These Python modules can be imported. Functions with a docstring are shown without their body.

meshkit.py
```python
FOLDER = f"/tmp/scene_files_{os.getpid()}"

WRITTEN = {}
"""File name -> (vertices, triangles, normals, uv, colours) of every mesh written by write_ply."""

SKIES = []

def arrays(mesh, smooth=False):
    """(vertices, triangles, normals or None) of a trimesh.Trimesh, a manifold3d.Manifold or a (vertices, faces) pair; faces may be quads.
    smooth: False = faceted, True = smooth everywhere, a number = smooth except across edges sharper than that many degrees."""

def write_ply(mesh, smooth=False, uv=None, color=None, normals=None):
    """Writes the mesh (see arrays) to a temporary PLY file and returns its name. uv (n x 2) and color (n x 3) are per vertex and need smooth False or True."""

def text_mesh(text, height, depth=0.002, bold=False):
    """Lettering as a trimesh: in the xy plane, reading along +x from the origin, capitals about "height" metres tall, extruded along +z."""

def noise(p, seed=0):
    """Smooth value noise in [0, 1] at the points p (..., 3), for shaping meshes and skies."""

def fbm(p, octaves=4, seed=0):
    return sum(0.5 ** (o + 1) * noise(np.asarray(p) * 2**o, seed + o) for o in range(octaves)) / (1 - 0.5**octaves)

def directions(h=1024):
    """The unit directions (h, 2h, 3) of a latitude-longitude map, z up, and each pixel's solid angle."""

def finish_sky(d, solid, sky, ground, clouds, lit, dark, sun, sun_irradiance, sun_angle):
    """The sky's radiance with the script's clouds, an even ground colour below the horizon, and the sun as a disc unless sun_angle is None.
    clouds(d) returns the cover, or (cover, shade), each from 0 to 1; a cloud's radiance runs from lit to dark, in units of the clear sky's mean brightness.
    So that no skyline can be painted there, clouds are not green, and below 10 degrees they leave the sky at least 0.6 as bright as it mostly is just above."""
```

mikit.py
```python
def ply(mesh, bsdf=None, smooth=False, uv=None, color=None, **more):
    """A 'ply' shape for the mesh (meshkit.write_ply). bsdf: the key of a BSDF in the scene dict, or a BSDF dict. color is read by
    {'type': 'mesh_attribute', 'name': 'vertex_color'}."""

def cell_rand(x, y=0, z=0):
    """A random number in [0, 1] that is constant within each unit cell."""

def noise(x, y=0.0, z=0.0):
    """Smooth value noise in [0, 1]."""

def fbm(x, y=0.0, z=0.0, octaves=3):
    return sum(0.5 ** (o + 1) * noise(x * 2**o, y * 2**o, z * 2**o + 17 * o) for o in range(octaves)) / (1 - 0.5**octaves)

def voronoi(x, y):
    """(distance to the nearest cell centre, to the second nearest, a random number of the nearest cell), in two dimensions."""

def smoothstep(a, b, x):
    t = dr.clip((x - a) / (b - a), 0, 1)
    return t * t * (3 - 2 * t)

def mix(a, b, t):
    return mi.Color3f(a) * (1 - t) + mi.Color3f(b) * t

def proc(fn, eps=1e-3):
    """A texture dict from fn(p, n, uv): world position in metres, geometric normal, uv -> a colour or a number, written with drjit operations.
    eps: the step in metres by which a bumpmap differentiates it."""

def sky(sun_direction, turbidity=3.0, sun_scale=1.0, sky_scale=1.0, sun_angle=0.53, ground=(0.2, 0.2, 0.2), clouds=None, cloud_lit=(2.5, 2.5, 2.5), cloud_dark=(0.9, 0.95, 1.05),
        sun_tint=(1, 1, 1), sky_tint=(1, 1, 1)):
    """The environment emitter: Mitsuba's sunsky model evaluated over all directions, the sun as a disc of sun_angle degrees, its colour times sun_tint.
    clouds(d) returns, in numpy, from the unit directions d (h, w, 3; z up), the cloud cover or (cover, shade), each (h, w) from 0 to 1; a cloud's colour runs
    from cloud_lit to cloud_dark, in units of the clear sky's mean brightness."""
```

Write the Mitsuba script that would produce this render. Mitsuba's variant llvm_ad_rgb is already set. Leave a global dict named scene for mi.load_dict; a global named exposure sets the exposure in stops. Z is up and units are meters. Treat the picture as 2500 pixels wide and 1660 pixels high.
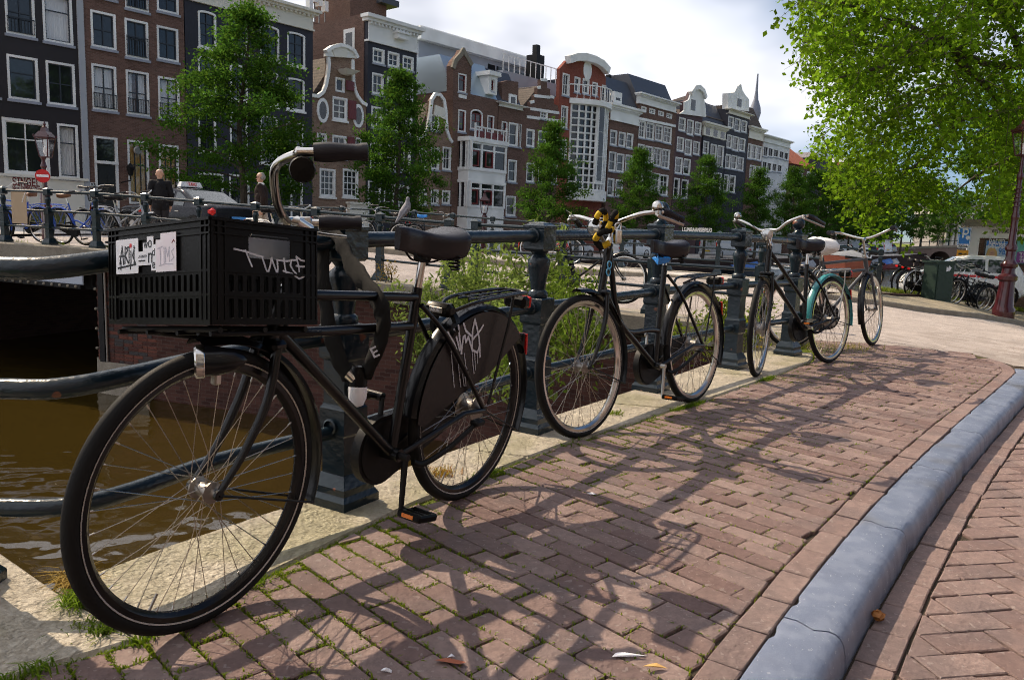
import math, random, numpy as np, trimesh, mitsuba as mi, drjit as dr, mikit, meshkit
import manifold3d as m3
import shapely
from shapely.geometry import Polygon, LineString, Point
from mikit import proc, noise, fbm, voronoi, smoothstep, mix, cell_rand

# ---------------------------------------------------------------- camera, sky, exposure
FPX, PITCH, ROLL, EYE = 1920.0, math.atan(274 / 1920.0), math.radians(2.09), 1.02      # focal length in pixels of a 2500 x 1660 picture
_f = np.array([0, math.cos(PITCH), -math.sin(PITCH)]); _u0 = np.array([0, math.sin(PITCH), math.cos(PITCH)])
_r = np.array([math.cos(ROLL), 0, 0]) + _u0 * math.sin(ROLL); _u = np.array([-math.sin(ROLL), 0, 0]) + _u0 * math.cos(ROLL)
CAM = np.array([0, 0, EYE])
T = mi.ScalarTransform4f
scene, labels = {}, {}
scene['camera'] = dict(type='perspective', fov=math.degrees(2 * math.atan(1250 / FPX)), fov_axis='x', near_clip=0.05, far_clip=3000.0,
                       to_world=T().look_at(origin=CAM.tolist(), target=(CAM + _f).tolist(), up=_u.tolist()))
SUN = np.array([-0.80, 0.60, 1.0]) / math.sqrt(2)
def clouds(d):
    z = np.maximum(d[..., 2], 0.03)
    q = np.stack([d[..., 0] / (z + .25), d[..., 1] / (z + .25), z * 0], -1)
    n = meshkit.fbm(q * 1.3 + 3.1, 5, 7)
    m = meshkit.fbm(q * 4.0 + 9, 4, 3)
    az = np.arctan2(d[..., 0], d[..., 1])
    bank = np.clip(0.62 - 1.9 * (az + 0.02), 0, 1) * np.clip((d[..., 2] + .12) / .22, 0, 1)
    cover = np.clip((n - .36 + .55 * bank) * 2.4, 0, 1)
    away = np.clip((math.cos(math.radians(75)) - d @ SUN) / 1.0, 0, 1)          # clouds are brightest towards the sun
    return cover * .96, np.clip((m - .42) * 1.6 + .9 * away, 0, 1)
scene['sky'] = mikit.sky(SUN.tolist(), turbidity=3.0, sun_scale=1.35, clouds=clouds, cloud_lit=(4.5, 4.5, 4.75), cloud_dark=(2.0, 2.15, 2.5))
exposure = 1.6

def ray(px, py):
    return _f + _r * (px - 1250) / FPX - _u * (py - 830) / FPX
def ground(px, py, z=0.0):
    d = ray(px, py); return CAM + d * (z - EYE) / d[2]
def at(px, py, y):                       # the point seen at a photo pixel, y metres ahead
    d = ray(px, py); return CAM + d * y / d[1]
def project(p):
    q = np.asarray(p, float) - CAM; z = q @ _f
    return 1250 + FPX * (q @ _r) / z, 830 - FPX * (q @ _u) / z
rng = np.random.default_rng(11)

# ---------------------------------------------------------------- naming
_used = {}
def numbered(key):
    n = _used.get(key, -1) + 1; _used[key] = n
    return key if n == 0 else f'{key}_{n:03d}'
def name_of(name, parent=None):
    return numbered(f'{parent}__{name}' if parent else name)
def obj(name, mesh, bsdf, parent=None, smooth=False, label=None, cat=None, group=None, kind=None, **kw):
    key = name_of(name, parent)
    if isinstance(mesh, dict): scene[key] = dict(mesh, **kw)
    else: scene[key] = ply(mesh, bsdf, smooth=smooth, **kw)
    tag(key, label, cat, group, kind)
    return key
def tag(key, label=None, cat=None, group=None, kind=None):
    d = {k: v for k, v in dict(label=label, category=cat, group=group, kind=kind).items() if v}
    if d: labels.setdefault(key, {}).update(d)
def thing(name, label, cat, group=None):
    key = name_of(name); tag(key, label, cat, group); return key

# ---------------------------------------------------------------- materials
def mat(name, color, rough=.6, metallic=0.0, spec=.5, bump=None, bump_scale=1.0, twosided=True, **kw):
    c = color if isinstance(color, dict) else {'type': 'rgb', 'value': list(map(float, color))}
    r = rough if isinstance(rough, dict) else float(rough)
    b = dict(type='principled', base_color=c, roughness=r, metallic=float(metallic), specular=float(spec), **kw)
    if bump is not None: b = dict(type='bumpmap', arbitrary=bump, scale=float(bump_scale), bsdf=b)
    scene['m_' + name] = dict(type='twosided', bsdf=b) if twosided else b
    return name
def ply(mesh, bsdf, **kw): return mikit.ply(mesh, 'm_' + bsdf, **kw)
VC = {'type': 'mesh_attribute', 'name': 'vertex_color'}

# ---------------------------------------------------------------- mesh helpers
def cat_(ms): return trimesh.util.concatenate([m for m in ms if m is not None])
def box(x0, x1, y0, y1, z0, z1):
    m = trimesh.creation.box((x1 - x0, y1 - y0, z1 - z0)); m.apply_translation(((x0 + x1) / 2, (y0 + y1) / 2, (z0 + z1) / 2)); return m
def cham(sx, sy, sz, c=.01, n=1):        # a box at the origin with chamfered or rounded edges
    c = min(c, .49 * min(sx, sy, sz)); pts = []
    for i in (-1, 1):
        for j in (-1, 1):
            for k in (-1, 1):
                x, y, z = i * (sx / 2 - c), j * (sy / 2 - c), k * (sz / 2 - c)
                pts += [(x + i * c, y, z), (x, y + j * c, z), (x, y, z + k * c)]
                if n > 1: s = c * .7071; pts += [(x + i * s, y + j * s, z), (x + i * s, y, z + k * s), (x, y + j * s, z + k * s), (x + i * c * .577, y + j * c * .577, z + k * c * .577)]
    return trimesh.Trimesh(np.array(pts)).convex_hull
def hull(pts): return trimesh.Trimesh(np.asarray(pts, float)).convex_hull
def tf(m, M): m = m.copy(); m.apply_transform(M); return m
def mv(m, x=0, y=0, z=0): m = m.copy(); m.apply_translation((x, y, z)); return m
def rot(deg, axis=(0, 0, 1), at_=(0, 0, 0)): return trimesh.transformations.rotation_matrix(math.radians(deg), axis, at_)
def frames(p, closed=False):
    p = np.asarray(p, float)
    t = np.roll(p, -1, 0) - np.roll(p, 1, 0) if closed else np.gradient(p, axis=0)
    t /= np.linalg.norm(t, axis=1, keepdims=True) + 1e-12
    a = np.cross(t[0], [0, 0, 1.0] if abs(t[0][2]) < .9 else [1.0, 0, 0]); a /= np.linalg.norm(a); A = []
    for k in t:
        a = a - k * (a @ k); a /= np.linalg.norm(a) + 1e-12; A.append(a)
    A = np.array(A); return t, A, np.cross(t, A)
def tube(p, r, n=8, closed=False, caps=True, flat=None):
    p = np.asarray(p, float); r = np.broadcast_to(np.asarray(r, float), (len(p),)); t, A, B = frames(p, closed)
    an = np.arange(n) * 2 * np.pi / n; fa, fb = flat or (1, 1)
    v = p[:, None] + r[:, None, None] * (np.cos(an)[None, :, None] * A[:, None] * fa + np.sin(an)[None, :, None] * B[:, None] * fb)
    v = v.reshape(-1, 3); m = len(p); f = []
    for i in range(m if closed else m - 1):
        j = (i + 1) % m
        for k in range(n):
            l = (k + 1) % n; f += [(i * n + k, i * n + l, j * n + l), (i * n + k, j * n + l, j * n + k)]
    if caps and not closed:
        v = np.vstack([v, p[:1], p[-1:]]); a, b = len(v) - 2, len(v) - 1
        for k in range(n):
            l = (k + 1) % n; f += [(a, l, k), (b, (m - 1) * n + k, (m - 1) * n + l)]
    return trimesh.Trimesh(v, f, process=False)
def bar(a, b, r, n=8): return tube([a, b], r, n)
def spline(pts, n=40, closed=False):     # Catmull-Rom
    p = np.asarray(pts, float)
    p = np.vstack([p[-1], p, p[0], p[1]]) if closed else np.vstack([2 * p[0] - p[1], p, 2 * p[-1] - p[-2]])
    segs = len(p) - 3; out = []
    for u in np.linspace(0, segs, n, endpoint=not closed):
        i = min(int(u), segs - 1); t = u - i; a, b, c, d = p[i:i + 4]
        out.append(.5 * (2 * b + (c - a) * t + (2 * a - 5 * b + 4 * c - d) * t * t + (3 * b - a - 3 * c + d) * t ** 3))
    return np.array(out)
def lathe(prof, n=24, axis=None):        # (r, z) profile about z
    prof = np.asarray(prof, float); an = np.arange(n) * 2 * np.pi / n; m = len(prof)
    v = np.stack([prof[:, None, 0] * np.cos(an), prof[:, None, 0] * np.sin(an), np.broadcast_to(prof[:, None, 1], (m, n))], -1).reshape(-1, 3)
    f = []
    for i in range(m - 1):
        for k in range(n):
            l = (k + 1) % n; f += [(i * n + k, i * n + l, (i + 1) * n + l), (i * n + k, (i + 1) * n + l, (i + 1) * n + k)]
    return trimesh.Trimesh(v, f, process=False)
def aim(m, a, b):                        # a mesh built along +z from the origin, laid from a towards b
    a, b = np.asarray(a, float), np.asarray(b, float); M = trimesh.geometry.align_vectors([0, 0, 1], (b - a) / np.linalg.norm(b - a)); M[:3, 3] = a
    return tf(m, M)
def extrude(poly, h, z=0.0):
    gs = [g for g in getattr(poly, 'geoms', [poly]) if isinstance(g, Polygon) and g.area > 1e-9]
    return mv(cat_([trimesh.creation.extrude_polygon(g, h, engine='earcut') for g in gs]), z=z)
def sweep(path, prof, closed=False, up=(0, 0, 1)):    # a profile (across, up) carried along a plan path
    p = np.asarray(path, float); t = np.gradient(p, axis=0); t /= np.linalg.norm(t, axis=1, keepdims=True)
    s = np.cross(t, up); s /= np.linalg.norm(s, axis=1, keepdims=True); up = np.asarray(up, float); prof = np.asarray(prof, float); n = len(prof)
    v = (p[:, None] + s[:, None] * prof[None, :, :1] + up * prof[None, :, 1:]).reshape(-1, 3); f = []
    for i in range(len(p) - 1):
        for k in range(n):
            l = (k + 1) % n; f += [(i * n + k, (i + 1) * n + l, i * n + l), (i * n + k, (i + 1) * n + k, (i + 1) * n + l)]
    for k in range(1, n - 1): f += [(0, k, k + 1), ((len(p) - 1) * n, (len(p) - 1) * n + k + 1, (len(p) - 1) * n + k)]
    return trimesh.Trimesh(v, f, process=False)
def sheet(poly, zf=0.0, step=None):      # a flat (or z = zf(x, y)) sheet, facing up
    if poly.geom_type != 'Polygon': poly = max(poly.geoms, key=lambda g: g.area)
    v, f = trimesh.creation.triangulate_polygon(poly, engine='earcut')
    m = trimesh.Trimesh(np.c_[v, np.zeros(len(v))], f)
    if step: m = m.subdivide_to_size(step)
    z = zf(m.vertices[:, 0], m.vertices[:, 1]) if callable(zf) else zf
    m.vertices[:, 2] = z
    if m.face_normals[:, 2].sum() < 0: m.invert()
    return m
def M4(x, y, z, o):
    M = np.eye(4); M[:3, 0], M[:3, 1], M[:3, 2], M[:3, 3] = x, y, z, o; return M
def wire(pts, r, n=6, k=24): return tube(spline(pts, k), r, n)
def strokes(lines, r, z=.0012):          # drawn lines (x, y) as a thin raised layer
    g = shapely.union_all([LineString(l).buffer(r if np.isscalar(r) else r[i]) for i, l in enumerate(lines)])
    return extrude(g, z)
# ---------------------------------------------------------------- materials used throughout
def brick_paver(p, n, uv):               # uv.x: the tone of one brick
    t = uv.x; g = fbm(p.x * 55, p.y * 55, p.z * 55, 3); b = fbm(p.x * 7, p.y * 7, 0, 2); e = noise(p.x * 260, p.y * 260, p.z * 260)
    c = mix(mix((.125, .080, .073), (.198, .143, .130), t), (.11, .085, .085), smoothstep(.45, .8, b) * .5)
    c = c * (0.72 + 0.38 * g + .18 * e)
    sp = smoothstep(.86, .90, noise(p.x * 90 + 5, p.y * 90, 3)) * .35
    return mix(c, (.42, .40, .38), sp * .5)
mat('paver', proc(brick_paver), .8, spec=.35, bump=proc(lambda p, n, uv: fbm(p.x * 130, p.y * 130, p.z * 130, 3) * .0036 + fbm(p.x * 30, p.y * 30, 0, 2) * .004, 4e-4))
def soil(p, n, uv):
    d = (p.y - 2.0) - 1.25 * (p.x + .75)          # moss keeps to the coping side and the shaded end
    m = smoothstep(-1.6, .2, d) * .6 + fbm(p.x * 3, p.y * 3, 0, 3) * .9 - .55
    g = noise(p.x * 300, p.y * 300, 0)
    return mix(mix((.030, .024, .020), (.07, .055, .04), g), mix((.035, .055, .008), (.11, .13, .02), g), smoothstep(.1, .4, m))
mat('joint_soil', proc(soil), .95, spec=.1)
def granite(p, n, uv):
    a = voronoi(p.x * 85, p.y * 85)[2]; f = fbm(p.x * 3, p.y * 3, 1, 3); e = noise(p.x * 420, p.y * 420, p.z * 420)
    c = mix((.25, .215, .165), (.40, .365, .30), a * .55 + e * .45)
    c = mix(c, (.20, .19, .10), smoothstep(.45, .75, f) * .55)
    return c * (.80 + .35 * fbm(p.x * 16, p.y * 16, 4, 2))
mat('granite', proc(granite), .85, spec=.3, bump=proc(lambda p, n, uv: fbm(p.x * 45, p.y * 45, p.z * 45, 3) * .016 + noise(p.x * 130, p.y * 130, 0) * .004, 8e-4))
def bluestone(p, n, uv):
    f = fbm(p.x * 5, p.y * 5, p.z * 5, 3); s = smoothstep(.90, .93, noise(p.x * 160, p.y * 160, p.z * 60)); e = noise(p.x * 500, p.y * 500, p.z * 300)
    c = mix((.075, .093, .145), (.150, .178, .250), f * .75 + e * .35)
    m = smoothstep(.40, .72, fbm(p.x * 22, p.y * 22, 2, 4)); d = smoothstep(.55, .75, fbm(p.x * 3.2 + 7, p.y * 3.2, 5, 3))
    return mix(mix(mix(c, (.40, .42, .46), s * .55), (.22, .25, .32), m * .3), (.085, .08, .075), d * .5)
mat('bluestone', proc(bluestone), proc(lambda p, n, uv: .34 + .28 * fbm(p.x * 14, p.y * 14, p.z * 14, 3)), spec=.6, bump=proc(lambda p, n, uv: fbm(p.x * 60, p.y * 60, p.z * 60, 3) * .0024 + fbm(p.x * 12, p.y * 12, p.z * 12, 2) * .002, 6e-4))
def asphaltish(p, n, uv):                # far brick street, courses across the traffic
    u = p.x * .8 + p.y * .6; v = p.x * -.6 + p.y * .8; r = dr.floor(u / .1); k = v / .21 + .5 * (r - 2 * dr.floor(r / 2))
    c = cell_rand(dr.floor(k), r, 3); ju = u / .1 - r; jk = k - dr.floor(k)
    j = smoothstep(.0, .10, ju) * smoothstep(.0, .05, jk)
    b = mix((.225, .192, .172), (.32, .282, .26), c) * (.8 + .35 * fbm(p.x * .9, p.y * .9, 0, 3))
    return mix((.16, .135, .115), b, j)
mat('street_brick', proc(asphaltish), .8, spec=.3)
def railpaint(p, n, uv):                 # thick blue-green paint, chipped to rust
    g = fbm(p.x * 9, p.y * 9, p.z * 9, 3); ch = smoothstep(.765, .80, fbm(p.x * 13 + 4, p.y * 13, p.z * 13, 3)); e = noise(p.x * 120, p.y * 120, p.z * 120)
    c = mix((.005, .012, .020), (.010, .022, .032), g)
    return mix(c, mix((.20, .055, .02), (.10, .05, .035), e), ch)
mat('rail_paint', proc(railpaint), proc(lambda p, n, uv: .14 + .22 * fbm(p.x * 30, p.y * 30, p.z * 30, 2)), spec=.45,
    bump=proc(lambda p, n, uv: fbm(p.x * 60, p.y * 60, p.z * 60, 3) * .0022, 6e-4))
mat('rail_far', (.008, .020, .026), .3, spec=.4)
def brickwall(s, c0, c1, mortar, mw=.10, h=.068, w=.23):
    def fn(p, n, uv):
        u = dr.select(dr.abs(n.x) > dr.abs(n.y), p.y, p.x) * 1.25; r = dr.floor(p.z / h); k = u / w + .5 * (r - 2 * dr.floor(r / 2)); c = cell_rand(dr.floor(k), r, s)
        j = smoothstep(mw * .5, mw, dr.minimum(p.z / h - r, 1 - (p.z / h - r)) * 2) * smoothstep(mw * .18, mw * .36, dr.minimum(k - dr.floor(k), 1 - (k - dr.floor(k))) * 2)
        f = fbm(p.x * .6, p.y * .6, p.z * .6, 3)
        return mix(mortar, mix(c0, c1, c) * (.72 + .5 * f), j)
    return proc(fn)
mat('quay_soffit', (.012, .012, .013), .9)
def stain(p, n, uv):
    f = fbm(p.x * 8, p.y * 8, p.z * 2, 3); return mix((.16, .14, .11), (.30, .27, .22), f) * (.75 + .4 * noise(p.x * 60, p.y * 60, p.z * 60))
mat('old_stone', proc(stain), .9, spec=.2)
mat('fascia', (.36, .40, .47), .5)
mat('black_paint', (.005, .0052, .0065), .22, spec=.34)
mat('black_matt', (.007, .0068, .0075), .5, spec=.22)
mat('rubber', (.009, .009, .0095), .7, spec=.2)
mat('chrome', (.62, .60, .57), .13, metallic=1.0)
mat('steel', (.45, .43, .40), .30, metallic=1.0)
mat('dull_steel', (.30, .28, .26), .45, metallic=1.0)
mat('saddle_vinyl', (.010, .008, .011), .4, spec=.4)
mat('grip_rubber', (.008, .007, .011), .45, spec=.35)
mat('black_plastic', (.004, .0036, .0036), .34, spec=.14)
mat('strap_cloth', (.010, .0095, .009), .9, spec=.2)
mat('white_sticker', (.72, .72, .76), .5)
mat('silver_ink', (.55, .56, .62), .35)
mat('red_lens', (.55, .012, .012), .15, spec=.6)
mat('amber_lens', (.75, .20, .02), .2)
mat('glass_lens', (.55, .56, .56), .08, metallic=.7)
mat('white_paint', (.74, .74, .73), .5)
mat('cream_paint', (.66, .63, .55), .55)
mat('grey_paint', (.34, .36, .39), .5)
mat('tyre_stripe', (.36, .33, .30), .6)
mat('yellow_cloth', (.55, .36, .01), .8)
mat('blue_plastic', (.02, .20, .60), .35)
mat('teal_paint', (.035, .22, .24), .25, clearcoat=.4)
mat('brown_leather', (.22, .10, .05), .4)
mat('blue_paint', (.02, .08, .42), .25, clearcoat=.5)
mat('red_paint', (.42, .03, .025), .35)
mat('leaf', VC, .55, spec=.25)
scene['m_leaf_thin'] = dict(type='principledthin', base_color=VC, roughness=.5, diff_trans=1.05, spec_trans=0.0, eta=1.35)
scene['m_blade_thin'] = dict(type='principledthin', base_color=VC, roughness=.6, diff_trans=.8, spec_trans=0.0, eta=1.3)
mat('bark', proc(lambda p, n, uv: mix((.035, .028, .022), (.10, .085, .065), fbm(p.x * 14, p.y * 14, p.z * 5, 3))), .9, spec=.2)
mat('vcol', VC, .7, spec=.3)
mat('vcol_gloss', VC, .3, spec=.5)
scene['m_elm_leaf'] = dict(type='principledthin', base_color=VC, roughness=.45, diff_trans=1.25, spec_trans=0.0, eta=1.35)
# ---------------------------------------------------------------- the ground: heights, pavement, kerb, road, coping
DA = np.array([.936, -.352]); DX = np.array([.352, .936]); A8 = np.array([-1.03, 12.2])     # along and across the bridge; the end post of its near railing
def gz(x, y):                            # the street arches over the bridge and falls away towards the right bank
    x, y = np.asarray(x, float), np.asarray(y, float); s = (x - A8[0]) * DA[0] + (y - A8[1]) * DA[1]
    z = np.interp(s, [-30, -18, -9.7, -7, -4.8, 0, 3], [.20, .34, .38, .36, .27, .05, 0])
    return z + np.interp(s, [3, 5, 6.7, 7.8, 8.7, 9.9, 11, 16], [0, -.10, -.28, -.45, -.57, -.84, -1.14, -1.35]) * np.clip((y - 8) / 8, 0, 1)
def on_ground(px, py, f=None):           # where the view through a photo pixel meets the street
    d = ray(px, py); lo, hi = 1.0, 90.0; f = f or gz
    for t in np.linspace(2, 90, 2000):
        p = CAM + d * t / d[1]
        if p[2] <= f(p[0], p[1]): return np.array([p[0], p[1], float(f(p[0], p[1]))])
    return p
CANAL = np.array([(-3.2, 3.3), (-1.53, 2.26), (-1.23, 2.03), (-.98, 2.45), (-.60, 2.96), (-.26, 3.49), (.22, 4.22), (.82, 5.07), (1.69, 6.39), (2.15, 7.0)])
JOINT = np.array([(-3.0, .7), (-1.10, 1.58), (-.87, 1.78), (-.65, 2.20), (-.35, 2.76), (.21, 3.59), (1.14, 4.70), (2.01, 5.82), (2.55, 6.55), (2.75, 7.1)])
_ky = np.array([.85, 1.698, 1.885, 2.078, 2.596, 2.937, 3.772, 4.48, 5.673, 6.171]); _kx = np.array([.04, .543, .667, .807, 1.176, 1.442, 2.051, 2.625, 3.586, 3.991]); _kc = np.polyfit(_ky, _kx, 3)
KERB_IN = np.array([(np.polyval(_kc, y), y) for y in np.linspace(-.3, 6.35, 100)] + [(np.polyval(_kc, 6.35) + .11, 6.55), (np.polyval(_kc, 6.35) + .20, 6.8), (np.polyval(_kc, 6.35) + .22, 7.15)])
far_edge = [(4.38, 7.35), (3.85, 7.72), (3.37, 7.9), (2.9, 7.95), (2.75, 7.1)]
def offset_line(p, d):
    p = np.asarray(p, float); t = np.gradient(p, axis=0); t /= np.linalg.norm(t, axis=1, keepdims=True); return p + np.stack([t[:, 1], -t[:, 0]], 1) * d
BORDER = offset_line(KERB_IN, -.094)
kout = offset_line(KERB_IN, .17); gout = offset_line(KERB_IN, .282)
pave_poly = Polygon(np.vstack([JOINT, far_edge[::-1][1:], BORDER[::-1], [(-3.5, -.6)]])).buffer(0)
whole = Polygon(np.vstack([JOINT + [(-.3, .0)], far_edge[::-1][1:], KERB_IN[::-1] + [.05, 0], [(-3.5, -.6)]])).buffer(0)
obj('pavement', sheet(whole, -.013), 'joint_soil', kind='structure')

def brick_mesh(poly, top, h=.035, c=.0036, tilt=None, seed=0):     # a clipped paver: bevelled, slightly tilted and uneven
    p = np.array(poly.exterior.coords)[:-1]; r = np.random.default_rng(seed)
    if Polygon(p).exterior.is_ccw is False: p = p[::-1]
    inner = np.array(Polygon(p).buffer(-c, join_style=2).exterior.coords)[:-1] if len(p) == 4 else None
    if inner is None or len(inner) != len(p):
        cen = p.mean(0); inner = p + (cen - p) / (np.linalg.norm(cen - p, axis=1, keepdims=True) + 1e-9) * c * 1.4
    else:
        if Polygon(inner).exterior.is_ccw is False: inner = inner[::-1]
        k = np.argmin(np.linalg.norm(inner - p[0], axis=1)); inner = np.roll(inner, -k, 0)
    n = len(p); cen = p.mean(0); tx, ty = r.normal(0, .006, 2); dz = r.normal(0, .0016)
    zt = lambda q: top + dz + (q[:, 0] - cen[0]) * tx + (q[:, 1] - cen[1]) * ty
    v = np.vstack([np.c_[p, np.full(n, top - h)], np.c_[p, zt(p) - c * .8], np.c_[inner, zt(inner)]]); f = []
    for i in range(n):
        j = (i + 1) % n
        for a in (0, n): f += [(a + i, a + j, a + n + j), (a + i, a + n + j, a + n + i)]
    for i in range(1, n - 1): f.append((2 * n, 2 * n + i, 2 * n + i + 1))
    return trimesh.Trimesh(v, f, process=False)
def wear(poly, r, j=.0035):              # corners nudged and now and then chipped
    p = np.array(poly.exterior.coords)[:-1]; p = p + r.normal(0, j * .5, p.shape); out = []
    for i in range(len(p)):
        if r.random() < .30:
            a, b = p[i - 1] - p[i], p[(i + 1) % len(p)] - p[i]; k = r.uniform(.004, .011)
            out += [p[i] + a / np.linalg.norm(a) * k, p[i] + b / np.linalg.norm(b) * k]
        else: out.append(p[i])
    return Polygon(out)
def shown(q):                            # how large a piece shows in the picture, in photo pixels
    P = [project((x, y, 0)) for x, y in np.array(q.exterior.coords)[:-1]]
    if min(CAM[1] - 0 + y for _, y in q.exterior.coords) < .6: return 0
    a = Polygon(P); c = a.centroid
    return abs(a.area) if -40 < c.x < 2540 and -40 < c.y < 1720 else 0
def lay(holder, polys, top, bsdf, most, name, rr, tone=None, h=.035):
    size = [shown(q) for q in polys]; order = np.argsort(size)[::-1]; rest, tones = [], []
    for k, i in enumerate(order):
        q = polys[i]; s = int(rr.integers(1 << 30)); m = brick_mesh(wear(q, rr) if size[i] > 150 else q, top, h=h, seed=s)
        t = float(np.clip(rr.normal(.5, .36), 0, 1)) if tone is None else tone(q, rr)
        if k < most and size[i] > 0: obj(name, m, bsdf, holder, uv=np.tile([t, rr.random()], (len(m.vertices), 1)))
        else: rest.append(m); tones.append(np.tile([t, .5], (len(m.vertices), 1)))
    if rest:
        obj('far_' + name + 's', cat_(rest), bsdf, holder, uv=np.vstack(tones), kind='stuff')
rr = np.random.default_rng(5)
E1 = np.array([.69, -.724]); E1 /= np.linalg.norm(E1); E2 = np.array([-E1[1], E1[0]])
BL, BW, JT = .206, .084, .0046
pieces = []
inner = pave_poly.buffer(-.004)
clipfar = shapely.box(-2.2, .9, 5, 8.6)
inner = inner.intersection(clipfar)
for r_ in range(-30, 130):
    shift = (r_ % 2) * BL / 2 + rr.normal(0, .012)
    c0 = r_ * BW; wob = rr.normal(0, .002)
    for k in range(-34, 34):
        a, b = k * BL + shift + rr.normal(0, .004), (k + 1) * BL + shift - JT
        q = np.array([E1 * a + E2 * (c0 + wob), E1 * b + E2 * (c0 + wob), E1 * b + E2 * (c0 + BW - JT), E1 * a + E2 * (c0 + BW - JT)]) + [-.5, .3]
        q = Polygon(q)
        if not inner.intersects(q): continue
        g = q.intersection(inner)
        if isinstance(g, Polygon) and g.area > .0022: pieces.append(shapely.simplify(g, .002))
PAVERS = pieces
lay('pavement', pieces, 0.0, 'paver', 300, 'brick', rr)
def along(path, step, gap=.006, start=0.0):        # points every step metres on a plan path, with side vectors
    L = LineString(path); n = int((L.length - start) / step)
    for i in range(n):
        a, b = start + i * step, start + (i + 1) * step - gap
        yield np.array(L.interpolate(a).coords[0]), np.array(L.interpolate(b).coords[0])
def row(path, step, w0, w1, gap=.006, start=0.):   # one course of pieces beside a plan path
    out = []
    for a, b in along(path, step, gap, start):
        t = (b - a) / np.linalg.norm(b - a); s = np.array([t[1], -t[0]])
        out.append(Polygon([a + s * w0, b + s * w0, b + s * w1, a + s * w1]))
    return out
edge = [q for q in row(KERB_IN, .212, -.090, -.004, .005) if .95 < q.centroid.y < 7.2]
for q in edge:
    s = int(rr.integers(1 << 30)); m = brick_mesh(wear(q, rr), .001, seed=s)
    obj('edging_brick', m, 'paver', 'pavement', uv=np.tile([float(np.clip(rr.normal(.62, .2), 0, 1)), .5], (len(m.vertices), 1)))

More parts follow.
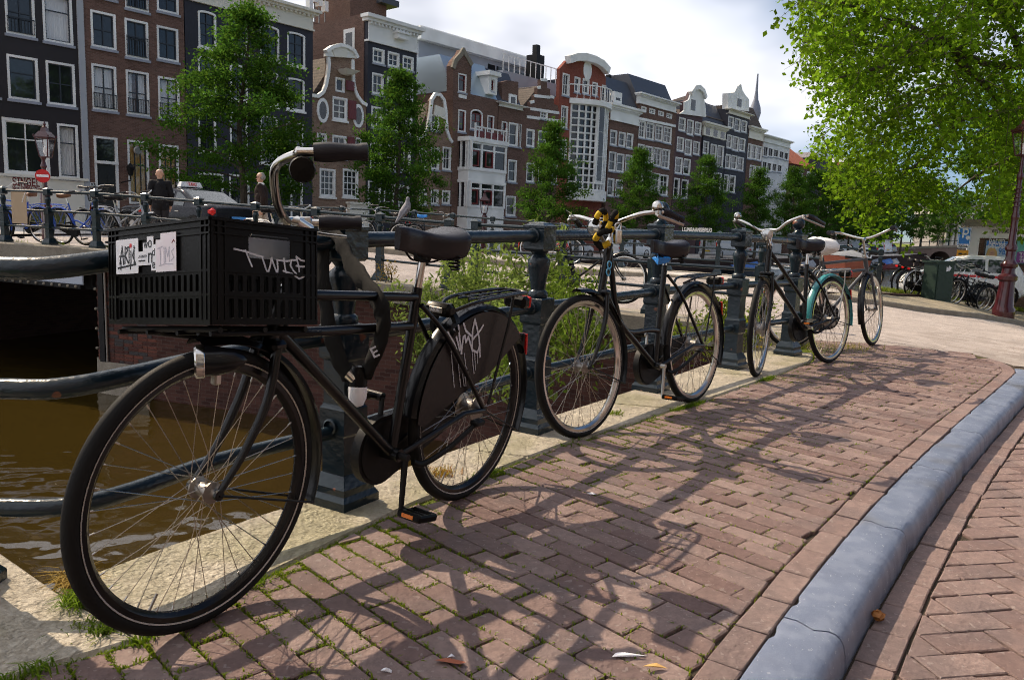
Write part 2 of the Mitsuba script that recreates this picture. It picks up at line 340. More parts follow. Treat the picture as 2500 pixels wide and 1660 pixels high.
# kerb: bluestone lengths with a rounded nose and keyed joints
def kerb_piece(a, b, L, seed):
    n = max(6, int((b - a) / .025)); ss = np.linspace(a, b, n); key = .026
    prof = [(.0, -.2), (.0, -.005), (.006, 0), (.05, .001), (.11, .001), (.150, -.001), (.172, -.005), (.189, -.014), (.201, -.029), (.208, -.052), (.215, -.11), (.215, -.2)]
    V = []
    for i, s in enumerate(ss):
        row_ = []
        for (w, z) in prof:
            w = w * .79; k = math.exp(-((w - .09) / .022) ** 2) * key
            bend = k * ((1 - i / (n - 1)) if i < n / 2 else 0) + k * ((i / (n - 1)) if i >= n / 2 else 0)
            fade = 1 if (i == 0 or i == n - 1) else max(0, 1 - min(s - a, b - s) / .07)
            q = L.interpolate(s - k * fade); q2 = L.interpolate(s - k * fade + .01)
            t = np.array(q2.coords[0]) - np.array(q.coords[0]); t /= np.linalg.norm(t); sd = np.array([t[1], -t[0]])
            P = np.array(q.coords[0]) + sd * w; chip = max(0, float(meshkit.fbm(np.array([[s * 9, w * 30, 5.0]]), 2)[0]) - .62) * (.03 if w < .012 or w > .14 else .0); row_.append((P[0] - sd[0] * chip * (w > .1) + sd[0] * chip * (w < .05), P[1] - sd[1] * chip * (w > .1) + sd[1] * chip * (w < .05), z + .002 - chip * .6))
        V.append(row_)
    V = np.array(V); m = len(prof); v = V.reshape(-1, 3); f = []
    for i in range(n - 1):
        for k in range(m - 1): f += [(i * m + k, i * m + k + 1, (i + 1) * m + k + 1), (i * m + k, (i + 1) * m + k + 1, (i + 1) * m + k)]
    for e in (0, n - 1):
        for k in range(1, m - 1): f.append((e * m, e * m + k, e * m + k + 1) if e else (e * m, e * m + k + 1, e * m + k))
    return trimesh.Trimesh(v, f, process=False)
KL = LineString(KERB_IN); kk = thing('kerb', 'dark polished bluestone kerb with rounded nose along the brick pavement', 'kerb')
tag(kk, kind='structure')
s0 = KL.project(Point(.54, 1.66)) - .56 - .92
cuts = [s0 + .95 * i for i in range(0, 9)]
for a, b in zip(cuts[:-1], cuts[1:]):
    if a < 0: a = 0.01
    b2 = min(b - .007, KL.length - .02)
    if b2 - a > .2: obj('kerbstone', kerb_piece(a, b2, KL, 0), 'bluestone', kk, smooth=38)

# road: gutter course and herringbone near the kerb, brick street beyond
road = np.vstack([gout[::-1], [(gout[0][0] + 4, -1.0)], [(14, -1)], [(14, 9)], [(gout[-1][0], 7.4)]])
obj('road', sheet(Polygon(np.vstack([kout[::-1] - [.03, 0], [(20, -8)], [(20, 7.6)], [(4.4, 7.6)]])).buffer(0), -.103), 'joint_soil', kind='structure')
gut = [q for q in row(offset_line(KERB_IN, .172), .208, .004, .106, .005) if .9 < q.centroid.y < 7]
for q in gut:
    m = brick_mesh(wear(q, rr), -.092, seed=int(rr.integers(1 << 30)))
    obj('gutter_block', m, 'paver', 'road', uv=np.tile([float(np.clip(rr.normal(.8, .12), 0, 1)), .5], (len(m.vertices), 1)))
hb = []
Hd = math.radians(11.5); h1 = np.array([math.cos(Hd), math.sin(Hd)]); h2 = np.array([-h1[1], h1[0]]); W_, G_ = .104, .0055
zone = Polygon(np.vstack([gout + [.006, 0], [(9, 7.5)], [(9, -1)]])).buffer(0).intersection(shapely.box(.3, .8, 6.5, 7.0))
for i in range(-30, 80):
    for j in range(-30, 40):
        for hv in (0, 1):
            u0, v0 = (i + 2 * j) * W_, (i - 2 * j) * W_              # herringbone lattice
            if hv: u0, u1, v1 = u0 - W_, u0, v0 + 2 * W_
            else: u1, v1 = u0 + 2 * W_, v0 + W_
            q = Polygon([h1 * a + h2 * b + [.9, 1.0] for a, b in ((u0, v0), (u1 - G_, v0), (u1 - G_, v1 - G_), (u0, v1 - G_))])
            if zone.intersects(q):
                g = q.intersection(zone)
                if isinstance(g, Polygon) and g.area > .002: hb.append(shapely.simplify(g, .002))
lay('road', hb, -.092, 'paver', 200, 'brick', rr, tone=lambda q, r: float(np.clip(r.normal(.62, .25), 0, 1)))

# coping slabs of granite under the railing
cop = thing('coping', 'weathered granite coping slabs under the canal railing', 'coping'); tag(cop, kind='structure')
def slab(poly, top=.004, h=.26, c=.012):
    poly = poly.buffer(-.002); m = extrude(poly, h - c, top - h); a = np.array(poly.exterior.coords)[:-1]
    inn = poly.buffer(-c, join_style=2)
    if inn.geom_type != 'Polygon': return m
    cap = extrude(inn, .0005, top - .0006)
    ring_o, ring_i = np.array(poly.exterior.coords)[:-1], np.array(inn.exterior.coords)[:-1]
    if len(ring_o) == len(ring_i):
        k = np.argmin(np.linalg.norm(ring_i - ring_o[0], axis=1)); ring_i = np.roll(ring_i, -k, 0)
        if Polygon(ring_o).exterior.is_ccw != Polygon(ring_i).exterior.is_ccw: ring_i = np.roll(ring_i[::-1], 1, 0)
        n = len(ring_o); v = np.vstack([np.c_[ring_o, np.full(n, top - c)], np.c_[ring_i, np.full(n, top)]]); f = []
        for i in range(n):
            j = (i + 1) % n; f += [(i, j, n + j), (i, n + j, n + i)]
        return cat_([m, cap, trimesh.Trimesh(v, f, process=False)])
    return cat_([m, extrude(poly, c, top - c - .0002)])
cl, jl = LineString(CANAL[2:]), LineString(JOINT[2:] + [-.004, .004])
fr = [0, .30, .52, .76, 1.0]
for a, b in zip(fr[:-1], fr[1:]):
    us = np.linspace(a, b, 6)
    A = [cl.interpolate(u, normalized=True).coords[0] for u in us]; B = [jl.interpolate(u * .985, normalized=True).coords[0] for u in us]
    obj('slab', slab(Polygon(A + B[::-1]).buffer(0)), 'granite', cop)
obj('slab', slab(Polygon(np.vstack([CANAL[:3], JOINT[[2, 1, 0]]])).buffer(0)), 'granite', cop)
# ---------------------------------------------------------------- the near canal railing: cast iron posts, three round rails
def sq(w, z0, z1, ang=0, c=.006):
    m = cham(w, w, z1 - z0, c); return tf(mv(m, z=(z0 + z1) / 2), rot(math.degrees(ang)))
def sqstack(prof, ang):                  # square sections (half width, z) stacked: mouldings of a square post
    p = []
    for w, z in prof: p.append([(w, w, z), (-w, w, z), (-w, -w, z), (w, -w, z)])
    v = np.array(p).reshape(-1, 3); f = []
    for i in range(len(prof) - 1):
        for k in range(4):
            l = (k + 1) % 4; f += [(i * 4 + k, i * 4 + l, i * 4 + 4 + l), (i * 4 + k, i * 4 + 4 + l, i * 4 + 4 + k)]
    n = len(prof) - 1; f += [(n * 4, n * 4 + 1, n * 4 + 2), (n * 4, n * 4 + 2, n * 4 + 3)]
    return tf(trimesh.Trimesh(v, f, process=False), rot(math.degrees(ang)))
def railing_post(holder, x, y, ang, ball=False, z0=0.0, bsdf='rail_paint', zs=1.0):
    k = name_of('post', holder); P = (x, y, z0)
    def part(n, m, smooth=False): return obj(n, mv(tf(m, np.diag([1, 1, zs, 1])), *P), bsdf, k, smooth=smooth)
    part('foot', sqstack([(.092, -.02), (.092, .035), (.086, .045), (.080, .055), (.080, .080), (.072, .095), (.062, .115), (.056, .125)], ang), 22)
    part('shaft', sqstack([(.053, .125), (.053, .27), (.060, .28), (.060, .375), (.053, .385), (.050, .395), (.050, .555), (.060, .565), (.062, .575), (.062, .685), (.058, .690)], ang), 22)
    part('vase', lathe([(.034, .688), (.048, .692), (.052, .705), (.046, .722), (.036, .730), (.037, .745), (.045, .80), (.053, .84), (.0565, .865), (.052, .885), (.038, .897), (.033, .905), (.040, .915), (.046, .922), (.040, .932)], 24), 40)
    part('head', sqstack([(.050, .925), (.058, .935), (.058, 1.032), (.062, 1.038), (.062, 1.050), (.048, 1.056), (.040, 1.064), (.012, 1.069)] if not ball else
                         [(.050, .925), (.062, .935), (.062, 1.040), (.066, 1.046), (.066, 1.058), (.050, 1.066)], ang), 22)
    if ball:
        part('ball_neck', lathe([(.045, 1.062), (.048, 1.072), (.036, 1.080), (.026, 1.092), (.022, 1.104), (.024, 1.116)], 20), 40)
        b = trimesh.creation.icosphere(3, .052); part('ball', mv(b, z=1.152), True)
    for zr, rr_ in ((1.0, .037), (.64, .035), (.31, .030)):
        c = lathe([(rr_ * .8, -.075), (rr_, -.072), (rr_, -.060), (rr_ * .85, -.057), (rr_ * .85, .057), (rr_, .060), (rr_, .072), (rr_ * .8, .075)], 16)
        part('rail_collar', mv(tf(tf(c, rot(90, (0, 1, 0))), rot(math.degrees(ang))), z=zr), 30)
    return k
RAILPOSTS = [(-1.47, 1.975, 0, .90), (-.60, 2.78, 0, .955), (.12, 3.92, 0, .985), (.92, 5.06, 1, 1.01), (1.72, 6.05, 0, 1.01), (2.43, 6.85, 1, .99)]
RAILING = thing('canal_railing', 'dark blue green cast iron canal railing with three round rails behind the parked bicycles', 'railing')
for i, (x, y, b, zs) in enumerate(RAILPOSTS):
    d = (np.array(RAILPOSTS[min(i + 1, 5)][:2]) - RAILPOSTS[max(i - 1, 0)][:2]) if i > 1 else np.array([.52, .85]) if i else np.array([1, .05])
    railing_post(RAILING, x, y, math.atan2(d[1], d[0]), ball=bool(b), zs=zs)
bend = spline([(-2.3, 1.96, 0), (-1.7, 1.955, 0), (-1.36, 1.965, 0), (-1.16, 1.985, 0), (-1.05, 2.10, 0), (-.93, 2.36, 0), (-.78, 2.56, 0), (-.60, 2.78, 0)], 46)
for zr, r in ((1.0, .0285), (.64, .0265), (.31, .024)):
    dz = np.interp(np.arange(46), [0, 18, 45], [.868, .875, .955] if zr == 1.0 else [.88, .885, .965] if zr == .64 else [.80, .805, .88])
    obj('rail', tube(bend + np.c_[dz * 0, dz * 0, zr * dz], r * 1.03, 18), 'rail_paint', RAILING, smooth=True)
    for a, b in zip(RAILPOSTS[1:-1], RAILPOSTS[2:]):
        s = np.linspace(0, 1, 9)[:, None]; p = (1 - s) * np.array([a[0], a[1], zr * (a[3] if zr > .4 or a[1] > 3 else .88)]) + s * np.array([b[0], b[1], zr * b[3]])
        obj('rail', tube(p, r, 18), 'rail_paint', RAILING, smooth=True)
obj('rail', tube(np.array([[2.43, 6.85, .99], [2.75, 7.2, .985]]), .028, 14), 'rail_paint', RAILING, smooth=30)
# ---------------------------------------------------------------- bicycles, built in their own plane: x forward from the rear contact, y left, z up
def torus(R, r, n=72, k=10, flat=None):
    a = np.arange(n) * 2 * np.pi / n; return tube(np.c_[R * np.cos(a), 0 * a, R * np.sin(a)], r, k, closed=True, flat=flat)
def ring_prof(prof, n=72, a0=0., a1=2 * math.pi):   # a profile (radius, y) turned about the y axis; a partial turn for mudguards
    prof = np.asarray(prof, float); closed = abs(a1 - a0) > 6.28; an = np.linspace(a0, a1, n, endpoint=not closed); m = len(prof)
    v = np.stack([prof[None, :, 0] * np.cos(an)[:, None], np.broadcast_to(prof[:, 1], (n, m)), prof[None, :, 0] * np.sin(an)[:, None]], -1).reshape(-1, 3); f = []
    for i in range(n if closed else n - 1):
        j = (i + 1) % n
        for k in range(m):
            l = (k + 1) % m; f += [(i * m + k, i * m + l, j * m + l), (i * m + k, j * m + l, j * m + k)]
    return trimesh.Trimesh(v, f, process=False)
def wheel(add, path, C, M, R=.355, spokes=36, hub_w=.05, rim='chrome', tyre_stripe=True, low=False, hub_r=.018, twist=0.):
    n = 40 if low else 84
    place = lambda m: tf(mv(m, *C), M)
    tr = .0195
    add(path + '__tyre', place(ring_prof([(R - tr + tr * math.cos(a), tr * math.sin(a)) for a in np.linspace(0, 2 * np.pi, 9 if low else 15)[:-1]], n)), 'rubber', 50)
    if tyre_stripe and not low:
        for s in (-1, 1): add(path + '__reflex_stripe', place(ring_prof([(R - .0335, s * .0168), (R - .0300, s * .0186), (R - .0297, s * .0181), (R - .0333, s * .0161)], n)), 'tyre_stripe', 50)
    add(path + '__rim', place(ring_prof([(R - .036, -.0125), (R - .034, -.0145), (R - .046, -.014), (R - .056, -.006), (R - .058, 0), (R - .056, .006), (R - .046, .014), (R - .034, .0145), (R - .036, .0125), (R - .046, 0)], n)), rim, 35)
    sp = []
    for i in range(spokes):
        a = 2 * math.pi * (i + twist) / spokes; s = 1 if i % 2 else -1; lead = (1 if (i // 2) % 2 else -1) * 1.05
        h = np.array([hub_r * 1.45 * math.cos(a + lead), s * hub_w / 2, hub_r * 1.45 * math.sin(a + lead)]); e = np.array([(R - .055) * math.cos(a), s * .003, (R - .055) * math.sin(a)])
        sp.append(bar(h, e, .00125 if not low else .0016, 4 if not low else 3))
        if not low: sp.append(bar(e + (h - e) * .05, e, .0022, 5))
    add(path + '__spokes', place(cat_(sp)), 'steel', False, 'stuff')
    hp = lathe([(.007, -hub_w / 2 - .018), (.009, -hub_w / 2 - .012), (hub_r * .8, -hub_w / 2 - .006), (hub_r * 1.55, -hub_w / 2 - .003), (hub_r * 1.55, -hub_w / 2 + .001), (hub_r, -hub_w / 2 + .006), (hub_r, hub_w / 2 - .006), (hub_r * 1.55, hub_w / 2 - .001), (hub_r * 1.55, hub_w / 2 + .003), (hub_r * .8, hub_w / 2 + .006), (.009, hub_w / 2 + .012), (.007, hub_w / 2 + .018)], 8 if low else 18)
    add(path + '__hub', place(tf(hp, rot(-90, (1, 0, 0)))), 'dull_steel', 40)
    if not low: add(path + '__valve', place(bar([(R - .058) * .5, 0, -(R - .058) * .866], [(R - .098) * .5, 0, -(R - .098) * .866], .0035, 6)), 'dull_steel')
def saddle_mesh(w=.205, L=.27, low=False):
    xs = np.linspace(0, 1, 16); V = []; n = 20
    for t in xs:                          # t = 0 nose, 1 rear
        hw = (.022 + .012 * t) if t < .35 else .026 + (w / 2 - .026) * (1 - (1 - (t - .35) / .65) ** 2.0)
        hw *= min(1, ((t + .02) / .07) ** .5) if t < .05 else 1
        hw *= max(.35, 1 - max(0, (t - .86) / .14) ** 2 * .62)
        top = .020 * math.cos((t - .05) * 5) * .5 + .030 * max(0, t - .45) + .012; h = .066 + .036 * t
        ring = []
        for k in range(n):
            a = 2 * math.pi * k / n; y = hw * math.copysign(abs(math.cos(a)) ** .75, math.cos(a)); z = math.sin(a)
            ring.append((-t * L, y, top + (z * .030 if z > 0 else z * h * (.55 + .45 * abs(math.cos(a))))))
        V.append(ring)
    v = np.array(V).reshape(-1, 3); f = []
    for i in range(len(xs) - 1):
        for k in range(n):
            l = (k + 1) % n; f += [(i * n + k, i * n + l, (i + 1) * n + l), (i * n + k, (i + 1) * n + l, (i + 1) * n + k)]
    v = np.vstack([v, v[:n].mean(0), v[-n:].mean(0)])
    for k in range(n):
        l = (k + 1) % n; f += [(len(v) - 2, l, k), (len(v) - 1, (len(xs) - 1) * n + k, (len(xs) - 1) * n + l)]
    return trimesh.Trimesh(v, f, process=False)
def pedal_mesh():
    ms = [cham(.095, .018, .024, .006), ]
    return cat_([mv(cham(.098, .020, .024, .006), 0, .052, 0), mv(cham(.098, .020, .024, .006), 0, .0, 0)] if 0 else
                [mv(cham(.024, .088, .026, .006), .037, .052, 0), mv(cham(.024, .088, .026, .006), -.037, .052, 0), mv(cham(.098, .016, .024, .006), 0, .094, 0), mv(cham(.085, .014, .020, .005), 0, .012, 0), bar((0, 0, 0), (0, .095, 0), .011, 10)])
def bicycle(p):
    """Parts of one bicycle as [path, mesh, material, smooth, kind]."""
    g = dict(R=.355, wb=1.17, bb=(.41, .285), st=(.275, .79), hd=(.905, .84), cr=(.955, .665), stem=(.865, 1.0), steer=0., frame='diamond', paint='black_paint', rim='chrome', guard='black_paint', front_guard=None, low=False, crank=-84.,
             saddle=(.36, .955), saddle_tilt=0., bars='upright', bar_turn=0., chaincase=True, rack=True, rack_mat='black_paint', coat=False, lamp='none', tail=True, stand='side', saddle_mat='saddle_vinyl', grip=True, spokes=36, bar_w=.30, bar_rise=.14, bar_back=.20, hub_r=.018, tube=.0165, bell=False, grips_mat='grip_rubber', front_rack=False, fork_mat=None, ring_lock=False, rear_guard=True, ext=.055)
    g.update(p); out = []; low = g['low']; R = g['R']; nt = 6 if low else 14
    def add(path, mesh, m, smooth=30, kind=None): out.append([path, mesh, m, smooth, kind])
    V = lambda q, y=0.0: np.array([q[0], y, q[1]], float)
    rh, fh = np.array([0., 0, R]), np.array([g['wb'], 0, R])
    bb, st, hd, cr, stem = V(g['bb']), V(g['st']), V(g['hd']), V(g['cr']), V(g['stem']); t = g['tube']
    ax = (stem - cr) / np.linalg.norm(stem - cr); S = rot(g['steer'], ax, cr); I = np.eye(4)
    # wheels
    wheel(add, 'wheel', rh, I, R, g['spokes'], .062, g['rim'], low=low, hub_r=.03 if not low else .026, twist=.3)
    wheel(add, 'front_wheel', fh, S, R, g['spokes'], .05, g['rim'], low=low, hub_r=g['hub_r'], twist=.65)
    # frame
    fm = []
    seat_top = st + (st - bb) / np.linalg.norm(st - bb) * .02
    fm.append(bar(bb, seat_top, t, nt)); fm.append(bar(cr + ax * .015, hd + ax * .01, t * 1.25, nt))
    if g['frame'] == 'diamond':
        fm.append(bar(st - (st - bb) * .02, hd - ax * .015, t * .92, nt)); lo = st + (bb - st) * .20
        fm.append(bar(lo, hd - ax * .125 + [0, 0, 0], t * .92, nt)); fm.append(bar(cr + ax * .055, bb, t * 1.05, nt))
    elif g['frame'] == 'loop':            # the swan-neck lady's frame: two curved tubes side by side down to the bracket and seat tube
        low_end = bb + (st - bb) * .36
        fm.append(tube(spline([hd - ax * .02, hd + (-.03, 0, -.16), hd + (-.07, 0, -.32), hd + (-.17, 0, -.455), low_end + (.10, 0, .012), low_end], 24), t * .95, nt))
        fm.append(tube(spline([cr + ax * .05, cr + (bb - cr) * .3 + [0, 0, -.012], cr + (bb - cr) * .65 + [0, 0, -.01], bb], 18), t * 1.05, nt))
    else:                                 # straight parallel low tubes
        fm.append(bar(hd - ax * .03, bb + (st - bb) * .42, t * .92, nt)); fm.append(bar(cr + ax * .03, bb, t * 1.05, nt))
    for s in (-1, 1):
        fm.append(tube([bb + [-.02, s * .028, 0], rh + [.13, s * .062, .012], rh + [0, s * .060, 0]], t * .62, nt))
        fm.append(tube(spline([st + [0, s * .022, -.035], st + (rh - st) * .35 + [0, s * .048, 0], rh + [0, s * .060, .005]], 8), t * .52, nt))
        fm.append(mv(tf(lathe([(.004, -.006), (.017, -.005), (.017, .005), (.004, .006)], 10), rot(90, (1, 0, 0))), rh[0], s * .062, rh[2]))
    fm.append(tf(mv(tf(lathe([(.01, -.036), (.022, -.036), (.022, .036), (.01, .036)], nt), rot(90, (1, 0, 0))), *bb), I))
    add('frame', cat_(fm), g['paint'], 35)
    # fork
    fk = []
    axle = fh.copy()
    for s in (-1, 1):
        y = s * .048; fk.append(tube(spline([cr + [.0, y * .75, .012], cr + (axle - cr) * .35 + [-.028, y, 0], cr + (axle - cr) * .72 + [-.026, y, 0], axle + [0, y, .0]], 14), np.linspace(.0155, .0095, 14), nt, flat=(1, .8)))
        fk.append(mv(tf(lathe([(.004, -.005), (.014, -.004), (.014, .004), (.004, .005)], 10), rot(90, (1, 0, 0))), axle[0], s * .05, axle[2]))
    fk.append(mv(cham(.05, .105, .028, .010), cr[0], 0, cr[2] + .014))
    add('fork', tf(cat_(fk), S), g['fork_mat'] or g['paint'], 35)
    if not low:
        add('headset', aim(lathe([(.020, -.012), (.024, -.010), (.024, .002), (.019, .012), (.016, .022)], 16), hd + ax * .012, hd + ax), 'chrome', 40)
    # mudguards and stays
    def guard(C, a0, a1, M, m, path):
        pr = [(R + .012, -.030), (R + .026, -.020), (R + .031, 0), (R + .026, .020), (R + .012, .030), (R + .014, .0305), (R + .028, .0205), (R + .0335, 0), (R + .028, -.0205), (R + .014, -.0305)]
        add(path, tf(mv(ring_prof(pr, 20 if low else 44, math.radians(a0), math.radians(a1)), *C), M), m, 35)
        if not low:
            for s in (-1, 1):
                a = math.radians(a1 if path == 'front_mudguard' else a1) ; e = np.array([C[0] + (R + .014) * math.cos(a), s * .031, C[2] + (R + .014) * math.sin(a)])
                add(path + '__stay', tf(bar(np.array(C) + [0, s * .054, 0], e, .0036, 6), M), 'black_matt')
    if g['rear_guard']: guard(rh, 5, 205 if g['guard'] == 'black_paint' else 190, I, g['guard'], 'rear_mudguard') if not low else guard(rh, 10, 190, I, g['guard'], 'rear_mudguard')
    fg = g['front_guard'] or (84, 200); guard(fh, fg[0], fg[1], S, g['guard'] if g['guard'] == 'black_paint' or low else 'black_paint', 'front_mudguard')
    # chain case, cranks, pedals
    dr_ = (rh - bb)[[0, 2]]
    if g['chaincase']:
        a = Point(bb[0], bb[2]).buffer(.115, 20); b = Point(rh[0] + .02, rh[2]).buffer(.052, 12); case = shapely.convex_hull(shapely.union_all([a, b]))
        m = extrude(case, .034); m2 = extrude(case.buffer(-.012), .044, -.005); m = tf(cat_([m, m2]), rot(90, (1, 0, 0))); add('chain_case', mv(m, y=-.038), g['chaincase'] if isinstance(g['chaincase'], str) else 'black_matt', 30)
    else:
        add('chain_ring', mv(tf(ring_prof([(.082, -.002), (.092, -.002), (.092, .002), (.082, .002)], 30), I), bb[0], -.05, bb[2]), 'dull_steel', 30)
        add('chain', cat_([bar(bb + [0, -.05, s * .09], rh + [0, -.05, s * .035], .004, 4) for s in (-1, 1)]), 'black_matt', 30)
    ca = math.radians(g['crank'])
    for s in (1, -1):
        d = np.array([math.cos(ca), 0, math.sin(ca)]) * (1 if s > 0 else -1); e = bb + d * .17 + [0, s * .068, 0]; o = bb + [0, s * .058, 0]
        mt = 'black_matt' if g['low'] or g['bars'] == 'cargo' or g['crank'] == -84. else 'steel'
        k = 'crank'; add(k, cat_([tube([o, e], [.0125, .0095], nt, flat=(1, .65)), bar(bb + [0, s * .03, 0], o + [0, s * .012, 0], .012, nt), bar(e, e + [0, s * .012, 0], .012, 8)]), mt, 35)
        pm = pedal_mesh() if s > 0 else tf(pedal_mesh(), rot(180)); add('pedal', mv(tf(pm, rot(g.get('pedal_tilt', -12), (0, 1, 0))), *(e + [0, s * .012, 0])), 'black_plastic')
        if not low:
            for q in (-1, 1): add('pedal_reflector', mv(tf(mv(box(-.001, .001, -.022, .022, -.006, .006), q * .0502, s * .052, 0), rot(g.get('pedal_tilt', -12), (0, 1, 0))), *(e + [0, s * .012, 0])), 'amber_lens')
    # saddle and its post
    sd = V(g['saddle'])
    sp_top = seat_top + (st - bb) / np.linalg.norm(st - bb) * max(.01, (sd[2] - .055 - seat_top[2]) / ((st - bb)[2] / np.linalg.norm(st - bb)))
    add('seat_post', bar(seat_top - (st - bb) * .03, sp_top, .0128, nt), 'chrome', 35)
    add('saddle', mv(tf(saddle_mesh(L=.30), rot(-g['saddle_tilt'], (0, 1, 0))), *sd), g['saddle_mat'], 60)
    if not low:
        rl = [wire([sd + [-.05, s * .012, -.02], sd + [-.11, s * .022, -.055], sd + [-.19, s * .024, -.052], sd + [-.25, s * .05, -.012]], .0035) for s in (-1, 1)]
        for s in (-1, 1):
            a = np.linspace(0, 9 * np.pi, 70); c = sd + [-.225, s * .062, -.055]
            rl.append(tube(np.c_[c[0] + .017 * np.cos(a), c[1] + .017 * np.sin(a), c[2] - .025 + a / a[-1] * .05], .0032, 5))
        rl.append(mv(cham(.05, .05, .035, .01), *(sp_top + [0, 0, .012]))); add('saddle__springs', cat_(rl), 'black_matt', 35)
    # handlebar: stem, bar, grips
    st0, st1 = hd + ax * .015, stem; add('stem', tf(cat_([bar(st0, st1, .0112, nt), bar(st1 - ax * .002, st1 + [g['ext'] - .004, 0, .018], .015, nt)]), S), 'chrome', 40)
    c = st1 + [g['ext'], 0, .02]; w, ri, bk = g['bar_w'], g['bar_rise'], g['bar_back']; grips = []; barpts = {}
    for s in (1, -1):
        if g['bars'] == 'upright': pts = [c, c + [.012, s * .05, .008], c + [.020, s * w * .42, ri * .38], c + [.010, s * w * .78, ri * .86], c + [-.05, s * w * .97, ri], c + [-bk * .55, s * w * 1.0, ri * .97], c + [-bk - .115, s * w * 1.02, ri * .90]]
        elif g['bars'] == 'flat': pts = [c, c + [.01, s * w * .3, .02], c + [0, s * w * .62, .045], c + [-.03, s * w * .85, .05], c + [-.09, s * w * .97, .045], c + [-bk - .12, s * w * 1.05, .015]]
        else: pts = [c, c + [.02, s * .07, .0], c + [.045, s * w * .5, .05], c + [.02, s * w * .8, .085], c + [-.05, s * w * .95, .08], c + [-bk - .10, s * w * 1.0, .04]]
        barpts[s] = spline(pts, 34)
    hb_ = np.vstack([barpts[-1][::-1], barpts[1][1:]])
    MB = S @ rot(g['bar_turn'], ax, stem) @ rot(g.get('bar_roll', 0), (1, 0, 0), stem)
    add('handlebar', tf(tube(hb_, .0112, nt), MB), 'chrome', 60)
    for s in (1, -1):
        q = barpts[s][-11:] if not low else barpts[s][-8:]; q = spline(q[-5:] if g['bars'] == 'upright' and not low else q, 11); rads = (.0215 if g['bars'] == 'upright' else .0165) * (1 + .12 * np.sin(np.linspace(0, 6, len(q)))); rads[-1] *= 1.1; rads[-2] *= 1.12
        add('grip', tf(tube(np.vstack([q, q[-1] + (q[-1] - q[-2]) * .2]), np.r_[rads, rads[-1] * .8], nt), MB), g['grips_mat'], 50)
    if not low:
        for s in ((-1,) if g['bars'] == 'upright' else (1, -1)):
            q = barpts[s]; b0 = q[-13]; dirv = q[-2] - q[-12]
            lev = spline([b0 + [.012, 0, -.004], b0 + [.030, s * .012, -.018], b0 + dirv * .35 + [.0, s * .030, -.030], b0 + dirv * .95 + [0, s * .036, -.034]], 14)
            add('brake_lever', tf(cat_([tube(lev, np.linspace(.0065, .0045, 14), 8, flat=(1.5, .7)), tf(mv(cham(.05, .026, .030, .006), *(b0 + [.005, 0, -.004])), I)]), MB), 'steel', 40)
        if g['bars'] != 'upright':
          q = barpts[-1]; cb = spline([q[-13] + [.02, 0, -.01], q[-15] + [.09, .02, .03], c + [.12, -.08, .0], c + [.10, -.01, -.10], hd + [.055, -.012, -.10], cr + [.05, -.012, .0]], 26)
          add('brake_cable', tf(tube(cb, .0022, 6), S), 'black_plastic', 60)
        if g['bars'] == 'upright' and g['lamp'] == 'fork':
            q = barpts[1][-11]; add('bell', tf(mv(tf(lathe([(.0, -.020), (.028, -.018), (.031, -.010), (.031, .006), (.026, .016), (.0, .022)], 20), rot(70, (1, 0, 0))), *(q + [0, 0, -.045])), MB), 'black_plastic', 50); add('bell__clamp', tf(bar(q, q + [0, 0, -.03], .007, 6), MB), 'chrome')
        if g['bell']:
            s = g['bell']; q = barpts[s][-14]; add('bell', tf(mv(tf(lathe([(.0, -.018), (.026, -.018), (.029, -.012), (.029, 0), (.026, .012), (.016, .022), (.0, .026)], 20), rot(15, (1, 0, 0))), *(q + [0, 0, .030])), MB), 'chrome', 50)
    # luggage rack
    if g['rack']:
        rz = 2 * R + .055; x0, x1 = .15, -.27; hw = .062; rk = []
        rk.append(tube(spline([(x0 + .05, hw * .5, rz - .03), (x0 - .06, hw, rz), (x1 + .12, hw, rz + .012), (x1 + .03, hw * .95, rz + .012), (x1, hw * .4, rz + .012), (x1, -hw * .4, rz + .012), (x1 + .03, -hw * .95, rz + .012), (x1 + .12, -hw, rz + .012), (x0 - .06, -hw, rz), (x0 + .05, -hw * .5, rz - .03)], 40 if not low else 20), .0068, nt - 2))
        for i in range(4): rk.append(bar((x0 - .10 - i * .075, -hw, rz + .004), (x0 - .10 - i * .075, hw, rz + .004), .004, 6))
        for y in (-.022, .022): rk.append(bar((x0 - .05, y, rz + .002), (x1 + .02, y, rz + .012), .0042, 6))
        for s in (-1, 1):
            rk.append(tube([(x1 + .13, s * hw, rz + .008), (x1 + .16, s * .070, rz - .10), (-.02, s * .066, R + .02)], .0055, nt - 2))
        add('luggage_rack', cat_(rk), g['rack_mat'], 40)
        if g['tail']:
            add('tail_lamp', mv(cham(.05, .10, .048, .012), x1 - .005, 0, rz - .030), 'black_plastic', 30); add('tail_lamp__lens', mv(cham(.012, .096, .046, .005), x1 - .036, 0, rz - .030), 'red_lens', 30)
    if not low and g['rear_guard']:
        a = math.radians(148); e = np.array([(R + .03) * math.cos(a), 0, R + (R + .03) * math.sin(a)])
        add('mudguard_reflector', mv(tf(cat_([cham(.024, .03, .085, .006)]), rot(32 - 90 + 58, (0, 1, 0))), e[0] - .012, 0, e[2]), 'black_plastic', 30); add('mudguard_reflector__lens', mv(tf(cham(.008, .045, .088, .003), rot(5, (0, 1, 0))), e[0] - .028, 0, e[2] - .002), 'red_lens', 30)
    if g['stand'] == 'side' and not low:
        add('kickstand', cat_([tube(spline([bb + [-.06, .045, -.035], bb + [-.10, .060, -.045], bb + [-.20, .085, -.010], bb + [-.33, .105, .055]], 14), np.linspace(.011, .009, 14), 10), mv(cham(.055, .035, .022, .006), *(bb + [-.34, .107, .06]))]), 'black_matt', 40)
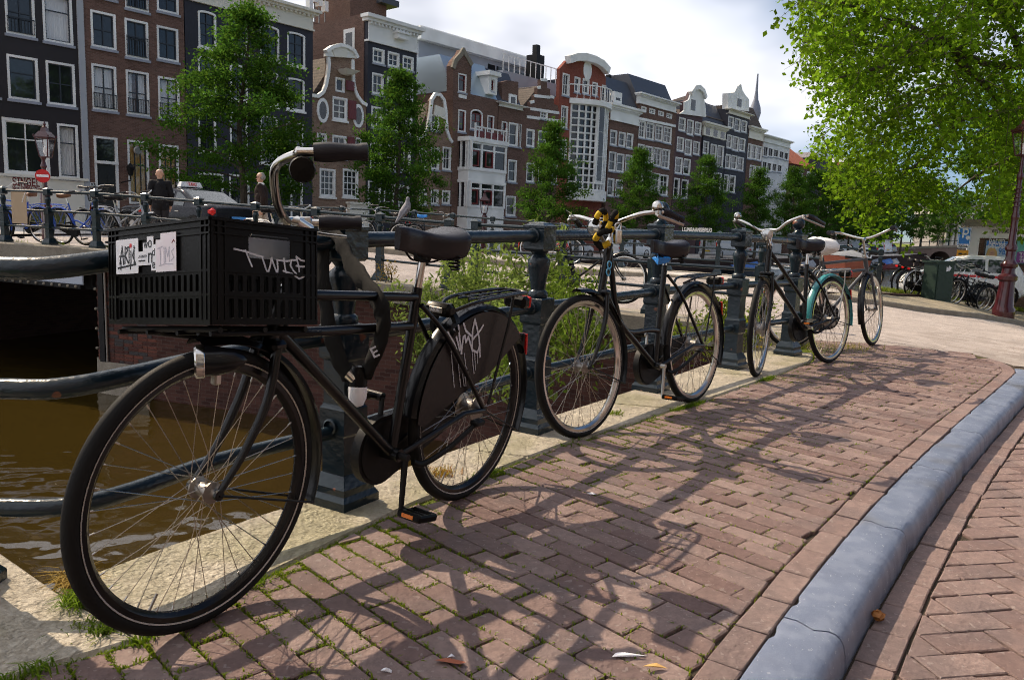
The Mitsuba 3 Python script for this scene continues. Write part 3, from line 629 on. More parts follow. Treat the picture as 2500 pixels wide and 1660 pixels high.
    if g['ring_lock']:
        c0 = rh + np.array([math.cos(math.radians(128)), 0, math.sin(math.radians(128))]) * 0 + np.array([.20, 0, .33])
        add('ring_lock', cat_([mv(tf(ring_prof([(.040, -.012), (.056, -.012), (.056, .012), (.040, .012)], 20, .2, 6.0), rot(90)), *c0), mv(cham(.05, .105, .045, .012), *(c0 + [.035, 0, .055]))]), 'black_plastic', 40)
        add('ring_lock__badge', mv(cham(.004, .055, .02, .002), *(c0 + [.062, 0, .055])), 'dull_steel')
    if g['coat']:
        an = np.linspace(math.radians(42), math.radians(178), 30); pol = Polygon([(.03, .02)] + [((R + .008) * math.cos(a), (R + .008) * math.sin(a)) for a in an[::-1]][::1] + [(-.0, .04)]) if 0 else Polygon([((R + .008) * math.cos(a), (R + .008) * math.sin(a)) for a in an] + [(-.33, -.005), (-.12, .075), (.05, .12)]).buffer(0)
        for s in (-1, 1):
            pm = tf(extrude(shapely.affinity.scale(pol, -1, 1, origin=(0, 0)), .002), rot(90, (1, 0, 0))); add('coat_guard', mv(pm, rh[0], s * .036, rh[2]), 'coat_vinyl')
    if g['lamp'] == 'fork':               # a torpedo lamp low on the fork
        b = cr + (axle - cr) * .42 + [.045, .085, .0]; prof = [(.001, -.075), (.014, -.066), (.026, -.045), (.033, -.015), (.035, .012), (.036, .020)]
        M = S; d = np.array([.80, -.60, -.05]); d /= np.linalg.norm(d)
        b = np.array([1.215, .075, .70])
        add('headlamp', tf(aim(lathe(prof, 22), b, b + d), M), 'black_paint', 50); add('headlamp__bezel', tf(aim(lathe([(.0362, .018), (.039, .021), (.039, .036), (.034, .040)], 22), b, b + d), M), 'chrome', 50)
        add('headlamp__lens', tf(aim(lathe([(.0, .040), (.02, .038), (.034, .034)], 22), b, b + d), M), 'glass_lens', 50); add('headlamp__bracket', tf(cat_([bar(b + [0, 0, -.03], b + [-.03, -.03, -.055], .006, 8), mv(cham(.02, .02, .03, .004), *(b + [-.01, 0, -.042]))]), M), 'steel')
    elif g['lamp'] == 'head':             # a bullet lamp in front of the stem
        b = hd + [.10, 0, .085]; d = np.array([1, 0, -.03])
        add('headlamp', tf(aim(lathe([(.0, -.052), (.018, -.046), (.030, -.028), (.036, 0), (.038, .024)], 24), b, b + d), S), g.get('lamp_mat', 'chrome'), 50); add('headlamp__bezel', tf(aim(lathe([(.038, .022), (.042, .025), (.042, .034), (.037, .038)], 24), b, b + d), S), 'chrome', 50)
        add('headlamp__lens', tf(aim(lathe([(.0, .041), (.02, .040), (.037, .034)], 22), b, b + d), S), 'glass_lens', 50); add('headlamp__bracket', tf(cat_([bar(b + [-.02, 0, -.03], hd + [.02, .012, -.02], .005, 8), bar(b + [-.02, 0, -.03], hd + [.02, -.012, -.02], .005, 8)]), S), 'dull_steel')
    return out, dict(S=S, MB=MB, bars=barpts, ax=ax, hd=hd, cr=cr, bb=bb, st=st, rh=rh, fh=fh, sd=sd)
def bike_frame(rear, front, lean, z=0.0, zf=None):        # to_world of a bicycle from where its wheels touch the ground; lean to its right, degrees
    a, b = np.array([*rear, z]), np.array([*front, z if zf is None else zf]); u = (b - a) / np.linalg.norm(b - a); side = np.cross(u, [0, 0, 1]); side /= np.linalg.norm(side); L = math.radians(lean)
    up0 = np.cross(side, u); h = up0 * math.cos(L) + side * math.sin(L); return M4(u, np.cross(h, u), h, a)
def put_bike(key, parts, M, swap=None, protos=None):
    mats_ = {}
    for i, (path, mesh, m, smooth, kind) in enumerate(parts):
        m = (swap or {}).get(m, m); full = key + '__' + path; bits = path.split('__'); up = '__'.join([key] + bits[:-1])
        if len(bits) > 1 and f'{up}' in _last: up = _last[up]
        if protos is not None:
            ck = (i, m)
            if ck not in protos: protos[ck] = ply(mesh, m, smooth=smooth)
            k = obj(bits[-1], protos[ck], m, up, kind=kind, to_world=T(M.tolist()))
        else: k = obj(bits[-1], tf(mesh, M), m, up, smooth=smooth, kind=kind)
        _last[full] = k
_last = {}
mat('coat_vinyl', (.009, .007, .0085), .35, spec=.3)
BIKE1 = thing('crate_bicycle', 'black roadster bicycle with a crate on its front carrier, front wheel nearest the viewer', 'bicycle')
B1M = bike_frame((-.167, 2.876), (-.761, 1.872), -3.6)
b1, B1 = bicycle(dict(wb=1.167, bb=(.447, .28), st=(.37, .80), hd=(.922, .84), cr=(.985, .69), stem=(.855, 1.0), steer=.5, bar_turn=-50, saddle=(.486, .962), coat=True, lamp='fork', ring_lock=True, bar_w=.265, bar_rise=.085, bar_back=.09, bar_roll=3.5, rim='black_paint', crank=-84., tube=.0165))
put_bike(BIKE1, b1, B1M)
BIKE2 = thing('loop_frame_bicycle', 'old black swan-neck bicycle with chrome lamp and a yellow chain lock wound round its handlebar', 'bicycle')
B2M = bike_frame((1.122, 4.738), (.365, 3.813), 3.2)
b2, B2 = bicycle(dict(wb=1.195, bb=(.474, .28), st=(.376, .82), hd=(.955, .955), cr=(1.03, .70), stem=(.932, 1.035), ext=.015, steer=-1.6, frame='loop', saddle=(.517, .932), lamp='head', bars='flat', bar_w=.30, bar_back=.05, crank=-80., bell=1, hub_r=.02))
put_bike(BIKE2, b2, B2M)
BIKE3 = thing('teal_mudguard_bicycle', 'black bicycle with a teal rear mudguard and silver rack by the last railing post', 'bicycle')
B3M = bike_frame((2.648, 6.484), (1.802, 5.708), 4.6)
b3, B3 = bicycle(dict(wb=1.147, bb=(.433, .32), st=(.393, .80), hd=(.965, .955), cr=(1.0, .74), stem=(.945, 1.055), ext=.02, steer=20, bar_turn=-14, frame='mixte', saddle=(.55, .965), lamp='head', bars='wide', bar_w=.31, bar_back=.12, crank=20., bell=-1, guard='teal_paint', rack_mat='steel', hub_r=.04, pedal_tilt=10, front_guard=(84, 150)))
put_bike(BIKE3, b3, B3M)
mat('dark_grey_paint', (.07, .075, .085), .3)
BIKE4 = thing('grey_bicycle', 'grey bicycle behind the teal mudguard one, its front wheel turned edge on', 'bicycle')
B4M = bike_frame((2.62, 7.35), (3.52, 7.72), 3.0)
b4, B4 = bicycle(dict(wb=.973, st=(.25, .80), bb=(.38, .29), hd=(.78, .86), cr=(.84, .69), stem=(.73, 1.02), steer=30, saddle=(.32, .95), bars='upright', bar_w=.28, bar_rise=.08, bar_back=.05, paint='dark_grey_paint', rack_mat='steel', crank=30., tail=False))
put_bike(BIKE4, b4, B4M)
# ---------------------------------------------------------------- street over the bridge, canal, quay walls, the bridge and its railings
FD = np.array([.645, .764]); FD /= np.linalg.norm(FD); FN = np.array([FD[1], -FD[0]]); F0 = np.array([-19.0, 40.0])     # the row of houses: direction, outward normal, a point
WATER = -2.35
def house_line(t, out=0.0): return F0 + FD * t + FN * out
def quay_z(x, y):                        # the street in front of the houses sinks from the bridge to the low quay
    t = (np.asarray(x) - F0[0]) * FD[0] + (np.asarray(y) - F0[1]) * FD[1]
    return np.interp(t, [-30, -14, -6, 4, 22, 70, 105, 125], [.34, .36, .30, -.2, -.95, -1.1, -.9, -.4])
def watertex(p, n, uv):
    f = fbm(p.x * .5, p.y * .5, 0, 2); return mix((.024, .0155, .003), (.030, .020, .0045), f)
def wave(p, n, uv):
    far = smoothstep(9., 30., p.y); a = fbm(p.x * 1.1 + p.y * .5, p.y * 1.6 - p.x * .3, 0, 3); b = fbm(p.x * 4.5, p.y * 5.5 + 3, 1, 2)
    ring = dr.sin(dr.sqrt(dr.square(p.x + 2.9) + dr.square(p.y - 4.4)) * 26) * dr.exp(-dr.square(p.x + 2.9) * .6 - dr.square(p.y - 4.4) * .6) * .01
    return a * (.045 + .06 * far) + b * (.010 + .035 * far) + ring
mat('water', proc(watertex), .045, spec=.55, bump=proc(wave, 4e-3), bump_scale=1.0)
obj('water', sheet(Polygon([(-120, -40), (160, -40), (160, 330), (-120, 330)]), WATER), 'water', kind='structure')
mat('canal_bed', (.05, .04, .02), .9); obj('canal_bed', sheet(Polygon([(-600, -300), (900, -300), (900, 1200), (-600, 1200)]), WATER - .6), 'canal_bed', kind='structure')

# railing lines: A near side of the bridge, B along the bank to the corner, C the far side
A_ = [A8 + DA * (-1.207 * (8 - i)) for i in range(-2, 9)]
B_ = [np.array(q) for q in ((-.58, 11.6), (.66, 10.95), (1.79, 10.2), (2.94, 9.42))]
C_ = [np.array([-4.2, 24.0]) + np.array([1.175, -.4625]) * i for i in range(-3, 12)]
corner = np.array([3.05, 9.28])
# the street: over the bridge, round the corner and off to the right
far_k = [(20, 18.6)] + [tuple(on_ground(*q)[:2]) for q in ((2560, 799), (2356, 772), (2220, 755), (2097, 738), (2010, 728))]; grass_k = [(20.0, 21.6)] + [tuple(on_ground(*q)[:2]) for q in ((2500, 768), (2400, 748), (2300, 735), (2200, 724), (2097, 715))]
street = Polygon([(-40, 26.8), *[tuple(q - DX * .12) for q in A_], (-.6, 11.5), *[tuple(q - [.0, .12]) for q in B_], tuple(corner), (2.9, 8.2), (2.76, 7.12), (2.9, 7.93), (3.37, 7.9), (3.85, 7.71), (4.38, 7.35), (4.5, 7.3), (20, 7.3), *far_k, tuple(C_[-2] - DX * 1.9), tuple(C_[3] - DX * 2.0), tuple(C_[0] - DX * 2.0), (-9, 26), (-16.6, 28.8), (-19, 26), (-40, 36)]).buffer(0)
obj('street', sheet(street, lambda x, y: gz(x, y) - .10 * np.clip((y - 7.9) / 2.2, 0, 1) * np.clip((4 - x) / 2, .0, 1) - .012 - .09 * np.clip((9.2 - y) / 1.6, 0, 1) * np.clip((x - 4.15) / .4, 0, 1), .7), 'street_brick', kind='structure')
def curbpath(pts, w, h, drop, n=60):
    L = LineString(pts); q = [L.interpolate(u, normalized=True).coords[0] for u in np.linspace(0, 1, n)]; z = gz(np.array(q)[:, 0], np.array(q)[:, 1])
    return sweep(np.c_[np.array(q), z], [(-w / 2, -drop), (-w / 2, h - .02), (-w / 2 + .02, h), (w / 2 - .02, h), (w / 2, h - .02), (w / 2, -drop)])
mat('far_pavement', proc(lambda p, n, uv: mix((.30, .27, .24), (.40, .37, .34), fbm(p.x * 3, p.y * 3, 0, 3)) * (.85 + .3 * cell_rand(dr.floor(p.x * 3.3), dr.floor(p.y * 3.3), 0))), .85, spec=.2)
# footway on the bridge's far side
in_c = [tuple(q - DX * 2.0) for q in C_[:-1]]
obj('bridge_footway', sheet(Polygon(in_c + [tuple(q + DX * .3) for q in C_[::-1]]), lambda x, y: gz(x, y) + .02, 1.0), 'far_pavement', kind='structure')
obj('bridge_kerb', curbpath(in_c, .22, .04, .2), 'old_stone', kind='structure')
obj('deck_edge', curbpath([tuple(q) for q in A_], .50, .0, .30), 'old_stone', kind='structure')
obj('deck_edge', curbpath([tuple(q + DX * .1) for q in C_], .50, .03, .40), 'old_stone', kind='structure')
# the bridge: steel edge girder with rivets, deck slab, brick abutment
BR = thing('bridge', 'low steel girder bridge with white riveted edge and brick abutment over dark water', 'bridge')
g0, g1 = A8 + DA * (-16), A8 + DA * (-7.4)
def along_line(a, b, off, z0, z1, y0, y1):           # a bar between two plan points: off across, heights at either end
    a, b = np.asarray(a) - DX * off, np.asarray(b) - DX * off; d = DX
    P = [(a, z0[0]), (b, z0[1])]; v = []
    for q, zz in ((a, (z0[0], z1[0])), (b, (z0[1], z1[1]))):
        for o in (y0, y1):
            for z in zz: w = q - d * o; v.append((w[0], w[1], z))
    return hull(v)
obj('girder', along_line(g0, g1, .18, (-.24, -.33), (.15, .12), 0, .03), 'fascia', BR)
obj('girder_flange', along_line(g0, g1, .18, (-.31, -.40), (-.232, -.322), -.02, .085), 'black_matt', BR)
n = 42
for i in range(n):
    u = (i + .5) / n; q = g0 + (g1 - g0) * u - DX * .268; z = -.27 - .09 * u
    obj('rivet', mv(tf(trimesh.creation.icosphere(1, .030), np.diag([1, 1, 1, 1])), q[0], q[1], z), 'old_stone', BR, smooth=True)
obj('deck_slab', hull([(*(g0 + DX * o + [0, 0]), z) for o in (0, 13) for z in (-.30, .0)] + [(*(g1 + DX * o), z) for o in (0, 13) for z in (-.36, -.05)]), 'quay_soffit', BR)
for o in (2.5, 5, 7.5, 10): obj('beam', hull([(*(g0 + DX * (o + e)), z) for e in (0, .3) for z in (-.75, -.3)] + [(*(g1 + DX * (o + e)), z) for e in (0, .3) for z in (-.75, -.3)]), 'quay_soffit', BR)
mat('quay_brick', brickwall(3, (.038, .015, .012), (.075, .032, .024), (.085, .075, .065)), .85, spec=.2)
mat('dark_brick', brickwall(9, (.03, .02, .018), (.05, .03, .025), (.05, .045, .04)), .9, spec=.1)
# far pier under the bridge
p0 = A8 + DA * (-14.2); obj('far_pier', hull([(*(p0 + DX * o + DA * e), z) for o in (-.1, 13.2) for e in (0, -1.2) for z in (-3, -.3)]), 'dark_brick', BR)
# the brick quay wall from the abutment to the corner, with a stone cap
wall_line = [A8 + DA * (-7.5) + DX * 7, A8 + DA * (-7.5) + DX * .45, A8 + DA * (-7.37) + DX * .05, A8 + DA * (-7.05) - DX * .10] + [A8 + DA * s - DX * .12 for s in (-4, -2, 0)] + [q - [.0, .13] for q in B_] + [np.array([3.02, 9.0]), np.array([2.85, 8.2]), np.array([2.4, 7.25]), np.array([2.2, 7.0])]
WL = LineString(wall_line); QW = thing('quay_wall', 'red brown brick quay wall with a worn stone cap below the bridge railing', 'wall')
def wallstrip(path, z0, z1, th):
    p = np.array(path); t = np.gradient(p, axis=0); t /= np.linalg.norm(t, axis=1, keepdims=True); s = np.stack([-t[:, 1], t[:, 0]], 1) * th
    zt = z1(p[:, 0], p[:, 1]) if callable(z1) else np.full(len(p), z1); n = len(p)
    v = np.vstack([np.c_[p, np.full(n, z0)], np.c_[p, zt], np.c_[p + s, zt], np.c_[p + s, np.full(n, z0)]]); f = []
    for i in range(n - 1):
        for k in range(4): a, b = k * n + i, ((k + 1) % 4) * n + i; f += [(a, a + 1, b + 1), (a, b + 1, b)]
    return trimesh.Trimesh(v, f, process=False)
wl = [WL.interpolate(s).coords[0] for s in np.linspace(0, WL.length, 60)]
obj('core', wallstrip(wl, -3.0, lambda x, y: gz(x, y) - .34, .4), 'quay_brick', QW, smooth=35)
def wallbricks(path, z0, z1, a, b, holder, most, seed=1):           # single bricks on the face of a wall, laid proud of the core
    L = LineString(path); r = np.random.default_rng(seed); k = 0; cands = []
    for row_ in range(int((z1 - z0) / .068)):
        z = z0 + row_ * .068; s = a + (row_ % 2) * .115
        while s + .22 < b:
            w = .218 if r.random() < .7 else .104; cands.append((s, z, w)); s += w + .012
    for (s, z, w) in cands:
        q0, q1 = np.array(L.interpolate(s).coords[0]), np.array(L.interpolate(s + w).coords[0]); t = q1 - q0; ln = np.linalg.norm(t); t /= ln; nn = np.array([t[1], -t[0]]); c = (q0 + q1) / 2
        x, y = project((c[0], c[1], z))
        if not (-10 < x < 2510) or z + .06 > float(gz(c[0], c[1])) - .36: continue
        if k >= most: return
        m = tf(cham(ln, .03, .056, .004), M4([t[0], t[1], 0], [-nn[0], -nn[1], 0], [0, 0, 1], [c[0] - nn[0] * .006 + r.normal(0, .0015) * nn[0], c[1] - nn[1] * .006, z + .03]))
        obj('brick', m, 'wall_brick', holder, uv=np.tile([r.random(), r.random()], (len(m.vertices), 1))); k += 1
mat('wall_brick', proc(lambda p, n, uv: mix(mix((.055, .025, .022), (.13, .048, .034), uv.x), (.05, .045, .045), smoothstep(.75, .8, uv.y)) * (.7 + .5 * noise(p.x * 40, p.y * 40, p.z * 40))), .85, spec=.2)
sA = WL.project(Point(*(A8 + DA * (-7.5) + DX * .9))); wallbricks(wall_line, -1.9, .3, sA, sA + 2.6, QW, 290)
capl = [WL.interpolate(s).coords[0] for s in np.linspace(WL.length * .42, WL.length, 30)]
for i in range(0, 29, 3):
    q = np.array(capl[i:i + 4]); q[-1] += (q[-2] - q[-1]) * .02; z = gz(q[:, 0], q[:, 1]); obj('cap_stone', sweep(np.c_[q, z - .02], [(.06, -.30), (.07, -.03), (.03, .0), (-.42, .0), (-.45, -.03), (-.45, -.30)]), 'old_stone', QW)
obj('abutment_foot', wallstrip([WL.interpolate(s).coords[0] + np.array([0, 0]) for s in np.linspace(sA - 3, sA + 2.4, 14)], -3, -1.75, -.10), 'old_stone', QW, smooth=35)
dp = np.array(WL.interpolate(sA + 1.18).coords[0]); dn = np.array([-.5, -.85])
obj('iron_strip', hull([(*(dp + dn * .03 + np.array([a, b]) * 1.0), z) for a, b in ((0, 0), (.12, -.05), (.1, -.09), (-.02, -.04)) for z in (-1.75, .12)]), 'black_matt', QW)
for i in range(5): obj('strip_bolt', mv(trimesh.creation.icosphere(1, .03), *(dp + dn * .06 + [-.06, .01]), -1.5 + i * .37), 'old_stone', QW, smooth=True)
obj('drain_pipe', bar((*(dp + dn * .08 + [.17, -.04]), -1.85), (*(dp + dn * .08 + [.17, -.04]), .0), .022, 8), 'dull_steel', QW, smooth=40)
# the wall under our own coping
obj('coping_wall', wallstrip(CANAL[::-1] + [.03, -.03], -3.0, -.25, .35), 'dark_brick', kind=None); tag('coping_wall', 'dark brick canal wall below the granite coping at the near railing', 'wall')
blk = at(1850, 850, 7.6); obj('loose_block', mv(tf(cham(.62, .42, .25, .02), rot(-40)), 2.62, 7.75, -.06), 'granite'); tag('loose_block', 'grey granite block lying behind the last railing post', 'stone block')

# the bridge railings
def proto_post(h=1.08):
    k = h / 1.07
    return dict(foot=sqstack([(.10, -.03), (.10, .04), (.088, .06), (.075, .10), (.058, .13)], 0), shaft=sqstack([(.050, .13), (.050, .30), (.056, .31), (.056, .39), (.050, .40), (.050, .56), (.060, .57), (.060, .69)], 0),
                vase=lathe([(.044, .69), (.048, .705), (.034, .73), (.044, .80), (.054, .86), (.036, .90), (.046, .92)], 12), head=sqstack([(.05, .93), (.058, .94), (.058, 1.035), (.064, 1.04), (.064, 1.05), (.010, 1.085)], 0))
PP = {k: ply(m, 'rail_far', smooth=30) for k, m in proto_post().items()}
def far_railing(name, label, pts, zs, extra=()):
    key = thing(name, label, 'railing')
    for i, q in enumerate(pts):
        d = pts[min(i + 1, len(pts) - 1)] - pts[max(i - 1, 0)]; M = T().translate([float(q[0]), float(q[1]), float(zs[i])]).rotate([0, 0, 1], math.degrees(math.atan2(d[1], d[0])))
        pk = name_of('post', key)
        for n_, s in PP.items(): obj(n_, s, None, pk, to_world=M)
    for zr, r in ((1.0, .027), (.64, .022), (.33, .020)):
        obj('rail', tube(np.array([(q[0], q[1], zs[i] + zr) for i, q in enumerate(pts)]), r, 8), 'rail_far', key, smooth=40)
    return key
zA = [float(gz(*q)) for q in A_]; zB = [float(gz(*q)) for q in B_]; zC = [float(gz(*q)) + .04 for q in C_]
far_railing('bridge_railing', 'dark green iron bridge railing at the left with bicycles leaning on it', A_, zA)
far_railing('bank_railing', 'dark green iron railing behind the shrubs between the bridge and the street corner', B_, zB)
C_KEY = far_railing('far_bridge_railing', 'dark green iron railing along the far side of the bridge with a white name sign', C_, zC)
sp_, sq_ = C_[10], C_[11]; dd = sq_ - sp_; an_ = math.degrees(math.atan2(dd[1], dd[0])); tm = meshkit.text_mesh('LIJNBAANSBRUG', .095, .02, bold=True); wd = tm.extents[0]; tm = tf(tm, rot(90, (1, 0, 0))); tm.apply_scale([.76 / wd, 1, 1])
o = sp_ + dd * .24
obj('name_letters', mv(tf(tm, rot(an_)), o[0], o[1], (zC[10] * .6 + zC[11] * .4) + 1.035), 'white_paint', C_KEY)
# ---------------------------------------------------------------- the row of canal houses; x along the row, y into the house, z up
HM = M4([*FD, 0], [*(-FN), 0], [0, 0, 1], [*F0, 0])
def hit(px, py, out=0.0):                # (x, z) on the house front (or a plane out metres before it)
    d = ray(px, py); o = np.array([*(F0 + FN * out), 0]); n = np.array([*FN, 0]); t = ((o - CAM) @ n) / (d @ n); p = CAM + d * t - o; return float(p[:2] @ FD), float(p[2])
Z1 = lambda x, y: (x / 2.8, y / 2.8)
Z2 = lambda x, y: (700 + x / 2.8, y / 2.8)
Z3 = lambda x, y: (1400 + x / 3.137, 100 + y / 3.137)
def wallmat(nm, c0, c1, mortar, s): mat(nm, brickwall(s, c0, c1, mortar, mw=.16), .85, spec=.15)
wallmat('wall_brown', (.105, .058, .045), (.165, .095, .075), (.17, .14, .12), 21)
wallmat('wall_tan', (.16, .10, .07), (.25, .165, .12), (.26, .22, .18), 22)
wallmat('wall_red', (.20, .055, .038), (.26, .08, .055), (.20, .11, .09), 23)
def plaster(c): return proc(lambda p, n, uv: mi.Color3f(c) * (.75 + .5 * fbm(p.x * .8, p.y * .8, p.z * .5, 3)))
mat('wall_black', plaster((.020, .016, .018)), .55, spec=.35)
mat('wall_slate', plaster((.026, .027, .038)), .6, spec=.3)
mat('wall_purple', plaster((.085, .052, .055)), .7, spec=.2)
mat('wall_white', plaster((.62, .62, .62)), .6)
mat('render_grey', (.30, .32, .36), .6)
mat('window_white', plaster((.70, .70, .68)), .5)
mat('sash_dark', (.020, .026, .036), .4)
mat('sash_red', (.16, .022, .022), .45)
mat('shutter_red', (.13, .018, .022), .45)
mat('sill_stone', (.26, .28, .33), .6)
mat('glass_dark', (.012, .014, .017), .03, spec=.75)
scene['m_pane'] = dict(type='thindielectric', int_ior=1.5)
mat('curtain', (.62, .61, .60), .9)
mat('blind_straw', proc(lambda p, n, uv: mix((.42, .24, .07), (.55, .34, .12), noise(p.z * 45, p.x * 2, 0))), .8)
mat('roof_tile', proc(lambda p, n, uv: mix((.05, .042, .038), (.11, .085, .07), noise(p.x * 9, p.y * 9, p.z * 9)) * (.55 + .6 * dr.abs(dr.sin(p.z * 14)))), .8, spec=.2)
mat('roof_orange', (.30, .09, .045), .8)
mat('slate_roof', (.045, .05, .065), .5)
mat('zinc', (.42, .50, .55), .35, metallic=.6)
mat('door_dark', (.012, .014, .018), .35)
hr = np.random.default_rng(77)
def loc(m): return tf(m, HM)
def slab_xz(poly, y0, y1): return mv(tf(extrude(poly, y1 - y0), rot(90, (1, 0, 0))), y=y1)
def R4(x0, x1, z0, z1): return shapely.box(x0, z0, x1, z1)
def ring(x0, x1, z0, z1, w, y0, y1, arch=0):
    o = R4(x0, x1, z0, z1)
    if arch: o = o.union(Polygon([(x0, z1), *[(x0 + (x1 - x0) * (1 - math.cos(a)) / 2, z1 + arch * math.sin(a)) for a in np.linspace(0, math.pi, 10)], (x1, z1)]).buffer(0))
    return slab_xz(o.difference(o.buffer(-w, join_style=2)), y0, y1), o
def window(house, x0, x1, z0, z1, st):
    """One window: frame, sash bars, pane, sill. st: style string - w white frame, d dark sash, r red sash; g N x M panes; c curtain, b blind, n no sill, A arched, B balustrade"""
    o = dict(w=.10, nx=2, nz=2, sash='sash_dark', frame='window_white', cur=None, sill=True, arch=0, bal=False); o.update(st or {})
    k = name_of('window', house); w = min(o['w'], (x1 - x0) * .12)
    fr, hole = ring(x0, x1, z0, z1, w, -.02, .12, o['arch']); obj('frame', loc(fr), o['frame'], k)
    a0, a1, b0, b1 = x0 + w, x1 - w, z0 + w, z1 - w * (1 if not o['arch'] else -.6)
    sw = min(.05, (a1 - a0) * .07) * o.get('sw', 1); bars = [ring(a0, a1, b0, b1, sw, .055, .115)[0]]
    if o['nx'] > 1:
        for i in range(1, o['nx']): x = a0 + (a1 - a0) * i / o['nx']; bars.append(box(x - sw * .45, x + sw * .45, .06, .112, b0 + sw, b1 - sw))
    zs = o.get('zs') or [i / o['nz'] for i in range(1, o['nz'])]
    for f in zs: z = b0 + (b1 - b0) * f; bars.append(box(a0 + sw, a1 - sw, .058, .110, z - sw * .5, z + sw * .5))
    obj('sash', loc(cat_(bars)), o['sash'], k)
    tilt = rot(hr.normal(0, .35), (1, 0, 0)) @ rot(hr.normal(0, .35), (0, 0, 1)); c = ((a0 + a1) / 2, .118, (b0 + b1) / 2)
    p = mv(tf(box(-(a1 - a0) / 2 + sw * .5, (a1 - a0) / 2 - sw * .5, -.002, .002, -(b1 - b0) / 2 + sw * .5, (b1 - b0) / 2 - sw * .5), tilt), *c)
    if o['cur']:
        q = trimesh.Trimesh([(c[0] - (a1 - a0) / 2, .12, b0), (c[0] + (a1 - a0) / 2, .12, b0), (c[0] + (a1 - a0) / 2, .12, b1), (c[0] - (a1 - a0) / 2, .12, b1)], [(0, 1, 2), (0, 2, 3)]); obj('pane', loc(q), 'pane', k)
        m = o['cur']; n = 24; xs = np.linspace(a0, a1, n); yy = .24 + (.02 * np.sin(xs * 55) if m == 'curtain' else 0 * xs)
        segs = [(0, n)] if not o.get('part') else [(0, int(n * .36)), (int(n * .64), n)]
        for (i0, i1) in segs:
            v = np.vstack([np.c_[xs[i0:i1], yy[i0:i1], np.full(i1 - i0, b0)], np.c_[xs[i0:i1], yy[i0:i1], np.full(i1 - i0, b1)]]); L = i1 - i0
            obj('blind' if m != 'curtain' else 'curtain', loc(trimesh.Trimesh(v, [f for i in range(L - 1) for f in ((i, i + 1, L + i + 1), (i, L + i + 1, L + i))], process=False)), m, k, smooth=True)
    else: obj('pane', loc(p), 'glass_dark', k)
    if o['sill']: obj('sill', loc(box(x0 - .06, x1 + .06, -.10, .10, z0 - .12, z0 - .004)), 'sill_stone' if o['frame'] == 'window_white' and o['sill'] is True else 'window_white', k)
    if o['bal']:
        t = o['bal']; zt = z0 + (z1 - z0) * t; bl = [box(x0 + .04, x1 - .04, -.075, -.045, zt - .02, zt + .02), box(x0 + .04, x1 - .04, -.075, -.045, z0 + .10, z0 + .13)] + [box(x - .011, x + .011, -.07, -.05, z0 + .1, zt) for x in np.linspace(x0 + .06, x1 - .06, 9)]
        obj('balustrade', loc(cat_(bl)), 'door_dark', k)
    return hole
def cornice(house, x0, x1, z0, z1, m='window_white', out=.45, dent=True, name='cornice', back=.3):
    h = z1 - z0; parts = [box(x0, x1, -.06, back, z0, z0 + h * .62), box(x0 - .06, x1 + .06, -.14, back, z0 - h * .05, z0 + h * .03), box(x0 - out * .5, x1 + out * .5, -out * .62, back, z0 + h * .74, z0 + h * .86), box(x0 - out * .8, x1 + out * .8, -out, back, z0 + h * .86, z1), box(x0, x1, -.10, back, z0 + h * .62, z0 + h * .74)]
    obj(name, loc(cat_(parts)), m, house)
    if dent:
        n = int((x1 - x0) / .28); obj('dentils', loc(cat_([box(x, x + .13, -out * .5, -.1, z0 + h * .64, z0 + h * .735) for x in np.linspace(x0 + .05, x1 - .2, n)])), m, house, kind='stuff')
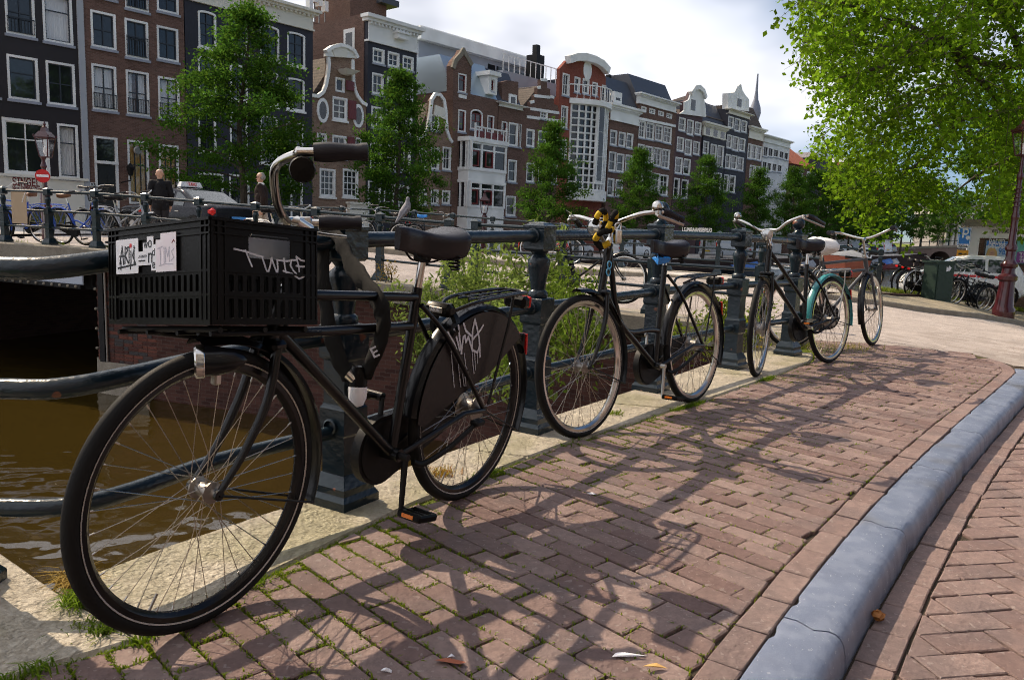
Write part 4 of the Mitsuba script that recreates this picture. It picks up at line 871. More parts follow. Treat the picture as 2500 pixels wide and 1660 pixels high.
def house(nm, label, Z, xl, xr, ytop, wall, wins, base=-1.6, depth=10.0, gable=None, roof='flat', roofmat='slate_roof', cat=None, cornice_=None, frieze='window_white', body=None, out=0.0):
    """xl, xr = (x, y) picture points on the left and right edges, ytop = a point on the top edge; wins = [(x0, y0, x1, y1, style)]"""
    key = thing(nm, label, cat or 'house', None); x0, x1 = hit(*Z(*xl))[0], hit(*Z(*xr))[0]; zt = hit(*Z(*ytop))[1]
    face = R4(x0 + .012, x1 - .012, base, zt)
    gp = None
    if gable: gp = [hit(*Z(*g)) for g in gable]; face = Polygon([(x0 + .012, base), *gp, (x1 - .012, base)]).buffer(0)
    holes = []
    for (a, b, c, d, st) in wins:
        (u0, v1), (u1, v0) = hit(*Z(a, b)), hit(*Z(c, d)); u0, u1 = max(u0, x0 + .05), min(u1, x1 - .05)
        st = STY.get(st, st) if isinstance(st, str) else st
        if st and st.get('door'):
            holes.append(R4(u0, u1, base, v1)); k = name_of('door', key); zl = v0; zm = zl + (v1 - zl) * st['door']
            obj('frame', loc(cat_([slab_xz(R4(u0, u1, base, v1).difference(R4(u0 + .11, u1 - .11, base - 1, v1 - .1)), -.03, .12), box(u0, u1, -.08, .1, zm - .07, zm + .07)])), 'window_white', k)
            obj('leaf', loc(cat_([box(u0 + .11, u1 - .11, .08, .14, base, zm - .07)] + [box(u0 + .2 + i * (u1 - u0 - .3) / 2, u0 + .1 + (i + .9) * (u1 - u0 - .3) / 2, .06, .08, zm - 1.9, zm - .4) for i in (0, 1)])), 'door_dark', k)
            obj('transom_light', loc(box(u0 + .11, u1 - .11, .09, .1, zm + .07, v1 - .1)), 'glass_dark', k); continue
        holes.append(window(key, u0, u1, v0, v1, st))
    wallp = face.difference(shapely.union_all([h.buffer(-.006) for h in holes])) if holes else face
    obj('wall', loc(slab_xz(wallp, 0, .32)), wall, key)
    zb = min([zt] + [p[1] for p in gp[:1] + gp[-1:]]) if gp else zt
    bt = hit(*Z(*body))[1] if body else zb
    obj('body', loc(box(x0 + .012, x1 - .012, .325, depth, base, bt - .02)), wall if wall != 'wall_white' else 'wall_tan', key)
    if roof == 'ridge':                    # a pitched roof behind the gable
        top = max(p[1] for p in gp) - .5; xm = (x0 + x1) / 2; obj('roof', loc(hull([(x, y, z) for y in (.34, depth) for x, z in ((x0 - .1, bt - .05), (x1 + .1, bt - .05), (xm, top))])), roofmat, key)
    elif roof == 'mansard':
        h = 2.6; obj('roof', loc(hull([(x, y, bt) for x in (x0, x1) for y in (.1, depth)] + [(x, y, bt + h) for x in (x0 + .05, x1 - .05) for y in (1.5, depth)])), roofmat, key)
    else: obj('roof', loc(box(x0, x1, .0, depth, bt - .02, bt + .04)), roofmat, key)
    if cornice_:
        zc = hit(*Z(*cornice_))[1]; cornice(key, x0 + .03, x1 - .03, zc, zt + .02, frieze)
    return key, x0, x1, zt
STY = dict(p={}, w=dict(sash='window_white'), w6=dict(sash='window_white', nx=3, nz=4, sill='white'), w4=dict(sash='window_white', nx=2, nz=3), bal=dict(bal=.38), cb=dict(cur='curtain', bal=.36), cp=dict(cur='curtain', bal=.36, part=1), c=dict(cur='curtain', nx=1, nz=1, zs=[.66]),
           one=dict(nx=1, zs=[.62]), two=dict(nx=1, nz=2, sash='window_white'), br=dict(cur='blind_straw', nx=3, nz=1, zs=[.62], sill=False), door=dict(door=.62), big=dict(nx=2, nz=2, zs=[.66], w=.14, sash='window_white'), tall=dict(nx=1, nz=3, sash='window_white'), r=dict(sash='sash_red', nx=1, zs=[.7]), h=dict(sash='window_white', nx=2, nz=2), blank=dict(nx=1, nz=1), wide=dict(nx=2, zs=[.7]), A=dict(sash='sash_red', arch=.35, nx=2, nz=2), a2=dict(nx=2, nz=3, arch=.12, sill='white', bal=0), dk=dict(nx=2, nz=2, frame='window_white'))
# --- the houses, left to right; window boxes are measured on enlarged crops of the photograph
H1, a0, a1, _ = house('black_corner_house', 'black plastered house at the left edge with white framed windows above a cream shop front', Z1, (-700, 560), (578, 620), (300, -560), 'wall_black',
    [(25, -90, 245, 265, 'bal'), (283, -60, 502, 318, 'c'), (42, 368, 270, 702, 'one'), (310, 412, 520, 737, 'p'), (10, 800, 345, 1210, 'big'), (388, 843, 545, 1225, 'c'), (-240, 330, -2, 668, 'p'), (-260, 780, -60, 1190, 'big')])
zs = hit(*Z1(300, 1222))[1]; obj('shop_front', loc(box(a0, a1 - .05, -.08, .02, -1.6, zs)), 'cream_paint', H1)
obj('shop_cornice', loc(box(a0, a1 - .03, -.2, .0, zs, zs + .12)), 'cream_paint', H1)
def sign_text(house, txt, zx, zy, h, m, width=None, Z=Z1, out=.085, bold=True):
    x, z = hit(*Z(zx, zy)); t = tf(meshkit.text_mesh(txt, h, .012, bold), rot(90, (1, 0, 0)))
    if width: t.apply_scale([width / t.extents[0], 1, 1])
    obj('lettering', loc(mv(t, x, -out, z)), m, house)
mat('dark_red', (.14, .02, .02), .5)
wS = hit(*Z1(265, 1262))[0] - hit(*Z1(78, 1262))[0]
sign_text(H1, 'SINGEL', 78, 1268, .36, 'dark_red', wS); sign_text(H1, 'ROYS', 160, 1284, .13, 'dark_red', wS * .42); sign_text(H1, 'Box Office, Travel', 80, 1298, .17, 'dark_red', wS * 1.25)
obj('shop_window', loc(box(a1 - 7.5, a1 - 5.2, -.10, -.075, -1.2, zs - 1.35)), 'glass_dark', H1); obj('shop_window', loc(box(a1 - 4.2, a1 - 1.1, -.10, -.075, -1.2, zs - 1.35)), 'glass_dark', H1)
obj('downpipe', loc(cat_([box(a1 - .22, a1 + .05, -.10, .0, -1.5, 17)])), 'grey_paint', H1)
H2, b0, b1_, _ = house('brown_brick_house', 'brown brick house with straw blinds and balustrades at its windows beside the black house', Z1, (582, 620), (1268, 600), (900, -420), 'wall_brown',
    [(612, -230, 795, 8, 'bal'), (848, -180, 1018, 92, 'bal'), (1068, -120, 1222, 108, 'p'), (615, 65, 797, 350, 'p'), (850, 122, 1018, 418, dict(bal=.55)), (1070, 172, 1222, 432, 'p'), (622, 432, 803, 768, 'cb'), (858, 475, 1024, 800, 'cp'), (1078, 520, 1230, 825, 'cb'), (638, 928, 817, 1400, 'door'), (868, 955, 1025, 1400, 'br'), (1082, 985, 1228, 1400, 'br')])
x, z = hit(*Z1(625, 1268)); obj('number_plate', loc(box(x - .14, x + .14, -.03, 0, z - .13, z + .13)), 'white_paint', H2); sign_text(H2, '93', 618, 1274, .14, 'door_dark', .2, out=.034)
x, z = hit(*Z1(937, 1032)); lampk = name_of('blind_lamp', H2); obj('disc', loc(mv(tf(lathe([(0, -.03), (.18, -.03), (.2, 0), (.16, .03), (0, .03)], 18), rot(90, (1, 0, 0))), x, -.06, z)), 'dull_steel', lampk)
x, z = hit(*Z1(872, 1165)); WL_ = thing('wall_lantern', 'black iron wall lantern on the brown brick house beside a straw blind', 'lantern')
obj('cage', loc(mv(lathe([(.10, -.28), (.20, .12), (.21, .13), (.05, .32), (.02, .34), (.0, .44)], 6), x, -.32, z)), 'black_matt', WL_); obj('bracket', loc(cat_([bar((x, -.32, z - .3), (x, -.32, z - .5), .03, 6), bar((x, -.32, z - .5), (x - .35, 0, z - .62), .03, 6)])), 'black_matt', WL_)
H3, c0, c1, _ = house('slate_black_house', 'blue black plastered house with a deep cream cornice behind the largest street tree', Z1, (1272, 600), (2140, 640), (2165, 88), 'wall_slate',
    [(1775, 178, 1908, 424, 'a2'), (1962, 225, 2085, 466, 'a2'), (1352, 80, 1480, 345, 'a2'), (1570, 130, 1695, 384, 'a2'), (1778, 492, 1903, 735, 'a2'), (1958, 540, 2082, 767, 'a2'), (1352, 395, 1480, 660, 'a2'), (1570, 450, 1695, 700, 'a2'), (1778, 800, 1900, 1125, 'a2'), (1953, 838, 2073, 1137, 'a2'), (1352, 740, 1480, 1050, 'a2'), (1570, 770, 1695, 1090, 'a2'), (1355, 1178, 1530, 1420, 'dk'), (1565, 1190, 1705, 1420, 'dk'), (1985, 1222, 2068, 1430, 'door')], cornice_=(2140, 212), frieze='cream_paint')
H4, d0, d1, _ = house('neck_gable_house', 'small brown brick house with a curved neck gable, oval windows and red shutters', Z2, (172, 900), (545, 900), (350, 315), 'wall_tan',
    [(225, 1150, 332, 1350, 'w6'), (383, 1152, 487, 1352, 'w6'), (208, 908, 273, 1067, dict(sash='window_white', nx=3, nz=5, sill=False)), (312, 922, 408, 1090, 'w4'), (448, 938, 507, 1090, 'w4'), (313, 658, 413, 832, dict(sash='window_white', nx=2, nz=3, sill='white')), (333, 528, 395, 638, dict(sash='window_white', nx=1, nz=1, sill=False))],
    gable=[(172, 668), (205, 668), (240, 640), (262, 590), (278, 520), (286, 440), (282, 395), (280, 352), (310, 328), (352, 318), (400, 328), (432, 350), (445, 398), (447, 470), (452, 560), (462, 620), (480, 660), (510, 700), (530, 722), (544, 728)], roof='ridge', roofmat='roof_tile', body=(172, 690))
def strip(house, Z, pts, w, m='window_white', y0=-.12, y1=.06, name='gable_trim'):
    L = LineString([hit(*Z(*p)) for p in pts]).buffer(w, cap_style=2); obj(name, loc(slab_xz(L, y0, y1)), m, house)
strip(H4, Z2, [(173, 655), (210, 660), (245, 632), (264, 585), (278, 515), (285, 440), (280, 392)], .10); strip(H4, Z2, [(447, 410), (448, 470), (452, 560), (463, 620), (482, 662), (512, 702), (544, 722)], .10)
ped = Polygon([hit(*Z2(*p)) for p in ((258, 388), (262, 356), (300, 330), (352, 318), (402, 330), (442, 356), (466, 402))]); obj('pediment', loc(slab_xz(ped, -.16, .1)), 'window_white', H4)
strip(H4, Z2, [(256, 356), (300, 326), (352, 312), (404, 326), (446, 352), (470, 400)], .10, y0=-.30); obj('pediment_shell', loc(slab_xz(Point(hit(*Z2(352, 352))).buffer(.55).intersection(ped), -.22, -.1)), 'cream_paint', H4)
for (zx, zy) in ((245, 757), (487, 795)):
    c = hit(*Z2(zx, zy)); e = shapely.affinity.scale(Point(c).buffer(1, 24), .42, .72); k = name_of('oval_window', H4); obj('frame', loc(slab_xz(e.difference(shapely.affinity.scale(e, .66, .72)), -.06, .02)), 'window_white', k); obj('pane', loc(slab_xz(shapely.affinity.scale(e, .68, .74), -.02, .0)), 'glass_dark', k)
for (x_0, y_0, x_1, y_1) in ((411, 935, 460, 1090), (415, 685, 468, 822), (398, 550, 460, 628)):
    (u0, v1), (u1, v0) = hit(*Z2(x_0, y_0)), hit(*Z2(x_1, y_1)); obj('shutter', loc(cat_([box(u0 + .03, u1, -.12, -.06, v0, v1)] + [box(u0 + .1, u1 - .08, -.135, -.12, v0 + (v1 - v0) * a, v0 + (v1 - v0) * b) for a, b in ((.06, .46), (.54, .94))])), 'shutter_red', H4)
(u0, v1), (u1, v0) = hit(*Z2(352, 478)), hit(*Z2(432, 525)); obj('hoist_hood', loc(hull([(u0 - .1, y, v1) for y in (-.9, 0)] + [(u1 + .1, y, v1) for y in (-.9, 0)] + [(u0 + .2, y, v0) for y in (-.6, 0)] + [(u1 - .2, y, v0) for y in (-.6, 0)])), 'cream_paint', H4)
(u0, v1), (u1, v0) = hit(*Z2(412, 1380)), hit(*Z2(545, 1460)); obj('porch', loc(cat_([box(u0, u1 - .1, -.3, 0, -1.5, v1 - .12), box(u0 - .1, u1, -.4, 0, v1 - .12, v1)])), 'cream_paint', H4)
H5, e0, e1, _ = house('black_cornice_house', 'tall narrow black house with a bulky white cornice and hoisting beam', Z2, (549, 700), (888, 500), (750, 158), 'wall_slate',
    [(588, 325, 667, 447, 'h'), (691, 350, 769, 472, 'h'), (793, 378, 866, 492, 'h'), (583, 495, 661, 656, 'h'), (687, 520, 763, 680, 'h'), (790, 548, 862, 702, 'h'), (578, 725, 656, 882, 'h'), (680, 750, 757, 902, 'h'), (785, 775, 855, 925, 'h'), (570, 970, 647, 1160, 'h'), (668, 985, 745, 1170, 'h'), (770, 1000, 845, 1180, 'h'), (555, 1238, 641, 1440, 'door'), (665, 1250, 737, 1450, 'tall'), (765, 1265, 835, 1450, 'tall')], cornice_=(572, 278), depth=9)
zc = hit(*Z2(765, 262)); obj('hoist_beam', loc(cat_([box(zc[0] - .45, zc[0] + .45, -.5, -.05, zc[1] - .12, zc[1] + .18), box(zc[0] - .55, zc[0] + .55, -.6, -.05, zc[1] + .18, zc[1] + .3)])), 'window_white', H5)
obj('side_wall', loc(box(e0 - .04, e0 + .011, .33, 9.0, 8.0, hit(*Z2(572, 278))[1] + 1.6)), 'wall_brown', H5)
k = name_of('side_window', H5); zq = hit(*Z2(526, 340))[1]; obj('frame', loc(box(e0 - .09, e0 - .045, 1.2, 2.3, zq - .1, zq + 1.5)), 'window_white', k); obj('pane', loc(box(e0 - .10, e0 - .091, 1.42, 2.08, zq + .15, zq + 1.25)), 'glass_dark', k)
H6, *_ = house('bell_gable_house', 'low brown house with a white bell gable half hidden by the second tree', Z2, (892, 900), (1128, 1000), (1010, 760), 'wall_tan',
    [(905, 1010, 955, 1165, 'h'), (985, 1005, 1040, 1165, 'h'), (1066, 1003, 1122, 1168, 'h'), (905, 1290, 955, 1400, 'h'), (985, 1295, 1035, 1400, 'h'), (1062, 1300, 1116, 1398, 'h'), (985, 780, 1040, 900, 'h')],
    gable=[(892, 960), (930, 940), (960, 880), (975, 780), (985, 690), (1010, 650), (1045, 655), (1070, 690), (1080, 760), (1088, 900), (1110, 960), (1128, 985)], roof='ridge', roofmat='roof_tile', body=(892, 960))
strip(H6, Z2, [(895, 950), (932, 930), (962, 870), (978, 770), (988, 685), (1012, 645), (1045, 650), (1072, 688), (1083, 760), (1090, 890), (1110, 950), (1128, 975)], .11); strip(H6, Z2, [(1005, 755), (1085, 785)], .35, 'cream_paint', name='hoist_hood')
H7, g0_, g1_, _ = house('white_bay_house', 'brown brick house with a white two storey bay, a red balcony and a pointed dormer', Z2, (1132, 900), (1440, 900), (1300, 655), 'wall_brown',
    [(1173, 748, 1221, 908, 'r'), (1256, 775, 1337, 897, 'A'), (1372, 788, 1414, 917, 'r'), (1420, 1000, 1436, 1180, 'blank')], roof='mansard', roofmat='zinc', body=(1300, 655))
dg = Polygon([hit(*Z2(*p)) for p in ((1136, 690), (1134, 450), (1150, 415), (1190, 370), (1204, 340), (1216, 372), (1262, 445), (1252, 690))]); (u0, v1), (u1, v0) = hit(*Z2(1171, 498)), hit(*Z2(1226, 640))
obj('dormer_gable', loc(slab_xz(dg.difference(R4(u0 + .01, u1 - .01, v0 + .01, v1 - .01)), -.04, .6)), 'wall_brown', H7); window(H7, u0, u1, v0, v1, STY['r']); strip(H7, Z2, [(1134, 470), (1150, 418), (1190, 372), (1204, 345), (1216, 372), (1262, 448)], .16, 'old_stone', name='dormer_coping')
(u0, v1), (u1, v0) = hit(*Z2(1172, 645)), hit(*Z2(1226, 680)); obj('dormer_panel', loc(box(u0, u1, -.07, -.03, v0, v1)), 'window_white', H7)
(u0, v1), (u1, v0) = hit(*Z2(1378, 515)), hit(*Z2(1430, 655)); obj('white_dormer', loc(cat_([ring(u0, u1, v0, v1, .25, -.1, 1.2)[0], box(u0 - .2, u1 + .2, -.3, 1.2, v1, v1 + .3)])), 'window_white', H7); window(H7, u0 + .25, u1 - .25, v0 + .25, v1 - .25, STY['r'])
# the bay: three faces
(u0, v1), (u1, v0) = hit(*Z2(1178, 960)), hit(*Z2(1416, 1440)); bk = name_of('bay', H7); pr = 1.0
def bayframe(x0, x1, z0, z1, y0=-1.0, sash='sash_red', n=3):
    w = []
    for i in range(n + 1): x = x0 + (x1 - x0) * i / n; w.append(box(x - .09, x + .09, y0 - .05, y0 + .08, z0, z1))
    return w + [box(x0, x1, y0 - .05, y0 + .08, z0 - .02, z0 + .14), box(x0, x1, y0 - .05, y0 + .08, z1 - .14, z1), box(x0, x1, y0 - .03, y0 + .06, z0 + (z1 - z0) * .7, z0 + (z1 - z0) * .7 + .1)]
bz1, bz2 = hit(*Z2(1300, 1168))[1], hit(*Z2(1300, 1250))[1]; zb_ = hit(*Z2(1300, 985))[1]; bz3 = hit(*Z2(1300, 1420))[1]
obj('panel', loc(box(u0, u1, -pr, 0, bz2, bz1)), 'window_white', bk); obj('panel', loc(box(u0, u1, -pr, 0, -1.4, bz3)), 'window_white', bk)
obj('moulding', loc(cat_([box(u0 - .15, u1 + .15, -pr - .15, 0, zb_, zb_ + .3), box(u0 - .08, u1 + .08, -pr - .08, 0, bz2 - .1, bz2 + .1), box(u0 - .08, u1 + .08, -pr - .08, 0, bz1 - .1, bz1 + .1)])), 'window_white', bk)
for (z0_, z1_) in ((bz1, zb_), (bz3, bz2)):
    obj('frame', loc(cat_(bayframe(u0, u1, z0_, z1_, -pr) + [box(u0 - .04, u0 + .06, -pr * (i + .5) / 2 - .08, -pr * (i + .5) / 2 + .08, z0_, z1_) for i in (0, 1, 2)])), 'window_white', bk); obj('pane', loc(box(u0 + .03, u1 - .03, -pr + .04, .0, z0_ + .02, z1_ - .02)), 'glass_dark', bk)
    for i in (0, 1): x = u0 + (u1 - u0) * (i + .5) / 3 - .45 + i * .2; obj('red_sash', loc(ring(x, x + .8, z0_ + .2, z0_ + (z1_ - z0_) * .68, .08, -pr - .06, -pr + .02)[0]), 'sash_red', bk)
zr = hit(*Z2(1330, 885))[1]; obj('balcony_rail', loc(cat_([box(u0 + .5, u1, -pr - .1, -pr, zr - .1, zr), box(u0 + .5, u0 + .62, -pr - .1, -pr, zb_ + .3, zr + .2), box(u1 - .12, u1, -pr - .1, -pr, zb_ + .3, zr + .2)] + [box(x, x + .07, -pr - .08, -pr - .02, zb_ + .3, zr) for x in np.linspace(u0 + .9, u1 - .4, 5)])), 'window_white', bk)
obj('balcony_panel', loc(box(u0 + .7, u1 - .2, -pr + .02, -pr + .06, zb_ + .3, zr - .3)), 'shutter_red', bk)
H8, *_ = house('chimney_house', 'narrow brown brick house with clustered chimneys and an arched dormer beside the white bay', Z2, (1443, 900), (1606, 900), (1520, 715), 'wall_brown',
    [(1470, 830, 1502, 1002, 'r'), (1519, 836, 1577, 1006, 'two'), (1592, 850, 1604, 1010, 'blank'), (1464, 1083, 1494, 1240, 'r'), (1514, 1090, 1568, 1250, 'two'), (1460, 1330, 1482, 1480, 'two'), (1500, 1338, 1562, 1480, 'two')], roof='mansard', roofmat='slate_roof', cornice_=(1520, 740))
dg = Polygon([hit(*Z2(*p)) for p in ((1488, 730), (1490, 560), (1530, 550), (1600, 560), (1600, 740))]); (u0, v1), (u1, v0) = hit(*Z2(1533, 640)), hit(*Z2(1582, 735))
obj('dormer', loc(slab_xz(dg, .25, .9)), 'wall_brown', H8); obj('dormer_window', loc(slab_xz(R4(u0, u1, v0, v1), .15, .24)), 'window_white', H8); obj('dormer_pane', loc(slab_xz(R4(u0 + .2, u1 - .2, v0 + .2, v1 - .2), .12, .149)), 'glass_dark', H8)
for i, zx in enumerate((1448, 1462, 1480)): x, z = hit(*Z2(zx, 480)); obj('chimney', loc(box(x - .18, x + .18, 1.5, 2.1, z - 3, z)), 'wall_red', H8)
H9, *_ = house('step_gable_house', 'brown house with a stepped gable striped in white stone', Z2, (1608, 900), (1862, 900), (1750, 560), 'wall_brown',
    [(1734, 753, 1782, 822, 'h'), (1640, 880, 1690, 1010, 'two'), (1720, 890, 1775, 1020, 'two'), (1810, 900, 1850, 1030, 'two'), (1640, 1110, 1690, 1250, 'two'), (1720, 1115, 1775, 1255, 'two'), (1810, 1120, 1850, 1260, 'two')],
    gable=[(1608, 745), (1662, 738), (1664, 700), (1690, 695), (1692, 655), (1712, 650), (1714, 600), (1735, 596), (1736, 545), (1778, 548), (1780, 605), (1800, 610), (1802, 660), (1825, 668), (1828, 715), (1852, 722), (1862, 770)], roof='ridge', roofmat='roof_tile', body=(1608, 750))
for (p, q) in (((1664, 702), (1690, 696)), ((1692, 657), (1800, 668)), ((1664, 745), (1860, 775)), ((1714, 602), (1735, 598)), ((1736, 547), (1778, 550)), ((1802, 662), (1826, 670)), ((1640, 800), (1862, 830))): strip(H9, Z2, [p, q], .11, 'window_white', y0=-.05, name='stone_band')
H10, k0, k1, _ = house('red_arch_house', 'modern red brick house with an arched white top and a tall white glazed bay', Z2, (1867, 900), (2182, 900), (2040, 700), 'wall_red',
    [(1884, 498, 1927, 662, 'h'), (1878, 720, 1917, 882, 'h'), (1872, 950, 1910, 1090, 'h'), (1968, 523, 2002, 640, 'two'), (2024, 535, 2064, 650, 'two'), (2090, 560, 2122, 660, 'two'), (2155, 580, 2178, 700, 'two'), (2158, 780, 2178, 930, 'two'), (2150, 990, 2172, 1130, 'two')],
    gable=[(1867, 470), (1915, 415), (1960, 402), (2020, 402), (2080, 420), (2130, 448), (2168, 490), (2182, 540)])
strip(H10, Z2, [(1908, 412), (1960, 396), (2020, 395), (2080, 412), (2135, 442), (2178, 490)], .30, y0=-.5)
c = hit(*Z2(2055, 483)); obj('round_window', loc(slab_xz(shapely.affinity.scale(Point(c).buffer(.8), .75, 1), -.05, 0)), 'window_white', H10)
def curved(house, name, m, x0, x1, z0, z1, bulge, th=.1, y0=0, n=14): # a shallow curved front
    xs = np.linspace(x0, x1, n); ys = -y0 - bulge * (1 - ((xs - (x0 + x1) / 2) / ((x1 - x0) / 2)) ** 2); v = []
    for z in (z0, z1): v += [np.c_[xs, ys, np.full(n, z)], np.c_[xs, ys * 0 + .0, np.full(n, z)]]
    v = np.vstack(v); f = []
    for i in range(n - 1): f += [(i, i + 1, 2 * n + i + 1), (i, 2 * n + i + 1, 2 * n + i), (2 * n + i, 2 * n + i + 1, 3 * n + i + 1), (2 * n + i, 3 * n + i + 1, 3 * n + i), (i, n + i + 1, i + 1), (i, n + i, n + i + 1)]
    f += [(0, 2 * n, 3 * n), (0, 3 * n, n), (n - 1, 2 * n - 1, 4 * n - 1), (n - 1, 4 * n - 1, 3 * n - 1)]
    return obj(name, loc(trimesh.Trimesh(v, f, process=False)), m, house)
(u0, v1), (u1, v0) = hit(*Z2(1943, 735)), hit(*Z2(2158, 1385)); zt_, zb2 = hit(*Z2(2050, 700))[1], hit(*Z2(2050, 735))[1]; B10 = name_of('glazed_bay', H10)
curved(B10, 'balcony_slab', 'window_white', u0 - .3, u1 + .3, zb2, zt_, 1.5, y0=.1); curved(B10, 'foot', 'window_white', u0 - .2, u1 + .2, v0, v0 + .9, 1.4, y0=.1); curved(B10, 'glass', 'glass_dark', u0 + .05, u1 - .05, v0 + .9, zb2, 1.05)
fm = []
for x in np.linspace(u0, u1, 11):
    yb = -1.15 * (1 - ((x - (u0 + u1) / 2) / ((u1 - u0) / 2)) ** 2) - .04; fm.append(box(x - .07, x + .07, yb - .06, yb + .05, v0 + .9, zb2))
for z in np.linspace(v0 + .9, zb2, 13):
    xs = np.linspace(u0, u1, 12)
    for a, b in zip(xs[:-1], xs[1:]): ya, yb = [-1.15 * (1 - ((q - (u0 + u1) / 2) / ((u1 - u0) / 2)) ** 2) - .06 for q in (a, b)]; fm.append(bar((a, ya, z), (b, yb, z), .07, 4))
obj('lattice', loc(cat_(fm)), 'window_white', B10)
for f in (.18, .44, .70):
    z = v0 + (zb2 - v0) * f; obj('spandrel', loc(box((u0 + u1) / 2 - .55, (u0 + u1) / 2 + .55, -1.32, -1.2, z, z + 2.6)), 'window_white', B10); obj('bay_door', loc(box((u0 + u1) / 2 - .35, (u0 + u1) / 2 + .35, -1.335, -1.321, z + .3, z + 2.3)), 'glass_dark', B10)
zr = hit(*Z2(2050, 608))[1]; xs = np.linspace(u0 - .3, u1 + .3, 14); yb = -1.6 * (1 - ((xs - (u0 + u1) / 2) / ((u1 - u0) / 2 + .3)) ** 2)
obj('balcony_rail', loc(cat_([tube(np.c_[xs, yb, np.full(14, zr)], .05, 5)] + [bar((x, y, zt_), (x, y, zr), .03, 4) for x, y in zip(xs, yb)])), 'window_white', B10)
# --- the further houses, on the third crop
H11, *_ = house('white_attic_house', 'brown brick house with a white bracketed attic and slate dormer roof', Z3, (268, 800), (488, 800), (390, 505), 'wall_brown', [(284, 680, 329, 806, 'two'), (349, 695, 394, 815, 'two'), (409, 705, 452, 830, 'two'), (274, 845, 320, 1003, 'two'), (334, 860, 382, 1010, 'two'), (400, 870, 448, 1015, 'two'), (262, 1050, 306, 1192, 'two'), (325, 1060, 372, 1195, 'two'), (368, 570, 396, 622, 'blank')], cornice_=(390, 625), roof='mansard')
(u0, v1), (u1, v0) = hit(*Z3(322, 385)), hit(*Z3(376, 500)); obj('dormer', loc(box(u0, u1, .1, 3, v0, v1)), 'window_white', H11); obj('dormer_pane', loc(box(u0 + .3, u1 - .3, .08, .099, v0 + .4, v1 - .5)), 'glass_dark', H11)
H12, *_ = house('four_window_house', 'wide brown brick house of four window bays with white blinds in every window', Z3, (491, 800), (777, 800), (650, 500), 'wall_brown',
    [(a + s, b + q, c + s2, d + q2, dict(nx=2, nz=2, sash='window_white', zs=[.45, .72])) for (a, b, c, d) in ((492, 605, 546, 752),) for s, q, s2, q2 in ((0, 0, 0, 0), (69, 17, 67, 12), (137, 34, 134, 22), (202, 49, 200, 40))] + [(485, 785, 536, 925, 'w4'), (552, 802, 603, 945, 'w4'), (616, 813, 666, 965, 'w4'), (681, 825, 731, 983, 'w4'), (478, 970, 525, 1130, 'w4'), (540, 985, 590, 1145, 'w4'), (605, 1010, 655, 1170, 'w4'), (667, 1022, 718, 1188, 'w4'), (519, 500, 556, 551, dict(w=.06, sash='window_white', sill=False)), (580, 515, 623, 566, dict(w=.06, sash='window_white', sill=False)), (650, 535, 691, 582, dict(w=.06, sash='window_white', sill=False)), (714, 553, 753, 601, dict(w=.06, sash='window_white', sill=False))], roof='mansard')
x0_, x1_ = hit(*Z3(495, 600))[0], hit(*Z3(775, 650))[0]; za, zb3 = hit(*Z3(640, 597))[1], hit(*Z3(640, 500))[1]; cornice(H12, x0_, x1_, zb3 - .15, zb3 + .75); strip(H12, Z3, [(497, 596), (777, 655)], .12, name='string_course')
(u0, v1), (u1, v0) = hit(*Z3(378, 235)), hit(*Z3(490, 360)); obj('roof_cabin', loc(hull([(x, y, z) for y in (4, 8) for x, z in ((u0, v0 - 1), (u1, v0 - 1), (u0, v1), (u0 + (u1 - u0) * .6, v1))])), 'wall_white', H12)
for zx, zy in ((500, 235), (555, 330)): x, z = hit(*Z3(zx, zy)); obj('chimney', loc(cat_([box(x - .3, x + .3, 3, 3.6, z - 2.5, z - .6), lathe([(.22, z - .6), (.22, z - .1), (.4, z - .08), (.4, z), (0, z)], 8) if 0 else box(x - .2, x + .2, 3.1, 3.5, z - .6, z)])), 'wall_white' if zx > 520 else 'black_matt', H12)
H13, *_ = house('purple_gable_house', 'purple brown house with a white scrolled neck gable', Z3, (786, 800), (988, 800), (900, 572), 'wall_purple', [(809, 583, 854, 697, 'two'), (873, 600, 915, 727, 'two'), (933, 617, 974, 727, 'two'), (796, 733, 841, 852, 'two'), (858, 750, 901, 880, 'two'), (920, 766, 962, 877, 'two'), (781, 888, 829, 1022, 'two'), (846, 900, 890, 1030, 'two'), (765, 1048, 806, 1207, 'two'), (830, 1060, 872, 1210, 'two')], gable=[(786, 565), (835, 545), (838, 470), (870, 455), (888, 400), (915, 365), (945, 362), (975, 390), (990, 440), (995, 500), (990, 585)])
gp_ = Polygon([hit(*Z3(*p)) for p in ((806, 560), (838, 535), (840, 470), (872, 455), (890, 402), (916, 366), (945, 362), (974, 392), (990, 440), (1004, 520), (1006, 585))]); (u0, v1), (u1, v0) = hit(*Z3(892, 448)), hit(*Z3(920, 540)); obj('white_gable', loc(slab_xz(gp_, -.16, -.01)), 'window_white', H13); obj('gable_window', loc(box(u0, u1, -.18, -.161, v0, v1)), 'glass_dark', H13); strip(H13, Z3, [(885, 405), (914, 362), (946, 358), (978, 388), (995, 440)], .22, y0=-.4)
obj('brick_top', loc(box(hit(*Z3(600, 400))[0], hit(*Z3(800, 400))[0], 3, 9, hit(*Z3(700, 520))[1], hit(*Z3(780, 365))[1])), 'wall_brown', H13)
H14, *_ = house('low_black_house', 'lower black house with a cream attic band of small square windows', Z3, (991, 800), (1166, 800), (1080, 655), 'wall_slate', [(996, 765, 1032, 870, 'two'), (1053, 788, 1088, 942, 'two'), (1106, 798, 1142, 972, 'two'), (985, 960, 1022, 1110, 'two'), (1040, 990, 1075, 1150, 'two'), (1090, 1008, 1124, 1172, 'two')], roof='mansard')
